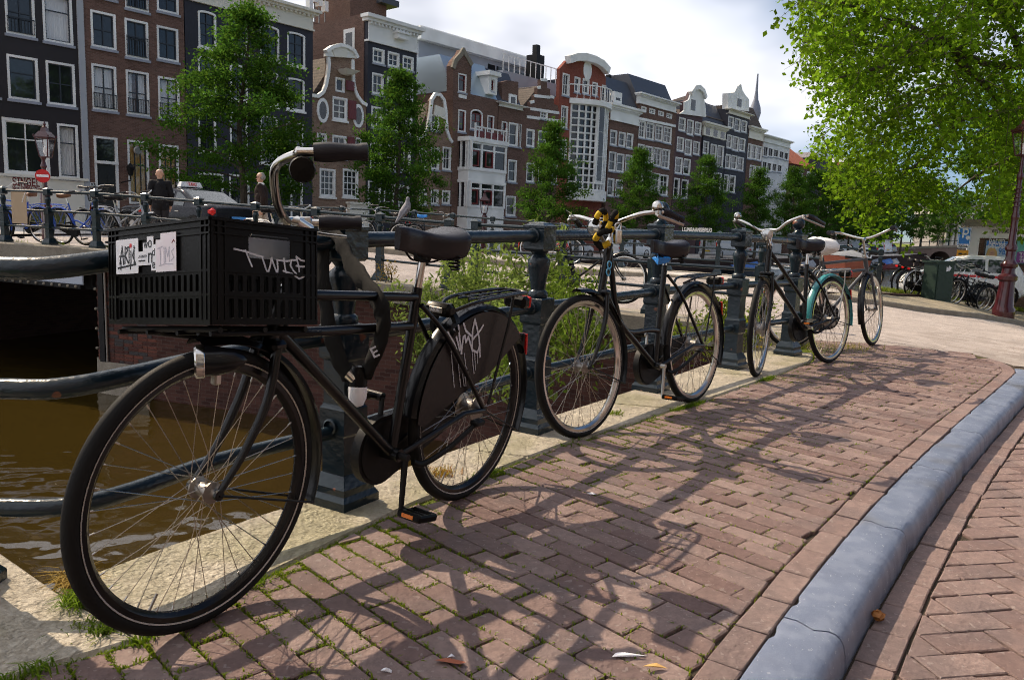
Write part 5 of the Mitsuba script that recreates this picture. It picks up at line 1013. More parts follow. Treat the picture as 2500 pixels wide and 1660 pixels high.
x0_, x1_ = hit(*Z3(995, 700))[0], hit(*Z3(1166, 700))[0]; z0_, z1_ = hit(*Z3(1080, 740))[1], hit(*Z3(1080, 655))[1]; cornice(H14, x0_, x1_, z0_, z1_ + .2, 'cream_paint')
for zx, zy in ((1026, 700), (1084, 716), (1138, 732)): x, z = hit(*Z3(zx, zy)); obj('attic_window', loc(box(x - .45, x + .45, -.08, -.061, z - .45, z + .45)), 'glass_dark', H14)
H15, *_ = house('tall_black_house', 'tall slate black house crowned by a white pediment and carved figure', Z3, (1170, 800), (1333, 800), (1270, 545), 'wall_slate', [(1183, 573, 1224, 674, 'two'), (1238, 590, 1274, 700, 'two'), (1288, 606, 1324, 707, 'two'), (1168, 713, 1210, 827, 'two'), (1223, 728, 1260, 847, 'two'), (1273, 742, 1310, 852, 'two'), (1156, 863, 1197, 982, 'two'), (1211, 874, 1248, 990, 'two'), (1262, 888, 1298, 1000, 'two'), (1145, 1020, 1182, 1162, 'two'), (1198, 1028, 1234, 1165, 'two')], cornice_=(1270, 580), frieze='cream_paint')
gp_ = Polygon([hit(*Z3(*p)) for p in ((1190, 520), (1192, 400), (1240, 395), (1262, 350), (1290, 330), (1302, 380), (1320, 410), (1352, 450), (1352, 540))]); obj('white_gable', loc(slab_xz(gp_, .1, .8)), 'window_white', H15); (u0, v1), (u1, v0) = hit(*Z3(1264, 440)), hit(*Z3(1290, 510)); obj('gable_window', loc(box(u0, u1, .06, .09, v0, v1)), 'glass_dark', H15)
pz = [hit(*Z3(*p)) for p in ((985, 390), (1240, 372), (1130, 600))]; obj('side_roof', loc(hull([(pz[0][0], y, pz[2][1]) for y in (.5, 9)] + [(pz[1][0], y, pz[2][1]) for y in (.5, 9)] + [(pz[0][0] + 3, 5, pz[0][1]), (pz[1][0], 5, pz[1][1])])), 'roof_tile', H15)
H16, *_ = house('stone_cornice_house', 'brown house with a sculpted stone cornice beside the white end house', Z3, (1336, 800), (1448, 800), (1400, 668), 'wall_brown', [(1329, 783, 1357, 907, 'two'), (1368, 793, 1397, 912, 'two'), (1408, 803, 1437, 922, 'two'), (1352, 950, 1380, 1050, 'two'), (1393, 958, 1422, 1052, 'two')], cornice_=(1400, 755), frieze='cream_paint', roof='mansard', roofmat='roof_tile')
H17, *_ = house('white_end_house', 'white plastered house at the far end of the near row', Z3, (1451, 850), (1655, 850), (1570, 750), 'wall_white', [(1454, 803, 1485, 892, 'dk'), (1493, 815, 1524, 893, 'dk'), (1533, 826, 1567, 897, 'dk'), (1578, 840, 1607, 907, 'dk'), (1615, 850, 1642, 917, 'dk'), (1446, 918, 1477, 1002, 'dk'), (1484, 928, 1512, 1004, 'dk'), (1523, 934, 1552, 1006, 'dk'), (1565, 945, 1593, 1010, 'dk'), (1440, 1030, 1468, 1110, 'dk'), (1478, 1036, 1505, 1115, 'dk')], cornice_=(1570, 800))
x, z = hit(*Z3(1490, 650)); obj('chimney', loc(box(x - .9, x + .9, 3, 4.4, z - 2.4, z)), 'wall_brown', H17)
# a spire behind, the modern roof-top block and the office block
SP = thing('church_spire', 'grey lead onion spire rising behind the far houses', 'spire'); s_ = at(*Z3(1383, 640), 150.0); topz = at(*Z3(1392, 360), 150.0)[2]; bz = s_[2]
obj('onion', mv(lathe([(1.1, bz - 12), (1.1, bz - 1), (.6, bz), (.8, bz + .8), (1.1, bz + 2), (.95, bz + 3), (.45, bz + 4.4), (.24, bz + 6), (.13, bz + 9)], 12), s_[0], s_[1]), 'spire_lead' if mat('spire_lead', (.14, .16, .21), .5) else '', SP, smooth=40); obj('needle', bar((s_[0], s_[1], bz + 8.5), (s_[0], s_[1], topz), .07, 6), 'spire_lead', SP)
RB = thing('roof_terrace_block', 'grey rendered modern block with curved eaves and a glass terrace above the old roofs', 'building')
(u0, v1), (u1, v0) = hit(*Z2(900, 420), -9), hit(*Z2(1660, 640), -9); zt1 = hit(*Z2(1350, 310), -9)[1]; u2 = hit(*Z2(1355, 400), -9)[0]; u3 = hit(*Z2(1670, 400), -9)[0]
obj('wall', loc(box(u0, u3, 9, 20, -1, zt1 - 1.1)), 'render_grey', RB); obj('eaves', loc(cat_([box(u0 - .3, u3 + .4, 8.4, 20.4, zt1 - 1.1, zt1 - .2), box(u0 - .1, u3 + .2, 8.7, 20.2, zt1 - .2, zt1)])), 'window_white', RB)
for i in range(5): x = u2 + .4 + i * 1.15; obj('window', loc(box(x, x + .95, 8.96, 8.99, zt1 - 4.2, zt1 - 1.5)), 'glass_dark', RB)
(w0, y1_), (w1, _) = hit(*Z2(1480, 480), -4), hit(*Z2(1880, 470), -4); obj('terrace_wall', loc(box(w0, w1, 4, 10, 2, y1_)), 'render_grey', RB); obj('terrace_rail', loc(cat_([box(w0, w1, 4.02, 4.07, y1_ + 1.25, y1_ + 1.32)] + [box(x, x + .06, 4.02, 4.07, y1_, y1_ + 1.3) for x in np.linspace(w0, w1 - .1, 12)])), 'window_white', RB)
(x, z) = hit(*Z2(1716, 310), -6); obj('flue', loc(cat_([box(x - .55, x + .55, 5.6, 6.8, y1_, z - .9), box(x - .25, x + .25, 5.9, 6.4, z - .9, z)])), 'black_matt', RB)
OB = thing('office_block', 'tall red brick office block with roof antennas behind the gabled houses', 'building'); Y_ = 40.0
(u0, v1), (u1, v0) = hit(*Z2(120, 135), -Y_), hit(*Z2(372, 300), -Y_); obj('wall', loc(box(u0, u1 + 6, Y_, Y_ + 16, -1, v1)), 'wall_brown', OB)
for r_, (ya, yb) in enumerate(((205, 280), (330, 400))):
    for i in range(7): zx = 150 + i * 36; (p0x, p1z), (p1x, p0z) = hit(*Z2(zx, ya + (zx - 150) * .18), -Y_), hit(*Z2(zx + 26, yb + (zx - 150) * .18), -Y_); obj('window', loc(box(p0x, p1x, Y_ - .05, Y_ - .01, p0z, p1z)), 'zinc', OB)
(u0, v1), (u1, v0) = hit(*Z2(398, -60), -Y_), hit(*Z2(645, 135), -Y_); obj('chimney_tower', loc(box(u0, u1, Y_ - 1, Y_ + 6, 0, v1)), 'wall_brown', OB); z_ = hit(*Z2(600, 40), -Y_)[1]; obj('ledge', loc(box(u0 + 4, u1 + 1.2, Y_ - 2, Y_ + 4, z_, z_ + .7)), 'slate_roof', OB)
for zx, h in ((225, 5.5), (260, 8.0), (290, 6.5), (330, 4.5)):
    (x, z) = hit(*Z2(zx, 150), -Y_); k = name_of('antenna', OB); obj('mast', loc(bar((x, Y_ + 2, z), (x, Y_ + 2, z + h), .09, 5)), 'dull_steel', k); obj('panel', loc(cat_([box(x - .25, x + .25, Y_ + 1.6, Y_ + 2.4, z + h * q, z + h * q + 1.2) for q in (.3, .7)])), 'white_paint', k)
obj('pipework', loc(cat_([bar((u0 - 9 + i * .8, Y_ + 1, v0 + 9), (u0 - 9 + i * .8 + 2, Y_ + 2, v0 + 12.5), .1, 4) for i in range(6)])), 'dull_steel', OB) if 0 else None
# the far end of the canal: five more fronts in the same row, then a cross block with the columned building
xe = hit(*Z3(1690, 850))[0]
FAR = [('orange_roof_house', 'brown house with an orange tiled roof beyond the white house', 'wall_brown', 'ridge', 8.0, 10.5, 'roof_orange'), ('narrow_black_far_house', 'narrow black house just left of the overhanging tree', 'wall_slate', 'flat', 6.5, 12.0, 'slate_roof'), ('tan_far_house', 'tan brick house with a white attic partly behind the overhanging leaves', 'wall_tan', 'flat', 7.0, 11.0, 'slate_roof'), ('red_far_house', 'dark red brick house deep behind the overhanging tree', 'wall_red', 'flat', 7.0, 12.5, 'slate_roof'), ('long_brown_far_house', 'long brown brick building far along the canal behind the trees', 'wall_brown', 'flat', 22.0, 12.0, 'slate_roof')]
xx = xe - 1.0
for nm, lb, wm, rf, wd, ht, rm in FAR:
    k = thing(nm, lb, 'house'); x1 = xx + wd; obj('wall', loc(box(xx + .01, x1 - .01, 0, 10, -1.6, ht)), wm, k)
    if rf == 'ridge': obj('roof', loc(hull([(x, y, ht) for x in (xx - .2, x1 + .2) for y in (-.4, 10)] + [(x, 5, ht + 4.0) for x in (xx, x1)])), rm, k)
    else: obj('cornice', loc(box(xx, x1, -.35, 10, ht, ht + .7)), 'window_white', k)
    nw = max(2, int(wd / 2.1))
    for i in range(nw):
        for j in range(3):
            x = xx + (i + .5) * wd / nw; z = 1.6 + j * 3.2; w = name_of('window', k); obj('frame', loc(ring(x - .6, x + .6, z, z + 2.0, .14, -.05, .01)[0]), 'window_white', w); obj('pane', loc(box(x - .5, x + .5, -.02, -.003, z + .1, z + 1.9)), 'glass_dark', w)
    xx = x1
obj('quay_street', sheet(Polygon([tuple(house_line(-30, .2)), tuple(house_line(125, .2)), tuple(house_line(125, 10)), tuple(house_line(3, 10)), tuple(house_line(-5.5, 10)), tuple(house_line(-12, 16)), tuple(house_line(-30, 16))]), lambda x, y: quay_z(x, y) - .02, 4.0), 'far_pavement', kind='structure')
qp = [house_line(t, 10) for t in np.linspace(-6, 125, 40)]; obj('far_quay_wall', wallstrip([tuple(q) for q in qp], -3, lambda x, y: quay_z(x, y), .5), 'dark_brick'); tag('far_quay_wall', 'low brick quay wall along the far side of the canal below the parked cars', 'wall')
# ---------------------------------------------------------------- trees: trunk and limbs as tapered tubes, crowns of single leaves
def leaf_mesh(C, size, cols, r, flat=.5, up=.6):
    n = len(C); a = r.normal(size=(n, 3)); a /= np.linalg.norm(a, axis=1, keepdims=True); a[:, 2] -= .25; a /= np.linalg.norm(a, axis=1, keepdims=True)
    nn = r.normal(size=(n, 3)) + [0, 0, up * 2]; b = np.cross(nn, a); b /= np.linalg.norm(b, axis=1, keepdims=True) + 1e-9
    L = (size * r.uniform(.65, 1.25, n))[:, None]; v = np.stack([C, C + a * L * .45 + b * L * flat * .5, C + a * L, C + a * L * .45 - b * L * flat * .5], 1).reshape(-1, 3)
    i = np.arange(n)[:, None] * 4; f = np.vstack([i + [0, 1, 2], i + [0, 2, 3]]); return trimesh.Trimesh(v, f, process=False), np.repeat(cols, 4, 0)
def leaf_cols(n, r, base=(.045, .105, .014), var=.35, yellow=.3):
    t = r.random(n)[:, None]; c = np.array(base) * (1 + var * (r.random((n, 1)) - .5) * 2); return c * (1 - t * yellow) + t * yellow * np.array([.14, .20, .014])
def tree_proto(seed, H=9.5, Rm=3.0, z0=2.2, n_limb=46, leaves=11000, base=(.050, .130, .018), size=.17, shape='cone'):
    r = np.random.default_rng(seed); tr = []; pts = []
    lean = r.normal(0, .15, 2); tp = np.array([(lean[0] * (h / H) ** 2 + .1 * math.sin(h), lean[1] * (h / H) ** 2, h) for h in np.linspace(-.4, H * .93, 12)]); tr.append(tube(tp, np.linspace(.15, .02, 12), 8))
    for k in range(n_limb):
        u = ((k + r.random()) / n_limb) ** .85; h = z0 * .8 + (H - z0 * .8) * u * .93; ph = k * 2.4 + r.normal(0, .4)
        prof = (min(1, .55 + u * 2.2) * (1 - u) ** .75 + .08) if shape == 'cone' else math.sqrt(max(.05, 1 - (2 * u - .9) ** 2))
        L = Rm * prof * r.uniform(.75, 1.2); el = math.radians(r.uniform(8, 30) + 35 * u); d = np.array([math.cos(ph) * math.cos(el), math.sin(ph) * math.cos(el), math.sin(el)])
        o = np.array([np.interp(h, tp[:, 2], tp[:, 0]), np.interp(h, tp[:, 2], tp[:, 1]), h]); s = np.linspace(0, 1, 6)[:, None]; limb = o + d * L * s + np.array([0, 0, -.16 * L]) * s ** 2 + r.normal(0, .04, (6, 3)) * s
        tr.append(tube(limb, np.linspace(.035, .008, 6) * (1.2 - u), 5)); m = max(3, int(9 * prof))
        for j in range(m):
            q = limb[0] + (limb[-1] - limb[0]) * r.uniform(.35, 1.05) + np.array([0, 0, -.16 * L]) * .4; side = np.cross(d, [0, 0, 1]); q = q + side * r.normal(0, .24 * L * .6) + [0, 0, r.normal(.05, .14)]
            pts.append((q, r.uniform(.22, .48), .6 + .8 * r.random()))
    w = np.array([p[1] ** 2 for p in pts]); cnt = (w / w.sum() * leaves).astype(int); C, cols = [], []
    for (q, rad, br), c in zip(pts, cnt):
        g = r.normal(size=(c, 3)) * [rad * .62, rad * .62, rad * .34]; C.append(q + g); cols.append(leaf_cols(c, r, np.array(base) * br))
    m, col = leaf_mesh(np.vstack(C), size, np.vstack(cols), r); return ply(cat_(tr), 'bark', smooth=40), ply(m, 'leaf_thin', color=col)
PROTO = [tree_proto(3, Rm=3.5, n_limb=56, leaves=24000, size=.15), tree_proto(8, Rm=3.4, n_limb=54, leaves=19000), tree_proto(15, Rm=3.2, H=9.0, n_limb=50, leaves=17000), tree_proto(21, H=10, Rm=4.2, n_limb=40, leaves=11000, shape='round', size=.26, base=(.045, .115, .018))]
def put_tree(nm, label, x, y, z, k, s=1.0, spin=0., group=None, wide=1.0):
    key = thing(nm, label, 'tree', group); M = T().translate([float(x), float(y), float(z)]).rotate([0, 0, 1], spin).scale([s * wide, s * wide, s])
    obj('trunk', PROTO[k][0], None, key, to_world=M); obj('crown', PROTO[k][1], None, key, to_world=M)
def on_row(px, out=9.0):                 # a spot on the line of quay trees seen at picture column px
    q = F0 + FN * out; rx = (px - 1250) / FPX; t = (rx * q[1] - q[0]) / (FD[0] - rx * FD[1]); return q + FD * t
TREES = [(585, 0, 1.06, 20, 'largest street tree, before the blue black house with the cream cornice'), (958, 1, .99, 140, 'street tree between the black cornice house and the white bay house'), (1328, 2, .98, 70, 'street tree before the red brick house with the tall glazed bay'), (1540, 1, .88, 200, 'street tree before the wide four window house'), (1705, 0, .93, 300, 'slender street tree before the low black house'), (1828, 2, .95, 20, 'street tree before the brown house with the stone cornice'), (1915, 1, 1.0, 260, 'dark street tree before the white end house')]
for px, k, s, sp, lb in TREES:
    q = on_row(px); put_tree('street_tree', lb, q[0], q[1], quay_z(*q) - .05, k, s, sp, 'trees along the far quay', wide=1.15 if px < 600 else 1.0)
for i, (px, out) in enumerate(((1975, 9), (2020, 9), (2056, 9), (2085, 10), (2108, 9))):
    q = on_row(px, out); put_tree('far_tree', ('first', 'second', 'third', 'fourth', 'last')[i] + ' bushy tree from the left in the quay row past the white house', q[0], q[1], -1.0, 3, .95 + .1 * (i % 2), i * 77, 'bushy trees at the end of the quay')
for i, (px, y, s) in enumerate(((2150, 128, 1.2), (2200, 118, 1.1), (2250, 126, 1.2), (2290, 150, .95), (2420, 60, 1.15), (2490, 52, 1.15))):
    q = at(px, 590, y); put_tree('back_tree', ('dark tree left of the far bridge, below the drooping elm leaves', 'tree left of the columned building at the far bridge', 'pale tree just before the columned building', 'tree right of the columned building beyond the far bridge', 'tree rising behind the left half of the kiosk', 'tree rising behind the right end of the kiosk')[i], q[0], q[1], -.8, 3, s, i * 50 + 15, 'trees by the far bridge' if i < 4 else 'trees behind the kiosk')
# the big tree on the right bank, its limbs reaching over the water
ER = np.random.default_rng(41); ET = thing('overhanging_elm', 'large bright green tree reaching over the canal from the right with drooping leafy branches', 'tree')
trunk = spline([(19.6, 24.2, -1.2), (19.3, 24.0, 1.5), (18.4, 23.6, 4.5), (17.6, 23.2, 7.0), (17.2, 23.4, 10), (17.4, 23.8, 13)], 20); obj('trunk', tube(trunk, np.linspace(.42, .16, 20), 14), 'bark', ET, smooth=50)
limbs = [[(2640, 120, 23.4), (2500, 162, 23), (2418, 157, 22.5), (2346, 132, 22), (2290, 98, 21.5), (2203, 57, 21), (2120, 30, 20.5), (2040, 0, 20)], [(2600, 250, 23.4), (2500, 143, 23), (2471, 78, 22.6), (2414, 0, 22), (2370, -90, 22)], [(2346, 132, 22), (2286, 95, 21.4), (2215, 130, 21), (2132, 170, 20.5), (2050, 190, 20)], [(2332, 140, 22), (2395, 200, 23.2), (2446, 257, 24), (2500, 330, 24.5)],
         [(2600, 250, 23.4), (2480, 270, 25), (2350, 290, 26), (2200, 330, 26.5), (2080, 380, 26.5)], [(2350, 290, 26), (2270, 380, 26), (2180, 450, 26), (2120, 530, 25.6)], [(2600, 160, 23.4), (2520, 40, 25), (2480, -120, 26)], [(2290, 98, 21.5), (2180, 120, 22.5), (2080, 100, 23), (1985, 130, 23)], [(2600, 300, 23.4), (2520, 360, 27), (2400, 420, 28), (2330, 470, 28)], [(2414, 0, 22), (2250, -60, 21), (2080, -80, 20.6), (1950, -40, 20)]]
obj('limbs', cat_([tube(spline([at(*q) for q in l], 16), np.linspace(.15 if i in (1, 4, 6) else .12, .022, 16), 8) for i, l in enumerate(limbs)]), 'bark', ET, smooth=50)
area = Polygon([(1948, -60), (1955, 30), (1968, 60), (1950, 128), (1962, 168), (2010, 190), (2015, 225), (1992, 262), (2002, 330), (1995, 372), (2012, 405), (2040, 430), (2070, 470), (2100, 505), (2118, 565), (2134, 596), (2165, 565), (2180, 510), (2215, 470), (2262, 500), (2315, 505), (2330, 460), (2345, 400), (2385, 420), (2400, 500), (2440, 545), (2560, 540), (2900, 420), (2950, -300), (2400, -420), (2050, -300)])
holes = [Point(x, y).buffer(s) for x, y, s in ((2345, 395, 22), (2330, 440, 26), (2440, 110, 14), (2350, 95, 9), (2300, 165, 8), (2400, 215, 10), (2270, 350, 9), (2480, 60, 16), (2200, 30, 8), (2120, 300, 6), (2360, 300, 8), (2460, 460, 14), (2405, 120, 10), (1985, 215, 24), (2385, 470, 20))]
area = area.difference(shapely.union_all(holes)); C, cols, nC, TW = [], [], 0, []
mx = area.bounds
while nC < 1500:
    x, y = ER.uniform(mx[0], mx[2]), ER.uniform(mx[1], mx[3])
    if not area.contains(Point(x, y)): continue
    out_ = x > 2520 or y < -40
    if out_ and ER.random() < .5: continue
    dep = ER.uniform(19.5, 29.5) if y > 150 else ER.uniform(19, 26); nC += 1
    if y > 380 and x < 2330: dep = ER.uniform(23, 29)
    q = at(x, y, dep); edge_ = area.exterior.distance(Point(x, y)); c = int(ER.integers(24, 46) * (.45 if edge_ < 12 else 1)); rad = .20 if edge_ < 14 else .34; br = .45 + 1.15 * float(meshkit.noise(np.array([[x / 70, y / 70, dep / 2]]))[0])
    a = ER.normal(size=3) + [-.25, 0, 0]; a[2] = -.25 - .5 * abs(a[2]) * ER.random(); a /= np.linalg.norm(a); Lt = ER.uniform(.5, 1.25) * (.6 if edge_ < 14 else 1); u = ER.random(c)[:, None]     # a drooping spray of leaves along one twig
    C.append(q + a * Lt * u + np.array([0, 0, -.22]) * Lt * u * u + ER.normal(size=(c, 3)) * rad * .42); cols.append(leaf_cols(c, ER, np.array([.155, .29, .016]) * br, .4, .45))
    if dep < 27: tw = np.linspace(-.5, 1, 5)[:, None]; TW.append(tube(q + a * Lt * tw + np.array([0, 0, -.22]) * Lt * tw * abs(tw), np.linspace(.011, .004, 5), 3, caps=False))
obj('twigs', cat_(TW), 'bark', ET, kind='stuff')
m, col = leaf_mesh(np.vstack(C), .155, np.vstack(cols), ER, flat=.72); obj('crown', m, 'elm_leaf', ET, color=col)
# ---------------------------------------------------------------- the crate on the first bicycle, locks and small things on the bicycles
CX, CY, CZ = .295, .44, .24
_c = np.array([[.5871, -.8088, -.0335], [.8062, .5804, .1151], [-.0736, -.0946, .9928]]); CM = np.eye(4); CM[:3, :3] = _c; CM[:3, 3] = [-.668, 1.729, .782]
CR = thing('plastic_crate', 'black plastic crate with stickers and silver graffiti carried on the nearest bicycle', 'crate')
FRM, SDM = np.eye(4), np.eye(4)
FRM[:3, 0], FRM[:3, 1], FRM[:3, 2], FRM[:3, 3] = (0, -1, 0), (0, 0, 1), (-1, 0, 0), (0, CY, 0)      # front face: reads along -y
SDM[:3, 0], SDM[:3, 1], SDM[:3, 2] = (1, 0, 0), (0, 0, 1), (0, -1, 0)
BKM, S2M = np.eye(4), np.eye(4)
BKM[:3, 0], BKM[:3, 1], BKM[:3, 2], BKM[:3, 3] = (0, 1, 0), (0, 0, 1), (1, 0, 0), (CX, 0, 0); S2M[:3, 0], S2M[:3, 1], S2M[:3, 2], S2M[:3, 3] = (-1, 0, 0), (0, 0, 1), (0, 1, 0), (CX, CY, 0)
def crate_panel(M, w, handle):
    p = shapely.box(0, 0, w, CZ); hs = []; a, b = .036, w - .036; n = int((b - a) / .0235)
    for i in range(n):
        x = a + .012 + i * (b - a - .012) / n
        hs += [shapely.box(x, .018, x + .0085, .058).buffer(.002), shapely.box(x, .078, x + .0085, .112).buffer(.002)]
    if handle: hs.append(shapely.box(w * .36, .163, w * .71, .203).buffer(.008, join_style=1))
    k = obj('panel', tf(mv(extrude(p.difference(shapely.union_all(hs)), .0035), z=-.0045), CM @ M), 'black_plastic', CR)
    ribs = [box(0, w, z - h / 2, z + h / 2, -.001, t) for z, h, t in ((.006, .012, .004), (.068, .005, .003), (.122, .005, .003), (.205, .004, .0045), (.221, .004, .0045), (.2365, .007, .006))]
    ribs += [box(x - .0015, x + .0015, .0, .24, -.001, .0035) for x in (.001, .016, .034, w - .034, w - .016, w - .001)] + [box(0, .034, 0, .2, -.001, .0012), box(w - .034, w, 0, .2, -.001, .0012)]
    for i in range(n + 1):
        x = a + .006 + i * (b - a - .012) / n; ribs += [box(x - .0022, x + .0022, .012, .066, -.016, -.001), box(x - .0022, x + .0022, .07, .12, -.016, -.001)]
    obj('ribs', tf(cat_(ribs), CM @ M), 'black_plastic', k, kind='stuff'); return k
fp = crate_panel(FRM, CY, False); sp2 = crate_panel(SDM, CX, True); crate_panel(BKM, CY, False); crate_panel(S2M, CX, True)
obj('floor', tf(box(.004, CX - .004, .004, CY - .004, .002, .006), CM), 'black_plastic', CR)
obj('liner', tf(box(.02, CX - .02, .05, .053, .13, .212), CM), 'grey_paint', CR, label='grey sheet lining the crate')
def on_front(n, m, b, parent=None, z=.0045): return obj(n, tf(mv(m, z=z), CM @ FRM), b, parent or fp)
F_ = lambda x0, x1, y0, y1: shapely.box(x0, y0, x1, y1)
fx = lambda px: (px - 1.0 * 265) / 248 * CY            # photo column on the front face
s1 = on_front('sticker', extrude(F_(.045, .142, .128, .205).buffer(.004), .0008), 'white_sticker'); ink = 'door_dark'
on_front('lettering', strokes([[(.052, .139), (.135, .146)], [(.06, .15), (.072, .192), (.078, .148)], [(.06, .168), (.084, .168)], [(.084, .15), (.086, .19), (.098, .182), (.086, .17), (.1, .15)], [(.096, .188), (.114, .19)], [(.105, .189), (.104, .15)], [(.113, .178), (.113, .152)], [(.130, .186), (.12, .168), (.133, .15)], [(.127, .19), (.128, .148)], [(.065, .135), (.066, .155)], [(.11, .136), (.112, .15)]], .0024, .0004), ink, s1, .0054)
on_front('dot', extrude(Point(.112, .192).buffer(.0055), .0004), 'red_lens', s1, .0056)
w5 = shapely.union_all([F_(.142, .20, .142, .176), F_(.168, .196, .166, .196), F_(.186, .214, .178, .21), F_(.186, .222, .142, .18), F_(.204, .226, .128, .19)])
s2 = on_front('sticker', extrude(w5, .0008), 'white_sticker')
on_front('lettering', tf(meshkit.text_mesh('JOHNNY', .007, .0004), M4([1, 0, 0], [0, 1, 0], [0, 0, 1], [.146, .160, 0])), ink, s2, .0054); on_front('lettering', extrude(F_(.148, .178, .151, .155), .0004), ink, s2, .0054)
for ch, x, y, h in (('w', .171, .183, .013), ('o', .190, .184, .022), ('n', .188, .148, .022), ('d', .208, .164, .016), ('e', .208, .134, .018)): on_front('lettering', mv(meshkit.text_mesh(ch, h * (1.35 if ch in 'won' and ch != 'o' else 1), .0004, True), x, y, 0), ink, s2, .0054)
mat('pink_paper', proc(lambda p, n, uv: mix((.72, .62, .68), (.74, .73, .76), fbm(p.x * 25, p.y * 25, p.z * 25, 2))), .5); mat('faint_ink', (.42, .40, .47), .5)
s3 = on_front('sticker', extrude(shapely.union_all([F_(.226, .312, .124, .200), F_(.246, .312, .196, .214)]), .0008), 'pink_paper', z=.0052)
on_front('lettering', strokes([[(.234, .178), (.256, .183)], [(.245, .18), (.247, .142)], [(.262, .18), (.262, .145)], [(.268, .146), (.269, .18), (.277, .158), (.284, .18), (.284, .146)], [(.304, .176), (.293, .17), (.303, .156), (.291, .148)], [(.24, .138), (.27, .142), (.30, .14)]], .0013, .0004), 'faint_ink', s3, .0061); on_front('mark', strokes([[(.296, .19), (.302, .196), (.306, .192)]], .0015, .0004), 'sash_red', s3, .0061)
tw = [[(.20, .72), (.30, .705), (.41, .675), (.46, .665)], [(.30, .715), (.345, .60), (.36, .565)], [(.455, .66), (.49, .55), (.51, .51), (.53, .58), (.545, .66)], [(.545, .655), (.575, .57), (.60, .505)], [(.60, .64), (.605, .56), (.60, .505)], [(.60, .645), (.68, .64), (.72, .645)], [(.665, .665), (.675, .58), (.69, .51)], [(.80, .66), (.74, .655), (.73, .60), (.76, .55), (.79, .52)], [(.79, .695), (.84, .66), (.90, .655)], [(.79, .69), (.815, .60), (.82, .545)], [(.79, .60), (.84, .595), (.89, .60)], [(.66, .54), (.75, .515), (.82, .47), (.88, .50), (.90, .55)]]
obj('lettering', tf(mv(strokes([[(x * CX, y * CZ) for x, y in l] for l in tw], .0021, .0005), z=.0002), CM @ SDM), 'silver_ink', sp2, label='silver TWICE graffiti')
# the front carrier under the crate, part of the bicycle
ck = []
for x in (.03, .15, .27): ck.append(bar((x, .01, -.012), (x, CY - .01, -.012), .007, 8))
for y in (.02, CY * .35, CY * .65, CY - .02): ck.append(bar((.01, y, -.020), (CX + .03, y, -.020), .006, 8))
obj('front_carrier', tf(cat_(ck), CM), 'black_matt', BIKE1, smooth=40)
crw = (B1M @ np.append(B1['cr'] + [.02, 0, .03], 1))[:3]; hdw = (B1M @ np.append(B1['hd'] + [.03, 0, -.02], 1))[:3]; cp = lambda x, y: (CM @ np.array([x, y, -.02, 1]))[:3]
obj('carrier_stay', cat_([tube([cp(.03, y), cp(.2, y) * .5 + crw * .5 + [0, 0, -.02], crw], .006, 8) for y in (.10, .30)] + [bar(cp(CX + .02, .14), hdw, .007, 8)]), 'black_matt', BIKE1, smooth=40)
# graffiti on the coat guard
def on_coat(lines, r): # photo points onto the left face of the coat guard
    Mi = np.linalg.inv(B1M); o = (Mi @ np.append(CAM, 1))[:3]; out = []
    for l in lines:
        q = []
        for x, y in l: d = Mi[:3, :3] @ ray(900 + x / 4.9, 740 + y / 4.9); p = o + d * (.0372 - o[1]) / d[1]; q.append((p[0], p[2]))
        out.append(LineString(q).buffer(r))
    return tf(mv(tf(extrude(shapely.union_all(out), .0006), rot(90, (1, 0, 0))), y=.0385), B1M)
obj('graffiti', on_coat([[(945, 350), (1020, 480), (1050, 560)], [(1020, 315), (1055, 430), (1085, 560)], [(1072, 270), (1085, 420), (1110, 600)], [(1135, 245), (1160, 330), (1235, 400)], [(1105, 600), (1130, 400), (1150, 390), (1160, 470), (1190, 400), (1235, 560)], [(1235, 560), (1240, 330), (1268, 195), (1290, 280), (1320, 430)], [(1320, 430), (1330, 640)], [(1245, 430), (1330, 330), (1368, 265)], [(1235, 560), (1300, 590), (1325, 500)]], .0042), 'silver_ink', BIKE1)
obj('graffiti', on_coat([[(985, 570), (1005, 830), (1022, 1010)], [(1070, 730), (1085, 880), (1100, 1000)], [(1140, 600), (1160, 760), (1175, 790)], [(1235, 570), (1245, 740), (1258, 840)], [(1265, 590), (1275, 800)], [(1295, 600), (1302, 720)], [(1120, 850), (1140, 990)], [(1150, 880), (1163, 990)]], .0016), 'silver_ink', BIKE1)
Lb = B1['rh'] + np.array([.262, .0, .385]); obj('badge_text', tf(tf(mv(meshkit.text_mesh('ABUS', .009, .001, True), -.018, -.0045, 0), M4([0, 1, 0], [0, 0, 1], [1, 0, 0], Lb + [.003, 0, 0])), B1M), 'white_sticker', BIKE1)
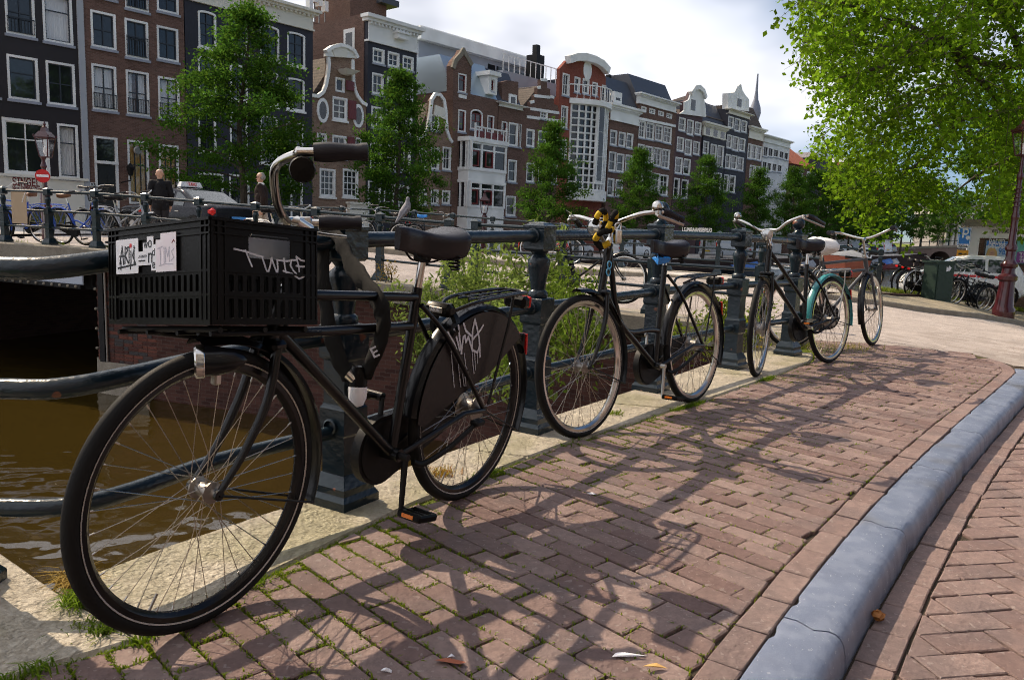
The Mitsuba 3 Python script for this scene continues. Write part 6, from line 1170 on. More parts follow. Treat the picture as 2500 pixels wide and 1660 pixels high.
# cloth covered chain lock hung from the top rail over the frame
CL = thing('chain_lock', 'black cloth covered chain lock slung from the top rail over the crate bicycle', 'bicycle lock')
strap = spline([at(*q) for q in ((850, 925, 2.62), (822, 860, 2.64), (800, 780, 2.66), (790, 690, 2.68), (786, 610, 2.72), (792, 572, 2.76), (812, 562, 2.70), (832, 592, 2.62), (858, 645, 2.54), (895, 694, 2.44), (925, 735, 2.36), (936, 780, 2.34), (930, 830, 2.34), (912, 870, 2.36), (892, 915, 2.38))], 70)
sr = .024 * (1 + .22 * (meshkit.fbm(strap * 14, 3, 2) - .5) * 2); ms = tube(strap, sr, 16, flat=(.62, 1.25)); ms.vertices += (meshkit.fbm(ms.vertices * 28, 3, 5) - .5)[:, None] * .014; obj('sleeve', ms, 'strap_cloth', CL, smooth=True)
lk = at(874, 935, 2.37); a_ = at(855, 955, 2.36); obj('lock_body', aim(lathe([(.0, -.05), (.022, -.045), (.027, -.01), (.027, .03), (.020, .05), (0, .055)], 16), lk, lk + [0, .15, 1]), 'black_plastic', CL, smooth=40)
obj('lock_tip', aim(lathe([(.0, -.075), (.018, -.068), (.0275, -.045), (.0285, -.012), (.0, -.012)], 16), lk, lk + [0, .15, 1]), 'white_sticker', CL, smooth=40); q0 = at(848, 912, 2.36); obj('shackle', bar(q0, at(866, 926, 2.36), .016, 10), 'chrome', CL, smooth=40)
eM = M4(*[v / np.linalg.norm(v) for v in ((_r * .9 + _u * .43), (_u * .9 - _r * .43), -_f)], at(915, 862, 2.30)); obj('lettering', tf(mv(tf(meshkit.text_mesh('E', .03, .001, True), rot(0)), -.012, -.012, 0), eM), 'silver_ink', CL)
# yellow and black chain lock wound round the second handlebar
YL = thing('yellow_chain_lock', 'yellow and black woven chain lock knotted round the handlebar of the swan-neck bicycle', 'bicycle lock')
ck_ = at(1482, 540, 3.92); coil = spline([ck_ + np.array(q) * .66 for q in ((-.09, .0, -.02), (-.075, -.05, .04), (-.04, -.03, .075), (-.01, .04, .05), (0, .05, -.04), (.005, -.05, -.05), (.03, -.06, .03), (.06, -.01, .065), (.065, .05, .01), (.05, .03, -.055), (.01, -.05, -.07), (-.05, -.05, -.09), (-.075, .02, -.14), (-.03, .05, -.19), (.03, .03, -.16))], 121)
for i in range(0, 120, 6): obj('sleeve', tube(coil[i:i + 7], .0150 + .0015 * math.sin(i), 10), 'yellow_cloth' if (i // 6) % 3 == 1 else 'strap_cloth', YL, smooth=50)
pl_ = at(1508, 578, 3.86); obj('padlock', mv(tf(cham(.035, .035, .07, .006), rot(20)), *pl_), 'chrome', YL); obj('shackle', wire([pl_ + [-.012, 0, .03], pl_ + [-.012, 0, .06], pl_ + [.012, 0, .06], pl_ + [.012, 0, .03]], .005), 'steel', YL, smooth=40)
# scraps on the other bicycles
qp2 = (B2M @ np.array([.40, .02, .865, 1]))[:3]; bl = hull(np.random.default_rng(2).normal(0, 1, (26, 3)) * [.030, .018, .014] + qp2); obj('saddle_wrap', bl, 'blue_plastic'); tag('saddle_wrap', 'crumpled blue plastic stuffed under the saddle of the swan-neck bicycle', 'plastic bag')
hs2 = B2['cr'] + (B2['hd'] - B2['cr']) * .52; mat('sky_sticker', (.06, .32, .55), .4)
obj('sticker', tf(cat_([mv(tf(lathe([(.0135, .0), (.0215, .0), (.0215, .002), (.0135, .002)], 16), rot(-90, (1, 0, 0))), hs2[0] - z * .25, .0215, hs2[2] + z) for z in (-.017, .019)]), B2M), 'sky_sticker', BIKE2)
b4s = (B4M @ np.append(B4['sd'] + [-.12, 0, -.02], 1))[:3]; wb_ = trimesh.creation.icosphere(3, 1.0); wb_.vertices *= [.19, .11, .085]; wb_.vertices += (meshkit.fbm(wb_.vertices * 16, 3) - .5)[:, None] * np.array([.05, .05, .05]) + b4s + [.0, 0, .02]; obj('saddle_bag', wb_, 'white_paint', smooth=True); tag('saddle_bag', 'white plastic bag tied over the saddle of the grey bicycle', 'plastic bag')
bell4 = (B3M @ np.array([.66, .10, .58, 1]))[:3]
# pieces lying on the pavement
r_ = np.random.default_rng(9)
for i, (px, py, m, s, lb) in enumerate(((1102, 1611, 'white_sticker', .012, 'white chewing gum speck at the lower middle of the pavement'), (948, 1640, 'white_sticker', .014, 'crushed white scrap near the bottom edge of the pavement'), (1528, 1605, 'white_sticker', .022, 'white paper strip lying across two bricks near the bottom edge'), (1095, 1622, 'roof_orange', .018, 'orange cigarette end beside the white speck'), (1600, 1632, 'blind_straw', .018, 'straw coloured scrap near the kerb at the bottom edge'), (1445, 1210, 'white_sticker', .012, 'pale speck in the middle of the pavement'))):
    q = ground(px, py); k = hull(r_.normal(0, 1, (10, 3)) * [s, s * .4, .003] + [q[0], q[1], .008]); obj('litter', k, m); tag('litter' if i == 0 else f'litter_{i:03d}', lb, 'litter')
q = ground(2142, 1515, -.09); lf = cat_([tf(trimesh.Trimesh(np.c_[np.linspace(-.02, .02, 5), [0, .012, .015, .012, 0], [0, .01, .014, .006, .012]].tolist() + np.c_[np.linspace(-.02, .02, 5), [0, -.012, -.015, -.012, 0], [0, .012, .004, .012, .01]].tolist(), [(i, i + 1, 6 + i) for i in range(4)] + [(i, 6 + i, 5 + i) for i in range(4)]), rot(a, (.3, .4, 1)) @ rot(b, (1, 0, 0))) for a, b in ((10, 30), (80, -40), (150, 60), (220, 20))]); mat('dry_leaf', (.30, .12, .03), .7); obj('dry_leaf', mv(lf, q[0], q[1], -.075), 'dry_leaf'); tag('dry_leaf', 'curled orange brown leaf lying against the kerb in the gutter', 'leaf')
# ---------------------------------------------------------------- moss, grass and weeds
GR = np.random.default_rng(17)
def blades(P, h, r, w=.0022, spread=.45):
    n = len(P); ph = r.uniform(0, 6.28, n); d = np.stack([np.cos(ph), np.sin(ph), 0 * ph], 1); L = (h * r.uniform(.5, 1.3, n))[:, None]; s = np.stack([-d[:, 1], d[:, 0], 0 * ph], 1) * w * (L / h)
    k = (spread * r.uniform(.2, 1.4, n))[:, None]; up = np.array([0, 0, 1.0]); mid = P + up * L * .55 + d * L * k * .3; tip = P + up * L * .9 * (1 - .3 * k) + d * L * k
    v = np.stack([P - s, P + s, mid + s * .7, mid - s * .7, tip], 1).reshape(-1, 3); i = np.arange(n)[:, None] * 5; return trimesh.Trimesh(v, np.vstack([i + [0, 1, 2], i + [0, 2, 3], i + [3, 2, 4]]), process=False)
def bcol(n, r, a=(.06, .13, .01), b=(.17, .24, .02)): t = r.random((n, 1)); c = np.array(a) * (1 - t) + np.array(b) * t; return np.repeat(c, 5, 0)
edges = []                               # points in the joints between bricks, thick near the coping
for q in PAVERS:
    c = q.centroid; dc = LineString(JOINT).distance(c); den = math.exp(-dc / .36) * (1.0 if c.y < 4.2 else .55) + (.16 * math.exp(-dc / .9) if c.y < 8 else 0)
    nz = float(meshkit.fbm(np.array([[c.x * 2.1, c.y * 2.1, 3.0]]), 3)[0]); m = int(max(0, (den * 1.9 * max(0, nz - .22) * 2.2)) * 150 * (1 if c.y < 4 else .6))
    L = q.exterior.length
    for u in GR.random(m) * L * 1.0:
        e = q.exterior.interpolate(u); edges.append((e.x + GR.normal(0, .0035), e.y + GR.normal(0, .0035), -.008))
edges = np.array(edges); pm = blades(edges, .015, GR, .0022, .9); obj('joint_moss', pm, 'blade_thin', color=bcol(len(edges), GR, (.09, .15, .01), (.22, .28, .02)), kind='stuff'); tag('joint_moss', 'green moss and short grass growing in the joints of the brick pavement', 'moss')
jl2 = LineString(JOINT[1:]); P = []
for u in np.linspace(0, jl2.length, 900):
    nz = float(meshkit.fbm(np.array([[u * 3.2, 1.0, 0]]), 3, 4)[0]); e = jl2.interpolate(u)
    if nz > .46 and u < 5.5:
        for _ in range(int((nz - .44) * 60)): P.append((e.x + GR.normal(0.008, .014), e.y + GR.normal(-.005, .012), -.008))
P = np.array(P); obj('edge_grass', blades(P, .030, GR, .0020, .9), 'blade_thin', color=bcol(len(P), GR), kind='stuff'); tag('edge_grass', 'tufts of grass along the seam between granite coping and bricks', 'grass')
def tuft(px, py, n, h, lb, a=(.07, .15, .01), b=(.20, .28, .03), sp=.02, z=.0, red=0.):
    q = ground(px, py); P = np.c_[GR.normal(q[0], sp, n), GR.normal(q[1], sp, n), np.full(n, z)]; col = bcol(n, GR, a, b); k = name_of('grass_tuft'); tag(k, lb, 'grass tuft', kind='stuff')
    m = blades(P, h, GR, .0022, 1.3); scene[k] = ply(m, 'blade_thin', color=col)
for a in ((175, 1432, 170, .060, 'dry straw coloured grass tuft at the inner corner of the coping', (.25, .17, .04), (.45, .33, .12)), (190, 1480, 160, .055, 'green spreading grass tuft on the coping below the dry tuft'), (235, 1520, 110, .022, 'low flat green patch on the coping left of the front tyre', (.09, .15, .02), (.22, .25, .05), .035), (262, 1545, 70, .035, 'dark little grass tuft at the foot of the front tyre', (.05, .09, .01), (.12, .18, .02), .015), (1075, 1160, 120, .04, 'reddish weed on the coping seen through the rear wheel of the crate bicycle', (.28, .10, .02), (.35, .30, .04), .035), (1498, 1012, 110, .025, 'grass tuft on the coping edge below the swan-neck bicycle', (.1, .16, .01), (.2, .26, .02), .03), (1990, 850, 260, .05, 'grassy patch behind the rear wheel of the teal mudguard bicycle', (.12, .18, .02), (.30, .30, .05), .16), (2080, 850, 160, .05, 'yellowing grass at the end of the coping near the edge on wheel', (.18, .2, .03), (.38, .32, .07), .13), (95, 1640, 60, .035, 'small tuft at the seam in the bottom left corner')): tuft(*a)
# the shrubs and weeds between the bank and the bridge
def shrub(key_name, label, spots, n_st, hh, leaves, seed, size=.045, col=(.11, .17, .03), parent_z=-1.3, spread=.22):
    r = np.random.default_rng(seed); k = thing(key_name, label, 'shrub'); st, C, cols = [], [], []
    for (x, y, z, s) in spots:
        for i in range(n_st):
            b = np.array([x + r.normal(0, .10), y + r.normal(0, .10), z]); d = np.array([r.normal(0, spread), r.normal(0, spread), 1.0]); d /= np.linalg.norm(d); L = hh * s * r.uniform(.55, 1.1); p = np.array([b + d * L * t + [0, 0, -.10 * L * t * t] + r.normal(0, .02, 3) * t for t in np.linspace(0, 1, 6)]); st.append(tube(p, np.linspace(.007, .002, 6), 4))
            m = int(leaves * L / hh); u = r.uniform(.18, 1.03, m); q = b + d * (L * u)[:, None] + np.array([0, 0, -.10 * L]) * (u ** 2)[:, None] + r.normal(0, .075, (m, 3)) * (1.15 - .6 * u)[:, None]; C.append(q); cols.append(leaf_cols(m, r, np.array(col) * r.uniform(.7, 1.3), .4, .35))
    obj('stems', cat_(st), 'bark', k); m, c = leaf_mesh(np.vstack(C), size, np.vstack(cols), r, flat=.38, up=.2); obj('foliage', m, 'blade_thin', k, color=c)
W_ = lambda s, o=-.3, z=-.9: (*(A8 + DA * s + DX * o), z, 1.0)
mid_b = [(1165, 700, 9.3), (1100, 745, 9.2), (1040, 760, 9.4), (1215, 690, 8.8), (1270, 700, 8.6), (1300, 640, 8.3), (1130, 640, 9.6), (1240, 780, 7.2), (1290, 800, 6.8)]
shrub('willow_shrub', 'pale green leafy shrub rooted in the quay wall behind the saddle of the crate bicycle', [(*at(px, py, y)[:2], at(px, py, y)[2] - .75, 1.0) for px, py, y in mid_b], 10, 1.22, 115, 5, size=.085, col=(.20, .27, .07))
shrub('wall_weed', 'leafy weed growing from the wall below the middle rail behind the second post', [(*at(px, py, y)[:2], at(px, py, y)[2] - .25, 1.0) for px, py, y in ((1400, 745, 6.9), (1350, 800, 6.2), (1265, 870, 5.8), (1420, 840, 6.6), (1380, 690, 7.2))], 9, .55, 90, 6, size=.06, col=(.13, .20, .03))
shrub('reddish_weed', 'small upright reddish weed on the wall cap left of the saddle', [(*at(955, 690, 10.6)[:2], at(955, 690, 10.6)[2], 1.0)], 6, .42, 40, 7, size=.045, col=(.20, .12, .03), spread=.12)
shrub('yellow_flower_weed', 'low weed with yellow flowers behind the posts beside the loose granite block', [(*at(px, py, y)[:2], at(px, py, y)[2], 1.0) for px, py, y in ((1810, 830, 7.5), (1770, 850, 7.2), (1765, 790, 7.4), (1840, 800, 7.8), (1660, 860, 6.6))], 10, .32, 60, 8, size=.05, col=(.16, .22, .02), spread=.5)
yf = thing('yellow_flowers', 'small yellow flowers opening over the low weed by the loose granite block', 'flower'); mat('petal', (.75, .55, .01), .6)
for i in range(26): q = at(GR.uniform(1745, 1870), GR.uniform(775, 850), 7.35) + GR.normal(0, .05, 3); obj('bloom', mv(tf(lathe([(0, .003), (.012, .006), (.016, 0), (0, -.006)], 6), rot(GR.uniform(0, 50), (1, .3, 0))), *q), 'petal', yf)
# ---------------------------------------------------------------- right bank: land, kerb, grass, kiosk, cabinet, sign, lamp
bank_edge = [np.array(grass_k[-1]) + [.0, .12]] + [np.array([8.85, 19.4]) + FD * t for t in np.linspace(0, 140, 30)]
fk = far_k
obj('bank_footway', sheet(Polygon(fk + grass_k[::-1]).buffer(0), lambda x, y: gz(x, y) + .07, 1.0), 'bank_brick' if mat('bank_brick', proc(lambda p, n, uv: mix((.15, .13, .095), (.24, .21, .16), fbm(p.x * 4, p.y * 4, 0, 3)) * (.8 + .4 * cell_rand(dr.floor(p.x * 4.7), dr.floor(p.y * 9), 0))), .9, spec=.15) else '', kind='structure')
obj('bank_kerb', curbpath(fk, .20, .09, .3), 'old_stone', kind='structure')
mat('grass_soil', proc(lambda p, n, uv: mix((.05, .075, .012), (.16, .19, .035), fbm(p.x * 2.5, p.y * 2.5, 0, 3)) * (.7 + .5 * noise(p.x * 30, p.y * 30, 0))), .95, spec=.1)
obj('bank_ground', sheet(Polygon(grass_k + [tuple(q) for q in bank_edge] + [(140, 126), (140, -30), (20.5, -30)]).buffer(0), lambda x, y: gz(x, y) + .09, 3.0), 'grass_soil', kind='structure')
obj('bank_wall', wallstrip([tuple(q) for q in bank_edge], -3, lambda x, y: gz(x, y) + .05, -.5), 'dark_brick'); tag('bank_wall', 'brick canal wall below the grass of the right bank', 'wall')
gp = []
while len(gp) < 6500:
    u = GR.random() * 1.0; a = np.array(LineString(grass_k).interpolate(GR.random(), normalized=True).coords[0]); q = a + np.array([.55, .83]) * abs(GR.normal(0, .8)) + GR.normal(0, .05, 2)
    if meshkit.noise(np.array([[q[0] * 1.3, q[1] * 1.3, 0]]))[0] > .3: gp.append((q[0], q[1], float(gz(*q)) + .07))
gp = np.array(gp); obj('bank_grass', blades(gp, .13, GR, .007, .7), 'blade_thin', color=bcol(len(gp), GR, (.09, .15, .015), (.26, .30, .05)), kind='stuff'); tag('bank_grass', 'rough grass along the edge of the right bank below the parked bicycles', 'grass')
gA = np.array([(q[0] + GR.normal(0, .12), q[1] + .2 + GR.normal(0, .1), 0) for q in A_ for _ in range(90) if GR.random() < .8]); gA[:, 2] = gz(gA[:, 0], gA[:, 1]) - .02; obj('deck_grass', blades(gA, .09, GR, .004, .8), 'blade_thin', color=bcol(len(gA), GR), kind='stuff'); tag('deck_grass', 'grass and moss along the stone edge at the foot of the bridge railing', 'grass')
obj('land', sheet(Polygon([(-400, -60), (-60, -20), tuple(house_line(-30, 16)), tuple(house_line(-30, -30)), tuple(house_line(300, -30)), (500, 900), (-400, 900)]), -1.4), 'grass_soil', kind='structure')
# kiosk
K0 = on_ground(2372, 735); kd = 27.5
k_l, k_r = at(2362, 600, kd), at(2700, 610, 25.6); ku = k_r - k_l; ku[2] = 0; ku /= np.linalg.norm(ku); kn = np.array([ku[1], -ku[0], 0]); kz0 = float(gz(k_l[0], k_l[1])); KM = M4(ku, -kn, [0, 0, 1], [k_l[0], k_l[1], 0]); KZ = lambda px, py: CAM + ray(px, py) * ((k_l - CAM) @ kn) / (ray(px, py) @ kn); kt = KZ(2370, 553)[2]
KI = thing('kiosk', 'flat roofed brick kiosk with white frame and advertising posters on the right bank', 'kiosk'); KP = lambda m: tf(m, KM)
def kxy(px, py): p = np.linalg.inv(KM) @ np.append(KZ(px, py), 1); return p[0], p[2]
obj('wall', KP(box(.3, 4.6, .06, 3, kz0 - .2, kt - .35)), 'kiosk_brick' if mat('kiosk_brick', brickwall(5, (.10, .055, .04), (.16, .09, .06), (.22, .19, .15)), .85) else '', KI)
obj('frame', KP(cat_([box(0, .34, -.02, .3, kz0 - .2, kt), box(.3, 4.6, -.02, .3, kt - .38, kt), box(0, .2, .3, 3, kz0 - .2, kt)])), 'window_white', KI); obj('roof', KP(cat_([box(-.25, 4.9, -.35, 3.3, kt, kt + .12), box(-.15, 4.8, -.2, 3.1, kt + .12, kt + .24)])), 'old_stone', KI)
def kiosk_text(t, px, py, h, m, w=None, y=-.03, parent=KI, bold=True):
    x, z = kxy(px, py); q = tf(meshkit.text_mesh(t, h, .01, bold), rot(90, (1, 0, 0)))
    if w: q.apply_scale([w / q.extents[0], 1, 1])
    obj('lettering', KP(mv(q, x, y, z)), m, parent)
x0, z1 = kxy(2417, 558); x1, z0 = kxy(2465, 572); obj('name_board', KP(box(x0, x1, -.035, -.02, z0, z1)), 'cream_paint', KI); kiosk_text('WELCOME', 2420, 568, .11, 'door_dark', x1 - x0 - .08, -.037)
x0, z1 = kxy(2480, 560); x1, z0 = kxy(2530, 574); obj('name_board', KP(box(x0, x1, -.035, -.02, z0, z1)), 'cream_paint', KI); kiosk_text('DEN', 2484, 571, .11, 'door_dark', .30, -.037)
def poster(nm, lb, px0, py0, px1, py1, m):
    k = name_of('poster', KI); tag(k, lb); a, d = kxy(px0, py0); c, b = kxy(px1, py1); obj('case', KP(box(a - .05, c + .05, -.02, .06, b - .05, d + .05)), 'door_dark', k); obj('sheet', KP(box(a, c, -.028, -.021, b, d)), m, k); return k, a, c, b, d
mat('pale_blue', (.42, .55, .66), .4); mat('poster_blue', (.03, .18, .55), .4); mat('poster_teal', (.12, .42, .36), .4); mat('poster_purple', (.20, .05, .25), .4); mat('skin', (.50, .29, .20), .5); mat('blond', (.50, .33, .13), .6)
pk, a, c, b, d = poster('p', 'radio poster with a blond woman smiling beside a telephone', 2409, 588, 2464, 643, 'pale_blue'); W, H = c - a, d - b
def flat(k, poly, m, y): obj('print', KP(mv(slab_xz(shapely.affinity.translate(shapely.affinity.scale(poly, W, H, origin=(0, 0)), a, b), 0, .003), y=y)), m, k)
flat(pk, Polygon([(0, .78), (1, .72), (1, .98), (.02, 1)]), 'poster_blue', -.032); kiosk_text('RADIO', 2413, 596, .17, 'white_sticker', W * .62, -.044, pk); kiosk_text('DECIBEL', 2412, 605, .15, 'white_sticker', W * .80, -.044, pk); kiosk_text('98.0', 2436, 621, .22, 'poster_blue', W * .46, -.044, pk)
flat(pk, Polygon([(.05, .02), (.02, .3), (.08, .55), (.2, .7), (.36, .68), (.46, .5), (.5, .25), (.58, .02)]), 'blond', -.032); flat(pk, Polygon([(.15, .02), (.2, .12), (.33, .16), (.5, .1), (.72, .02)]), 'skin', -.0335); flat(pk, shapely.affinity.scale(Point(.27, .40).buffer(.13), .85, 1.35), 'skin', -.035); flat(pk, shapely.affinity.scale(Point(.27, .31).buffer(.035), 1.4, .45), 'sash_red', -.037)
for ex in (.225, .315): flat(pk, shapely.affinity.scale(Point(ex, .45).buffer(.018), 1.2, .7), 'door_dark', -.037)
flat(pk, Point(.17, .2).buffer(.06), 'white_sticker', -.037); flat(pk, Polygon([(.06, .5), (.1, .62), (.2, .69), (.33, .66), (.42, .52), (.36, .58), (.27, .58), (.16, .57), (.12, .42)]), 'blond', -.037)
pk, a, c, b, d = poster('p', 'teal and purple poster with white lettering at the right edge', 2484, 588, 2545, 646, 'poster_teal'); W, H = c - a, d - b; flat(pk, Polygon([(.03, .02), (.03, .5), (.3, .56), (.97, .5), (.97, .02)]), 'poster_purple', -.032)
for t, py in (('THE', 624), ('THE', 633), ('YELLO', 640)): kiosk_text(t, 2487, py, .10, 'white_sticker', W * (.45 if t == 'THE' else .6), -.036, pk)
# switch cabinet, parking sign, street lamps, no entry sign
cq = at(2300, 735, 20.6); CB = thing('switch_cabinet', 'dark green metal cabinet standing in the grass among parked bicycles', 'cabinet'); hh = 1.02; cM = M4([.93, .37, 0], [-.37, .93, 0], [0, 0, 1], cq)
cw = 58 / 1920 * cq[1]; ch_ = 92 / 1920 * cq[1]; mat('cabinet_green', (.010, .026, .018), .45); obj('body', tf(box(-cw / 2, cw / 2, 0, .4, -.1, ch_), cM), 'cabinet_green', CB); obj('lid', tf(box(-cw / 2 - .04, cw / 2 + .04, -.04, .44, ch_, ch_ + .05), cM), 'cabinet_green', CB); obj('door', tf(box(-cw / 2 + .04, cw / 2 - .04, -.015, -.001, .06, ch_ - .05), cM), 'cabinet_green', CB)
obj('torn_paper', tf(extrude(Polygon([(-.02, .0), (.10, .02), (.16, .10), (.07, .16), (.04, .08), (-.01, .14)]), .002), cM @ M4([1, 0, 0], [0, 0, 1], [0, -1, 0], [.02, -.02, ch_ * .78])), 'white_sticker', CB)
def P2(px, py, y): return at(px, py, y)
sd_ = 27.0; PS = thing('parking_sign', 'blue parking sign with a yellow tow plate on a grey pole beside the kiosk', 'sign'); s_o = P2(2352, 600, sd_); gS = float(gz(s_o[0], s_o[1])); u_ = 1 / 1920 * sd_; SM = M4([.985, -.17, 0], [.17, .985, 0], [0, 0, 1], [s_o[0], s_o[1], 0]); zt = P2(2352, 556, sd_)[2]; zb = P2(2352, 598, sd_)[2]; SP_ = lambda m: tf(m, SM)
obj('pole', SP_(bar((0, .06, gS - .3), (0, .06, zt + .08), .035, 8)), 'dull_steel', PS, smooth=40); w_ = 14 * u_; obj('plate', SP_(box(-w_, w_, -.01, .01, zb, zt)), 'poster_blue', PS); obj('plate_edge', SP_(slab_xz(R4(-w_ + .01, w_ - .01, zb + .01, zt - .01).difference(R4(-w_ + .03, w_ - .03, zb + .03, zt - .03)), -.014, -.0105)), 'white_sticker', PS)
def sign_t(t, x, z, h, m, w=None): q = tf(meshkit.text_mesh(t, h, .004, True), rot(90, (1, 0, 0))); q.apply_scale([(w / q.extents[0]) if w else 1, 1, 1]); obj('lettering', SP_(mv(q, x, -.012, z)), m, PS)
sign_t('P', -w_ * .55, zb + (zt - zb) * .42, .30, 'white_sticker', .2); obj('coin', SP_(mv(tf(lathe([(0, -.003), (.07, -.003), (.07, .003), (0, .003)], 16), rot(90, (1, 0, 0))), w_ * .55, -.014, zb + (zt - zb) * .42)), 'white_sticker', PS)
z2 = P2(2352, 606, sd_)[2]; z3 = P2(2352, 611, sd_)[2]; z4 = P2(2352, 628, sd_)[2]; obj('plate', SP_(box(-w_ * .9, w_ * .9, -.01, .01, z2, zb - .02)), 'white_sticker', PS); sign_t('autodate', -w_ * .8, z2 + .03, .07, 'door_dark', w_ * 1.6); obj('plate', SP_(box(-w_ * .9, w_ * .9, -.01, .01, z4, z3)), 'amber_plate' if mat('amber_plate', (.75, .33, .01), .4) else '', PS)
obj('tow_mark', SP_(cat_([slab_xz(Polygon([(-.13, z4 + .08), (-.13, z4 + .13), (-.04, z4 + .14), (.0, z4 + .10), (.12, z4 + .13), (.13, z4 + .09)]), -.014, -.0105)])), 'door_dark', PS)
def lantern(key, x, y, z, s, m):          # the classic canal lantern: tapered glazed box, hat and finial
    L = M4([s, 0, 0], [0, s, 0], [0, 0, s], [x, y, z]); q = lambda mm: tf(mm, L); k = name_of('lantern', key)
    A, B = [(.13, 0), (.24, .52)], None; cor = [(math.cos(math.radians(45 + 90 * i)) * 1.2, math.sin(math.radians(45 + 90 * i)) * 1.2) for i in range(4)]
    obj('frame', q(cat_([bar((cx_ * .13, cy_ * .13, 0), (cx_ * .22, cy_ * .22, .52), .016, 5) for cx_, cy_ in cor] + [bar((cor[i][0] * r_, cor[i][1] * r_, zz), (cor[(i + 1) % 4][0] * r_, cor[(i + 1) % 4][1] * r_, zz), .016, 5) for i in range(4) for r_, zz in ((.13, 0), (.22, .52))])), m, k)
    v = [(cor[i][0] * r_ * .97, cor[i][1] * r_ * .97, zz) for i in range(4) for r_, zz in ((.13, .01), (.22, .51))]; obj('pane', q(trimesh.Trimesh(v, [t for i in range(4) for t in ((2 * i, 2 * ((i + 1) % 4), 2 * ((i + 1) % 4) + 1), (2 * i, 2 * ((i + 1) % 4) + 1, 2 * i + 1))], process=False)), 'pane', k)
    obj('hood', q(cat_([hull([(cx_ * .25, cy_ * .25, .53) for cx_, cy_ in cor] + [(cx_ * .25, cy_ * .25, .55) for cx_, cy_ in cor] + [(cx_ * .13, cy_ * .13, .70) for cx_, cy_ in cor]), hull([(cx_ * .10, cy_ * .10, .70) for cx_, cy_ in cor] + [(cx_ * .08, cy_ * .08, .80) for cx_, cy_ in cor]), mv(lathe([(.06, 0), (.07, .03), (.02, .06), (.045, .10), (.02, .15), (0, .20)], 10), z=.80)] + [mv(lathe([(.02, 0), (.025, .03), (0, .08)], 6), cx_ * .24, cy_ * .24, .55) for cx_, cy_ in cor])), m, k, smooth=30)
    obj('lamp', q(lathe([(.03, 0), (.03, .08), (.06, .14), (.05, .26), (0, .30)], 10)), 'white_paint', k, smooth=40)
mat('maroon_paint', (.050, .010, .014), .16, spec=.6)
LP = at(2450, 759, 19.5); LM = thing('street_lamp', 'glossy dark maroon cast iron street lamp with a glass lantern on the right bank', 'street lamp'); s = LP[1] / 18.0; zl = at(2497, 375, LP[1])[2]; hgt = zl - LP[2]; xl = at(2497, 375, LP[1])[0]
pr = [(.28, -.5), (.28, 0), (.28, .10), (.24, .16), (.20, .55), (.19, .72), (.24, .76), (.24, .84), (.17, .90), (.16, 1.02), (.21, 1.06), (.21, 1.12), (.12, 1.22), (.11, 1.40), (.15, 1.44), (.15, 1.50), (.095, 1.58), (.085, 2.1), (.10, 2.14), (.10, 2.2), (.078, 2.26), (.06, hgt / s - .55), (.085, hgt / s - .5), (.085, hgt / s - .42), (.05, hgt / s - .36), (.045, hgt / s - .05), (.09, hgt / s)]
k = 14; obj('column', tf(lathe([(r * .82, z) for r, z in pr], 18), M4([s, 0, 0], [0, s, 0], [0, 0, s], LP - [0, 0, .05])), 'maroon_paint', LM, smooth=35); rb = np.linspace(0, 34, 260); obj('rope_moulding', tf(tube(np.c_[.070 * np.cos(rb), .070 * np.sin(rb), 2.3 + rb / 34 * (hgt / s - 3.0)], .014, 5), M4([s, 0, 0], [0, s, 0], [0, 0, s], LP)), 'maroon_paint', LM, smooth=40)
lantern(LM, LP[0], LP[1], LP[2] + hgt - .05, 1.05, 'maroon_paint')
def lamp_post(label, px, pbase, ptop, y, nm='street_lamp'):
    a_, b_ = at(px, pbase, y), at(px, ptop, y); k = thing(nm, label, 'street lamp', None); h = b_[2] - a_[2]; obj('column', mv(lathe([(.12, -1), (.12, .5), (.07, .6), (.05, h - .3), (.08, h - .25), (.04, h - .1), (.08, h)], 12), *a_), 'maroon_paint', k, smooth=40); lantern(k, b_[0], b_[1], b_[2], .95, 'maroon_paint'); return k
lamp_post('maroon street lamp with glass lantern before the cream shop front of the black house', 112, 520, 384, 21.5); lamp_post('small dark street lamp seen behind the pigeon railing before the white bay house', 1182, 560, 521, 33)
q = at(104, 430, 20.6); NE = thing('no_entry_sign', 'round red no entry sign with a white bar on a pole before the shop front', 'sign'); dn_ = -q / np.linalg.norm(q); dn_[2] = 0; dn_ /= np.linalg.norm(dn_); nM = M4(np.cross([0, 0, 1], dn_), [0, 0, 1], dn_, q); mat('sign_red', (.50, .02, .025), .4)
obj('disc', tf(shapely_disc := lathe([(0, -.01), (.17, -.01), (.17, .01), (0, .01)], 24), nM), 'sign_red', NE); obj('bar', tf(box(-.135, .135, -.03, .035, .012, .016), nM), 'white_sticker', NE); obj('pole', bar(q - dn_ * .05 + [0, 0, -1.9], q - dn_ * .05 + [0, 0, .1], .03, 8), 'dull_steel', NE, smooth=40)
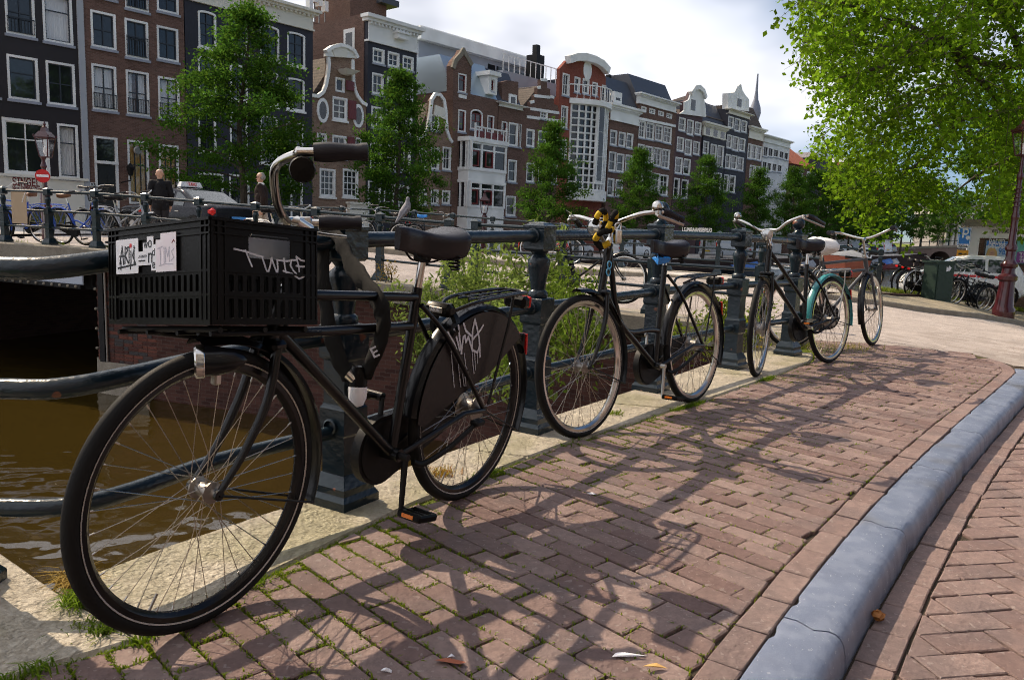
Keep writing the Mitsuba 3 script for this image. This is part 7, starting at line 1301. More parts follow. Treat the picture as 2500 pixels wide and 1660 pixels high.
# ---------------------------------------------------------------- cars
def car_mesh(L, W, H, kind):
    zb, zf = H * .62, .20; F = {'sedan': [(0, .62), (.03, .70), (.12, .715), (.20, .735), (.34, .97), (.42, 1.0), (.55, .995), (.63, .95), (.76, .69), (.82, .66), (.94, .60), (1, .48)], 'hatch': [(0, .45), (.015, .62), (.05, .72), (.11, .93), (.16, .985), (.3, 1.0), (.45, .995), (.57, .95), (.76, .67), (.86, .60), (.96, .52), (1, .42)], 'van': [(0, .5), (.01, .93), (.03, .985), (.2, 1.0), (.6, 1.0), (.72, .96), (.84, .66), (.93, .56), (1, .42)]}[kind]
    st = np.linspace(0, 1, 41); zt = np.interp(st, *zip(*F)) * H; rings = []
    for t, z in zip(st, zt):
        e = min(t, 1 - t); w = W / 2 * (1 - .20 * max(0, 1 - e / .10) ** 2); b_ = min(zb, z - .03); g = max(0, z - zb) / (H - zb); wr = w * (.97 - .20 * g); lo = zf + (.12 * max(0, 1 - e / .06))
        half = [(0, lo), (w * .82, lo), (w * .97, lo + .12), (w, lo + (b_ - lo) * .45), (w * .985, b_ - .02), (w * .97, b_), (wr, max(b_ + .01, z - .07)), (wr * .90, z - .015), (wr * .45, z), (0, z + .006)]
        rings.append([(t * L, y, zz) for y, zz in half] + [(t * L, -y, zz) for y, zz in half[-2:0:-1]])
    R = np.array(rings); n = R.shape[1]; v = R.reshape(-1, 3); f = []
    for i in range(40):
        for k in range(n): l = (k + 1) % n; f += [(i * n + k, (i + 1) * n + l, i * n + l), (i * n + k, (i + 1) * n + k, (i + 1) * n + l)]
    v = np.vstack([v, R[0].mean(0), R[-1].mean(0)]); 
    for k in range(n): l = (k + 1) % n; f += [(41 * n, k, l), (41 * n + 1, 40 * n + l, 40 * n + k)]
    return trimesh.Trimesh(v, f, process=False), R, zt, zb
CARDIM = dict(sedan=(4.7, 1.80, 1.45), hatch=(3.45, 1.63, 1.47), van=(5.2, 1.95, 2.2))
def car_parts(kind, detail=True):
    L, W, H = CARDIM[kind]; body, R, zt, zb = car_mesh(L, W, H, kind); n = R.shape[1]; P = [('body', body, 'PAINT', 40)]
    def side(i0, i1, s, inset=.10):
        a, b = [], []
        for i in range(i0, i1 + 1): lo, hi = R[i][5], R[i][6]; a.append(lo + (hi - lo) * .10); b.append(lo + (hi - lo) * .92)
        v = np.array(a + b) * [1, s, 1] + [0, .012 * s, 0]; m = i1 - i0 + 1; f = [t for k in range(m - 1) for t in ((k, k + 1, m + k + 1), (k, m + k + 1, m + k))]; return trimesh.Trimesh(v, f, process=False)
    def screen(i0, i1):
        v, f = [], []; ys = (6, 7, 8, 9, 10, 11, 12)
        for i in range(i0, i1 + 1):
            for q, j in enumerate(ys): p = R[i][j] * [1, .93, 1]; v.append(p + [-.012 if i1 < 20 else .012, 0, .012])
        m = len(ys); f = [t for a in range(i1 - i0) for b in range(m - 1) for t in ((a * m + b, a * m + b + 1, (a + 1) * m + b + 1), (a * m + b, (a + 1) * m + b + 1, (a + 1) * m + b))]; return trimesh.Trimesh(v, f, process=False)
    rng_ = {'sedan': ([(11, 15), (16, 22), (23, 28)], (8, 13), (26, 30)), 'hatch': ([(5, 13), (14, 26)], (2, 5), (23, 30)), 'van': ([(25, 33)], (1, 1), (30, 34))}[kind]
    for s in (1, -1):
        for (i0, i1) in rng_[0]: P.append(('side_window', side(i0, i1, s), 'glass_car', 30))
        if detail: P.append(('side_moulding', box(L * .2, L * .8, s * W / 2 - .02, s * W / 2 + .012, H * .34, H * .375), 'black_plastic', False))
    if rng_[1][1] > 1: P.append(('rear_screen', screen(*rng_[1]), 'glass_car', 30))
    P.append(('windscreen', screen(*rng_[2]), 'glass_car', 30)); rw = .31 if kind != 'hatch' else .285
    for x in (L * .17, L * .81):
        for s in (1, -1):
            w = tf(lathe([(.0, -.10), (rw * .62, -.10), (rw * .66, -.085), (rw, -.08), (rw + .005, 0), (rw, .08), (rw * .6, .09), (0, .09)], 20), rot(90, (1, 0, 0))); P.append(('wheel', mv(w, x, s * (W / 2 - .10), rw), 'rubber', 35))
            P.append(('wheel__hubcap', mv(tf(lathe([(0, -.012), (rw * .5, -.01), (rw * .62, .0), (rw * .62, .01)], 16), rot(90 * s, (1, 0, 0))), x, s * (W / 2 - .005), rw), 'dull_steel', 35)); arch = tf(lathe([(rw + .0, -.01), (rw + .07, -.01), (rw + .07, .004), (rw, .004)], 20), rot(90, (1, 0, 0))); P.append(('wheel_arch', mv(arch, x, s * (W / 2 + .002), rw), 'black_plastic', False))
    for s in (1, -1):
        P.append(('tail_light', mv(cham(.30 if kind == 'sedan' else .16, .20 if kind == 'sedan' else .14, .20 if kind == 'sedan' else .42, .06), .17 if kind == 'sedan' else .10, s * (W * .41), H * (.545 if kind == 'sedan' else .56)), 'red_lens', 30)); P.append(('headlight', mv(cham(.14, .3, .16, .03), L - .16, s * W * .33, H * .42), 'glass_lens', 30))
        if detail: P.append(('mirror', mv(cham(.10, .17, .12, .03), L * .66, s * (W / 2 + .07), zb + .06), 'PAINT', 40)); P.append(('door_handle', mv(cham(.18, .03, .03, .01), L * .33, s * (W / 2 + .004), H * .54), 'chrome', False)); P.append(('door_handle', mv(cham(.18, .03, .03, .01), L * .53, s * (W / 2 + .004), H * .54), 'chrome', False)) if kind == 'sedan' else None
    P.append(('bumper', mv(cham(.18, W * .93, .20, .05), .05, 0, .40), 'PAINT', 35)); P.append(('number_plate', mv(box(-.01, .01, -.26, .26, -.055, .055), -.045 if kind != 'van' else -.02, 0, .50 if kind == 'hatch' else .62), 'PLATE', False)); return P
mat('glass_car', (.02, .03, .035), .03, spec=.9); mat('car_navy', (.003, .004, .010), .12, spec=.22, clearcoat=.15); mat('car_white', (.72, .73, .75), .2, clearcoat=.8); mat('car_silver', (.40, .42, .45), .25, clearcoat=.6); mat('car_black', (.012, .012, .014), .15, clearcoat=.8); mat('plate_yellow', (.65, .42, .02), .5); mat('plate_blue', (.05, .25, .62), .5)
CARP = {}
def put_car(nm, label, kind, pos, head, paint, plate='plate_yellow', group=None, detail=True, s=1.0):
    k = thing(nm, label, 'car', group); d = np.array([math.cos(head), math.sin(head), 0]); M = M4(d * s, np.array([-d[1], d[0], 0]) * s, [0, 0, s], pos); last = {}
    ck = (kind, detail)
    if ck not in CARP: CARP[ck] = [(p, m, b, sm, {}) for p, m, b, sm in car_parts(kind, detail)]
    for p, m, b, sm, cache in CARP[ck]:
        b2 = paint if b == 'PAINT' else plate if b == 'PLATE' else b
        if b2 not in cache: cache[b2] = ply(m, b2, smooth=sm)
        bits = p.split('__'); par = k if len(bits) == 1 else last[bits[0]]; last[bits[-1]] = obj(bits[-1], cache[b2], None, par, to_world=T(M.tolist()))
    return k, M
tq = np.array([-7.75, 22.2]); TX, TM = put_car('taxi', 'dark blue taxi with a white roof sign seen from its rear corner on the bridge', 'sedan', [tq[0], tq[1], float(gz(*tq)) - .02], math.radians(146), 'car_navy', 'plate_blue')
tp = lambda m: tf(m, TM); obj('roof_sign', tp(mv(hull([(x, y, z) for x, y, z in [(-.09, -.36, 0), (-.09, .36, 0), (.09, -.36, 0), (.09, .36, 0), (-.05, -.3, .15), (-.05, .3, .15), (.05, -.3, .15), (.05, .3, .15)]]), 2.25, 0, 1.49)), 'white_paint', TX)
tt_ = tf(meshkit.text_mesh('TAXI', .085, .006, True), rot(90, (1, 0, 0)) ); obj('sign_lettering', tp(mv(tf(tt_, rot(-90) ), 2.155, .13, 1.53)), 'red_lens', TX); obj('sign_foot', tp(box(2.2, 2.3, -.3, .3, 1.43, 1.492)), 'black_plastic', TX)
wq = on_ground(2335, 757); wq = wq + np.array([.2, .6, 0]); wh = math.atan2(.35, -.94)
wp_ = at(2290, 700, 25.2); wp_[2] = float(gz(15.5, 25.2)); WC, WM = put_car('white_hatchback', 'white hatchback with a red stripe parked on the right bank behind the lamp post', 'hatch', [wp_[0] + 2.75, wp_[1] + .1, float(gz(15.0, 26.0)) + .08], math.radians(159), 'car_white', s=1.02); mat('red_stripe', (.60, .04, .05), .3)
for s in (1, -1): obj('stripe', tf(box(.35, 3.1, s * .817 - .006, s * .817 + .006, .80, .87), WM), 'red_stripe', WC)
cars = [(1352, 7.3, 'hatch', 'car_silver', 'silver hatchback parked behind the bridge railing under the swan-neck handlebar'), (1480, 7.3, 'sedan', 'car_white', 'pale saloon parked on the far quay between two street trees'), (1715, 7.3, 'van', 'car_silver', 'grey van parked on the far quay just right of the ball topped post'), (1600, 7.4, 'hatch', 'car_silver', 'silver car parked on the far quay behind the ball topped post'), (1800, 7.3, 'sedan', 'car_silver', 'silver estate car parked on the far quay left of the teal bicycle handlebar'), (2010, 7.2, 'hatch', 'car_black', 'dark car parked on the far quay above the cargo bicycle')]
for px, o_, kd_, pt, lb in cars: q = on_row(px, o_); put_car('parked_car', lb, kd_, [q[0], q[1], float(quay_z(*q)) - .02], math.atan2(FD[1], FD[0]), pt, group='cars along the far quay', detail=False)
for i, px in enumerate((2048, 2074, 2098, 2118, 2136, 2152, 2166)):
    q = on_row(px, 6.5); put_car('distant_car', ('first', 'second', 'third', 'fourth', 'fifth', 'sixth', 'last')[i] + ' car from the left in the distant row near the far bridge', 'van' if i in (1, 5) else 'hatch', [q[0], q[1], float(quay_z(*q)) - .02], math.atan2(FD[1], FD[0]) + 1.1, ('car_white', 'car_silver', 'car_white', 'car_black', 'car_silver', 'car_white', 'car_silver')[i], group='distant cars near the far bridge', detail=False, s=.95)
# boats along the quay walls
def boat(lb, px, o_, L, cover, hullm, nm='moored_boat'):
    q = on_row(px, o_); k = thing(nm, lb, 'boat', 'boats moored along the canal'); M = M4([*FD, 0], [*(-FN), 0], [0, 0, 1], [q[0], q[1], WATER]); xs = np.linspace(0, 1, 9); sec = []
    for t in xs: w = .95 * math.sin(math.pi * min(1, .25 + t * .78)) ** .6; h = .55 + .35 * t * t; sec.append([(t * L, -w, h), (t * L, -w * .75, .05), (t * L, 0, -.15), (t * L, w * .75, .05), (t * L, w, h)])
    v = np.array(sec).reshape(-1, 3); f = [t for i in range(8) for k_ in range(4) for t in ((i * 5 + k_, (i + 1) * 5 + k_, (i + 1) * 5 + k_ + 1), (i * 5 + k_, (i + 1) * 5 + k_ + 1, i * 5 + k_ + 1))]; obj('hull', tf(trimesh.Trimesh(v, f, process=False), M), hullm, k, smooth=40)
    top = np.array([[(s[0][0], s[0][1] * .96, s[0][2] + .01), (s[0][0], 0, s[0][2] + (.45 if cover != 'cream_paint' else .12)), (s[0][0], s[4][1] * .96, s[0][2] + .01)] for s in np.array(sec)[1:-1]]).reshape(-1, 3); obj('cover' if cover != 'cream_paint' else 'deck', tf(trimesh.Trimesh(top, [t for i in range(6) for k_ in range(2) for t in ((i * 3 + k_, (i + 1) * 3 + k_, (i + 1) * 3 + k_ + 1), (i * 3 + k_, (i + 1) * 3 + k_ + 1, i * 3 + k_ + 1))], process=False), M), cover, k, smooth=30)
mat('tarp_blue', (.03, .09, .28), .7); mat('tarp_grey', (.18, .19, .21), .8); mat('hull_red', (.22, .03, .03), .4)
for a in (('boat under a blue tarpaulin moored behind the fourth railing post', 1762, 12.2, 7, 'tarp_blue', 'sash_dark'), ('pale open boat moored below the far quay behind the loose block', 1850, 12.3, 6.5, 'cream_paint', 'white_paint'), ('grey covered boat moored behind the saddle of the teal bicycle', 1925, 12, 6, 'tarp_grey', 'sash_dark'), ('white cabin boat moored right of the cargo bicycle', 2062, 11.8, 8, 'cream_paint', 'white_paint'), ('dark boat with a grey cover near the far bridge', 2092, 12, 7, 'tarp_grey', 'sash_dark'), ('boat with a blue grey tent near the far bridge', 2120, 12, 8, 'tarp_blue', 'hull_red'), ('small red boat moored last before the far bridge', 2146, 12, 6, 'tarp_grey', 'hull_red')): boat(*a)
# the far bridge and the columned building
FB = thing('far_bridge', 'low stone arch bridge closing the end of the canal', 'bridge'); fbY = 122.0; xl, xr_ = at(2215, 600, fbY)[0], at(2640, 600, fbY)[0]; pol = Polygon([(xl - 6, -4), (xl - 6, -.6), (xl + 3, .2), ((xl + xr_) / 2, .9), (xr_ + 8, .2), (xr_ + 8, -4)])
arches = [shapely.union_all([R4(c - w, c + w, -5, -1.6), shapely.affinity.scale(Point(c, -1.6).buffer(1, 16), w, h)]) for c, w, h in ((xl + 5.2, 1.6, 1.4), (xl + 12, 3.4, 1.75), (xl + 21, 3.4, 1.75))]
mat('bridge_stone', (.17, .12, .10), .9); obj('arches', mv(slab_xz(pol.difference(shapely.union_all(arches)), 0, 8), y=fbY), 'bridge_stone', FB); obj('parapet', mv(slab_xz(LineString([(xl - 6, -.5), (xl + 3, .3), ((xl + xr_) / 2, 1.0), (xr_ + 8, .3)]).buffer(.14), -.1, .2), y=fbY), 'old_stone', FB)
obj('railing', cat_([mv(slab_xz(LineString([(xl - 6, .35), (xl + 3, 1.15), ((xl + xr_) / 2, 1.85), (xr_ + 8, 1.15)]).buffer(.05), 0, .1), y=fbY)] + [box(x, x + .1, fbY, fbY + .1, .2, 1.5) for x in np.linspace(xl - 4, xr_ + 6, 26)]), 'rail_far', FB, kind='stuff')
CBD = thing('columned_building', 'grey stone building with tall columns beyond the far bridge', 'building'); cy = 150.0; x0, x1 = at(2322, 500, cy)[0], at(2352, 500, cy)[0]; zc0, zc1, zc2 = at(2340, 578, cy)[2], at(2340, 520, cy)[2], at(2340, 497, cy)[2]
obj('wall', box(x0 - .5, x1 + 8, cy + .9, cy + 12, -2, zc1), 'grey_stone' if mat('grey_stone', (.30, .28, .26), .8) else '', CBD); obj('attic', box(x0 - .9, x1 + 8, cy - .2, cy + 12, zc1, zc2), 'grey_stone', CBD); obj('cornice', box(x0 - 1.2, x1 + 8, cy - .6, cy + 12, zc1 - .2, zc1 + .6), 'cream_paint', CBD)
for x in np.linspace(x0, x1 + 4, 7): obj('column', mv(lathe([(.34, -1.4), (.36, zc0), (.30, zc1 - .3), (.42, zc1)], 12), x, cy + .3), 'cream_paint', CBD, smooth=40)
# ---------------------------------------------------------------- bicycles further off
low = dict(low=True, spokes=20)
protoA = bicycle(dict(low, lamp='none'))[0]; protoB = bicycle(dict(low, frame='loop', bars='flat', rack=True))[0]; protoC = bicycle(dict(low, frame='mixte', bars='wide', chaincase=False))[0]; caches = [{}, {}, {}]
def far_bike(label, rear, front, lean, which=0, paint='black_paint', saddle=None, group=None, guard=None, nm='parked_bicycle', z=None):
    zr, zf = (float(gz(*rear)), float(gz(*front))) if z is None else (z, z); k = thing(nm, label, 'bicycle', group); c = (np.array(rear) + front) / 2; d = (np.array(front) - rear) / np.linalg.norm(np.array(front) - rear); r2, f2 = c - d * .585, c + d * .585
    P = [protoA, protoB, protoC][which]; sw = {'black_paint': paint}
    if saddle: sw['saddle_vinyl'] = saddle
    put_bike(k, P, bike_frame(r2, f2, lean, zr, zf), sw, caches[which]); return k
dA = DA; off = DX * .36
def on_A(px, flip=1, o_=.36):             # a bicycle leaning on the bridge railing, its middle at picture column px
    q = A8 + DX * o_; rx = (px - 1250) / FPX; t = (rx * q[1] - q[0]) / (DA[0] - rx * DA[1]); c = q + DA * t; return c - DA * .58 * flip, c + DA * .58 * flip
for px, fl, w, pt, sdl, lb in ((52, -1, 0, 'blue_paint', 'brown_leather', 'blue bicycle behind the cardboard sheet at the left end of the bridge railing'), (-40, 1, 2, 'black_paint', None, 'black bicycle cut by the left edge of the picture'), (205, 1, 1, 'blue_paint', 'brown_leather', 'blue bicycle with a brown saddle and wire basket on the bridge railing'), (262, -1, 0, 'black_paint', None, 'black bicycle leaning just right of the brown saddle one'), (318, 1, 2, 'car_silver', None, 'silver step-through bicycle leaning on the bridge railing left of the man in black')): r, f = on_A(px, fl, .34 + .12 * (px == 262)); far_bike(lb, r, f, 6 * fl, w, pt, sdl, 'bicycles along the bridge railing')
for px, fl, w, pt, lb in ((700, 1, 1, 'white_paint', 'white bicycle on the bridge behind the chrome handlebar of the crate bicycle'),): r, f = on_A(px, fl, .5); far_bike(lb, r, f, 6, w, pt, None, 'bicycles along the bridge railing')
def on_C(px, fl=1, o_=-.4): q = C_[3] + DX * o_; rx = (px - 1250) / FPX; t = (rx * q[1] - q[0]) / (DA[0] - rx * DA[1]); c = q + DA * t; return c - DA * .58 * fl, c + DA * .58 * fl
for px, fl, w, pt, sdl, lb in ((925, -1, 0, 'black_paint', None, 'black bicycle with upright bars behind the pigeon on the far bridge railing'), (1045, 1, 2, 'black_paint', 'blue_plastic', 'black bicycle with a bright blue saddle cover on the far railing'), (1335, 1, 1, 'red_paint', None, 'red bicycle on the far railing above the second post'), (815, 1, 1, 'car_silver', None, 'silver bicycle on the far railing below the brown gabled house')): r, f = on_C(px, fl); far_bike(lb, r, f, -5 * fl, w, pt, sdl, 'bicycles along the far bridge railing')
bq = at(1390, 690, 11.2); far_bike('dark bicycle leaning behind the bank railing next to the willow shrub', np.array([.55, 11.7]), np.array([1.5, 11.15]), -5, 0, 'black_paint', None)
wk = name_of('basket', 'parked_bicycle_002'); r, f = on_A(205, 1, .34); bcen = np.array([*(r + (f - r) * .80), float(gz(*r)) + .86]); bk_ = []
for a in np.linspace(0, 2 * np.pi, 15)[:-1]: bk_.append(bar(bcen + [.13 * math.cos(a), .16 * math.sin(a), 0], bcen + [.19 * math.cos(a), .22 * math.sin(a), .26], .006, 4))
for h_, s in ((.0, 1), (.13, 1.22), (.26, 1.42)): bk_.append(tube(bcen + np.c_[.135 * s * np.cos(np.linspace(0, 6.2, 16)), .158 * s * np.sin(np.linspace(0, 6.2, 16)), np.full(16, h_)], .007, 4, closed=True))
scene[wk] = ply(cat_(bk_), 'black_matt')
for i, (a, b, w, pt, ln, lb) in enumerate((((2182, 722), (2282, 731), 0, 'black_paint', 4, 'front bicycle of the leaning row left of the cabinet'), ((2198, 718), (2292, 726), 1, 'black_paint', 6, 'second bicycle of the row left of the cabinet'), ((2220, 714), (2305, 722), 2, 'car_silver', 3, 'silver bicycle at the back of the row left of the cabinet'), ((2376, 742), (2300, 730), 0, 'black_paint', -6, 'bicycle with saddle just right of the cabinet'), ((2388, 744), (2312, 733), 2, 'black_paint', -3, 'second bicycle right of the cabinet, before the white car'), ((2398, 746), (2322, 736), 1, 'black_paint', -7, 'last bicycle of the row before the white car'))): ra, fb = (at(*a, 21.0), at(*b, 21.5)) if i < 3 else (at(*a, 21.3), at(*b, 20.9)); far_bike(lb, ra[:2], fb[:2], ln, w, pt, None, 'bicycles round the cabinet on the right bank', z=None)
# cargo bicycle: long low front with a wooden box
g1 = on_ground(2130, 717); gd = np.array([-.84, -.54]); gd /= np.linalg.norm(gd); CGO = thing('cargo_bicycle', 'cargo bicycle with a red brown wooden box under a grey cover at the canal edge', 'bicycle'); KS = 1.0; cgM = bike_frame(g1[:2], g1[:2] + gd * 1.9, -2, float(gz(*g1[:2])) + .05); 
cg = [p for p in bicycle(dict(low, wb=1.95, R=.33, hd=(.83, .86), cr=(.86, .50), stem=(.80, 1.02), rack=True, front_guard=(60, 120), bars='wide', bar_w=.30, bar_back=.16, guard='black_paint'))[0] if not p[0].startswith(('front_', 'fork'))]; put_bike(CGO, cg, cgM)
Gp = lambda m: tf(m, cgM); bx = hull([(x, s * w, z) for s in (-1, 1) for x, w, z in ((.80, .26, .38), (1.55, .22, .38), (.72, .34, .82), (1.72, .30, .88))]); mat('box_wood', proc(lambda p, n, uv: mix((.22, .060, .035), (.30, .085, .05), noise(p.z * 30, p.x * 3, p.y * 3))), .6)
obj('cargo_box', Gp(bx), 'box_wood', CGO); obj('cargo_box_rim', Gp(cat_([hull([(x + dx, s * (w + .01), z + dz) for x, w, z in ((.72, .34, .82), (1.72, .30, .88)) for dz in (-.03, .02) for dx in (0, .02)]) for s in (-1, 1)])), 'black_matt', CGO); cvr = hull([(.70, s * .35, .83) for s in (-1, 1)] + [(1.74, s * .31, .89) for s in (-1, 1)] + [(.95, 0, 1.02), (1.35, .05, 1.0), (.78, 0, .92)]); obj('cover', Gp(cvr), 'tarp_grey', CGO, smooth=35)
obj('frame_beam', Gp(cat_([tube([(.83, 0, .55), (.95, 0, .33), (1.75, 0, .30), (1.98, 0, .55)], .022, 6)])), 'black_paint', CGO); obj('small_wheel', Gp(mv(ring_prof([(.25 - .02 + .02 * math.cos(a), .02 * math.sin(a)) for a in np.linspace(0, 6.28, 8)[:-1]], 28), 1.95, 0, .25)), 'rubber', CGO, smooth=50)
# ---------------------------------------------------------------- pigeon, cardboard, people
pq = at(986, 530, 11.95); PG = thing('pigeon', 'grey pigeon perched on the bridge railing above the saddle', 'bird'); pM = M4([.8, .6, 0], [-.6, .8, 0], [0, 0, 1], pq + [.02, 0, .02]); mat('feather', proc(lambda p, n, uv: mix((.13, .13, .15), (.24, .23, .25), noise(p.x * 60, p.y * 60, p.z * 60))), .7)
sp = [((-.15, 0, -.10), .016), ((-.10, 0, -.04), .03), ((-.04, 0, .045), .058), ((.015, 0, .11), .066), ((.035, 0, .165), .05), ((.035, 0, .215), .030), ((.04, 0, .25), .030)]
def blob(chain, extra=(), refine=.012, it=12, sub=2):
    def ball(c, r): return m3.Manifold.sphere(r, 20).translate(tuple(map(float, c)))
    out = []
    for (a, ra), (b, rb) in zip(chain[:-1], chain[1:]): out.append(m3.Manifold.batch_hull([ball(a, ra), ball(b, rb)]))
    for ch in extra:
        for (a, ra), (b, rb) in zip(ch[:-1], ch[1:]): out.append(m3.Manifold.batch_hull([ball(a, ra), ball(b, rb)]))
    m = m3.Manifold.batch_boolean(out, m3.OpType.Add).refine_to_length(refine); q = m.to_mesh(); t = trimesh.Trimesh(q.vert_properties[:, :3], q.tri_verts); trimesh.smoothing.filter_taubin(t, iterations=it); return t
obj('body', tf(blob(sp), pM), 'feather', PG, smooth=True); obj('beak', tf(hull([(.065, .008, .25), (.065, -.008, .25), (.066, 0, .262), (.095, 0, .244)]), pM), 'black_matt', PG)
for s in (1, -1): obj('wing', tf(blob([((.02, s * .052, .12), .028), ((-.04, s * .055, .04), .024), ((-.12, s * .02, -.07), .010)]), pM), 'feather', PG, smooth=True); obj('leg', tf(bar((-.0, s * .022, .06), (.005, s * .022, .0), .006, 6), pM), 'red_paint', PG)
u0_, u1_ = at(33, 470, 15.2), at(70, 470, 15.05); ud = u1_ - u0_; ud[2] = 0; zc = (at(50, 469, 15.1)[2], at(50, 546, 15.1)[2]); cb = sweep(np.array([u0_ * [1, 1, 0], u1_ * [1, 1, 0]]) - [0, .0, 0], [(.05, zc[1]), (.056, zc[1]), (.056, zc[0]), (.05, zc[0])]); mat('cardboard', (.42, .31, .20), .9); obj('cardboard_sheet', cb, 'cardboard'); tag('cardboard_sheet', 'sheet of brown cardboard tied to the bridge railing at the far left', 'cardboard'); obj('string', wire([at(62, 470, 15.0), at(58, 480, 14.98), at(54, 495, 14.98)], .006), 'white_sticker', 'cardboard_sheet')
def person(label, pos, head, jacket, trousers, hair=None, walk=.0, hold=None, glasses=False, H=1.80):
    k = thing('person', label, 'person'); d = np.array([math.cos(head), math.sin(head), 0]); s = H / 1.8; M = M4(d * s, np.array([-d[1], d[0], 0]) * s, [0, 0, s], pos); w = walk
    hips = (0, 0, .94); L = lambda sd: [((0, sd * .09, .92), .095), ((.03 + w * sd * .18, sd * .10, .50), .062), ((-.02 + w * sd * .34 - (.05 if w else 0), sd * .10, .09), .045)]; feet = [[((-.02 + w * sd * .34 - (.05 if w else 0), sd * .10, .05), .04), ((.15 + w * sd * .34 - (.05 if w else 0), sd * .115, .035), .032)] for sd in (1, -1)]
    arm = lambda sd: [((0, sd * .19, 1.44), .062), ((-.03 - w * sd * .10, sd * .25, 1.17), .050), ((.06 - w * sd * .16, sd * .24, .93), .040), ((.08 - w * sd * .17, sd * .235, .86), .034)]
    torso = [((0, 0, .95), .135), ((.0, 0, 1.15), .135), ((.0, 0, 1.36), .13), ((0, 0, 1.47), .07), ((.015, 0, 1.56), .052)]; hd_ = [((.02, 0, 1.62), .075), ((.015, 0, 1.70), .092)]
    face = [((.02, 0, 1.60), .06), ((.07, 0, 1.585), .035)], [((.10, 0, 1.655), .016), ((.115, 0, 1.632), .013)], [((.02, .09, 1.665), .018), ((.015, .092, 1.64), .012)], [((.02, -.09, 1.665), .018), ((.015, -.092, 1.64), .012)]
    hands = [[((.08 - w * sd * .17, sd * .235, .87), .032), ((.09 - w * sd * .17, sd * .235, .80), .028)] for sd in (1, -1)]
    fing = [[((.09 - w * sd * .17 + dx, sd * .235, .80), .011), ((.10 - w * sd * .17 + dx * 1.2, sd * .225, .74 - abs(dx) * .3), .009)] for sd in (1, -1) for dx in (-.03, -.01, .01, .03)] + [[((.115 - w * sd * .17, sd * .235, .85), .012), ((.135 - w * sd * .17, sd * .225, .80), .010)] for sd in (1, -1)]
    body = blob(torso + hd_, extra=[L(1), L(-1), arm(1), arm(-1), *feet, *face, *hands, *fing], refine=.02, it=6); obj('body', tf(body, M), 'skin', k, smooth=True)
    jk = lambda c, g: [(p, r + g) for p, r in c]; sh = [((0, -.17, 1.43), .085), ((0, .17, 1.43), .085)]; wide = [((-.0, sd * .08, z), r) for sd, z, r in ((1, .84, .125), (1, 1.2, .13))], [((-.0, -.08, .84), .125), ((0, -.08, 1.2), .13)]
    jac = blob(jk(torso[:3], .03) + [((0, 0, 1.46), .085)], extra=[jk(arm(1)[:3], .022), jk(arm(-1)[:3], .022), sh, *wide], refine=.025, it=6); jac.vertices += (meshkit.fbm(jac.vertices * 9, 3, 2) - .5)[:, None] * .02; obj('jacket', tf(jac, M), jacket, k, smooth=True)
    tr = blob(jk(L(1), .022), extra=[jk(L(-1), .022), [((0, .09, .92), .12), ((0, -.09, .92), .12)]], refine=.025, it=6); tr.vertices += (meshkit.fbm(tr.vertices * 8, 3, 5) - .5)[:, None] * .02; obj('trousers', tf(tr, M), trousers, k, smooth=True)
    for f_ in feet: obj('shoe', tf(blob(jk(f_, .012), refine=.02, it=4), M), 'black_matt', k, smooth=True)
    if hair: obj('hair', tf(blob([((-.035, 0, 1.68), .078), ((-.02, 0, 1.735), .066)], extra=[[((-.03, .045, 1.66), .05), ((-.03, -.045, 1.66), .05)]], refine=.02, it=4), M), hair, k, smooth=True)
    obj('collar', tf(lathe([(.075, 1.47), (.085, 1.50), (.068, 1.545), (.06, 1.54)], 16), M), 'white_paint' if glasses else jacket, k, smooth=40)
    if glasses: obj('sunglasses', tf(cat_([mv(cham(.012, .055, .035, .005), .108, s_ * .036, 1.672) for s_ in (1, -1)] + [bar((.10, s_ * .065, 1.675), (.0, s_ * .095, 1.672), .005, 5) for s_ in (1, -1)]), M), 'black_plastic', k)
    return k
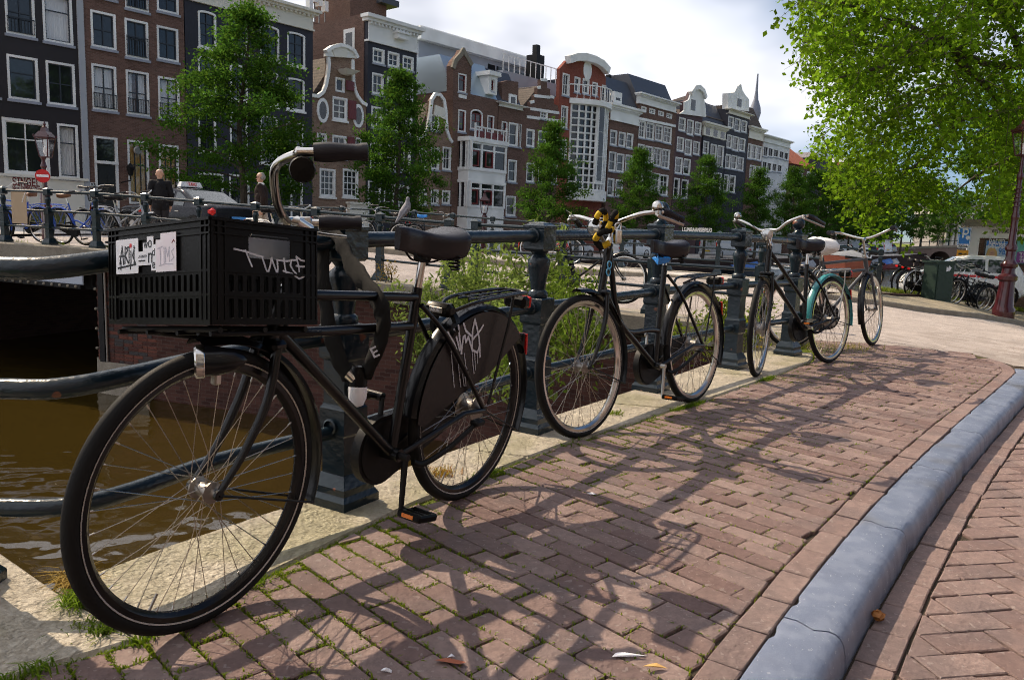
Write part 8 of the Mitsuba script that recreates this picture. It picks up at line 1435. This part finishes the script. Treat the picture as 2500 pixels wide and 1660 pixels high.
mat('coat_black', (.010, .010, .012), .8, spec=.2); mat('coat_brown', (.022, .014, .012), .8, spec=.2); mat('trousers_black', (.012, .012, .015), .85); mat('trousers_beige', (.42, .36, .30), .85); mat('grey_hair', (.22, .21, .20), .8)
m1 = at(392, 500, 20.4); person('bald man in a long black jacket seen from behind at the bridge railing', [m1[0], m1[1], float(gz(m1[0], m1[1]))], math.radians(118), 'coat_black', 'trousers_black'); m2 = at(638, 500, 20.2); person('grey haired man in a dark suit jacket and beige trousers walking left with sunglasses', [m2[0], m2[1], float(gz(m2[0], m2[1]))], math.radians(188), 'coat_brown', 'trousers_beige', 'grey_hair', .7, glasses=True)
# ---------------------------------------------------------------- the houses of our own bank, across the street behind the viewer: unseen, added to block sky light and fill reflections
bd = np.array([.62, .785]); bn = np.array([-.785, .62]); b0 = np.array([8.6, 0.0]); BMx = M4([*(-bd), 0], [*(-bn), 0], [0, 0, 1], [*b0, 0])
xx = -3.0
for i, (w, h, wm, lb) in enumerate(((6.2, 13.5, 'wall_brown', 'brown brick unseen house added across the street behind the viewer, nearest the junction'), (5.6, 14.8, 'wall_slate', 'black house across the street behind the viewer'), (6.8, 12.6, 'wall_tan', 'tan brick unseen house added across the street behind the viewer'), (5.8, 14.2, 'wall_brown', 'second brown brick unseen house added across the street behind the viewer'), (7.0, 13.2, 'wall_red', 'red brick unseen house added across the street behind the viewer'), (6.0, 14.6, 'wall_purple', 'purple brown unseen house added across the street behind the viewer'), (6.4, 13.0, 'wall_slate', 'second black unseen house added across the street behind the viewer'))):
    k = thing('bank_house', lb, 'house'); obj('wall', tf(box(xx + .01, xx + w - .01, 0, 9, -1, h), BMx), wm, k); obj('cornice', tf(box(xx, xx + w, -.4, 9, h, h + .7), BMx), 'cream_paint', k)
    for a in range(3):
        for f_ in range(4):
            x, z = xx + (a + .5) * w / 3, 1.0 + f_ * 3.15; q = name_of('window', k); obj('frame', tf(box(x - .68, x + .68, -.05, .0, z, z + 2.1), BMx), 'window_white', q); obj('pane', tf(box(x - .55, x + .55, -.07, -.051, z + .13, z + 1.97), BMx), 'glass_dark', q)
    xx += w
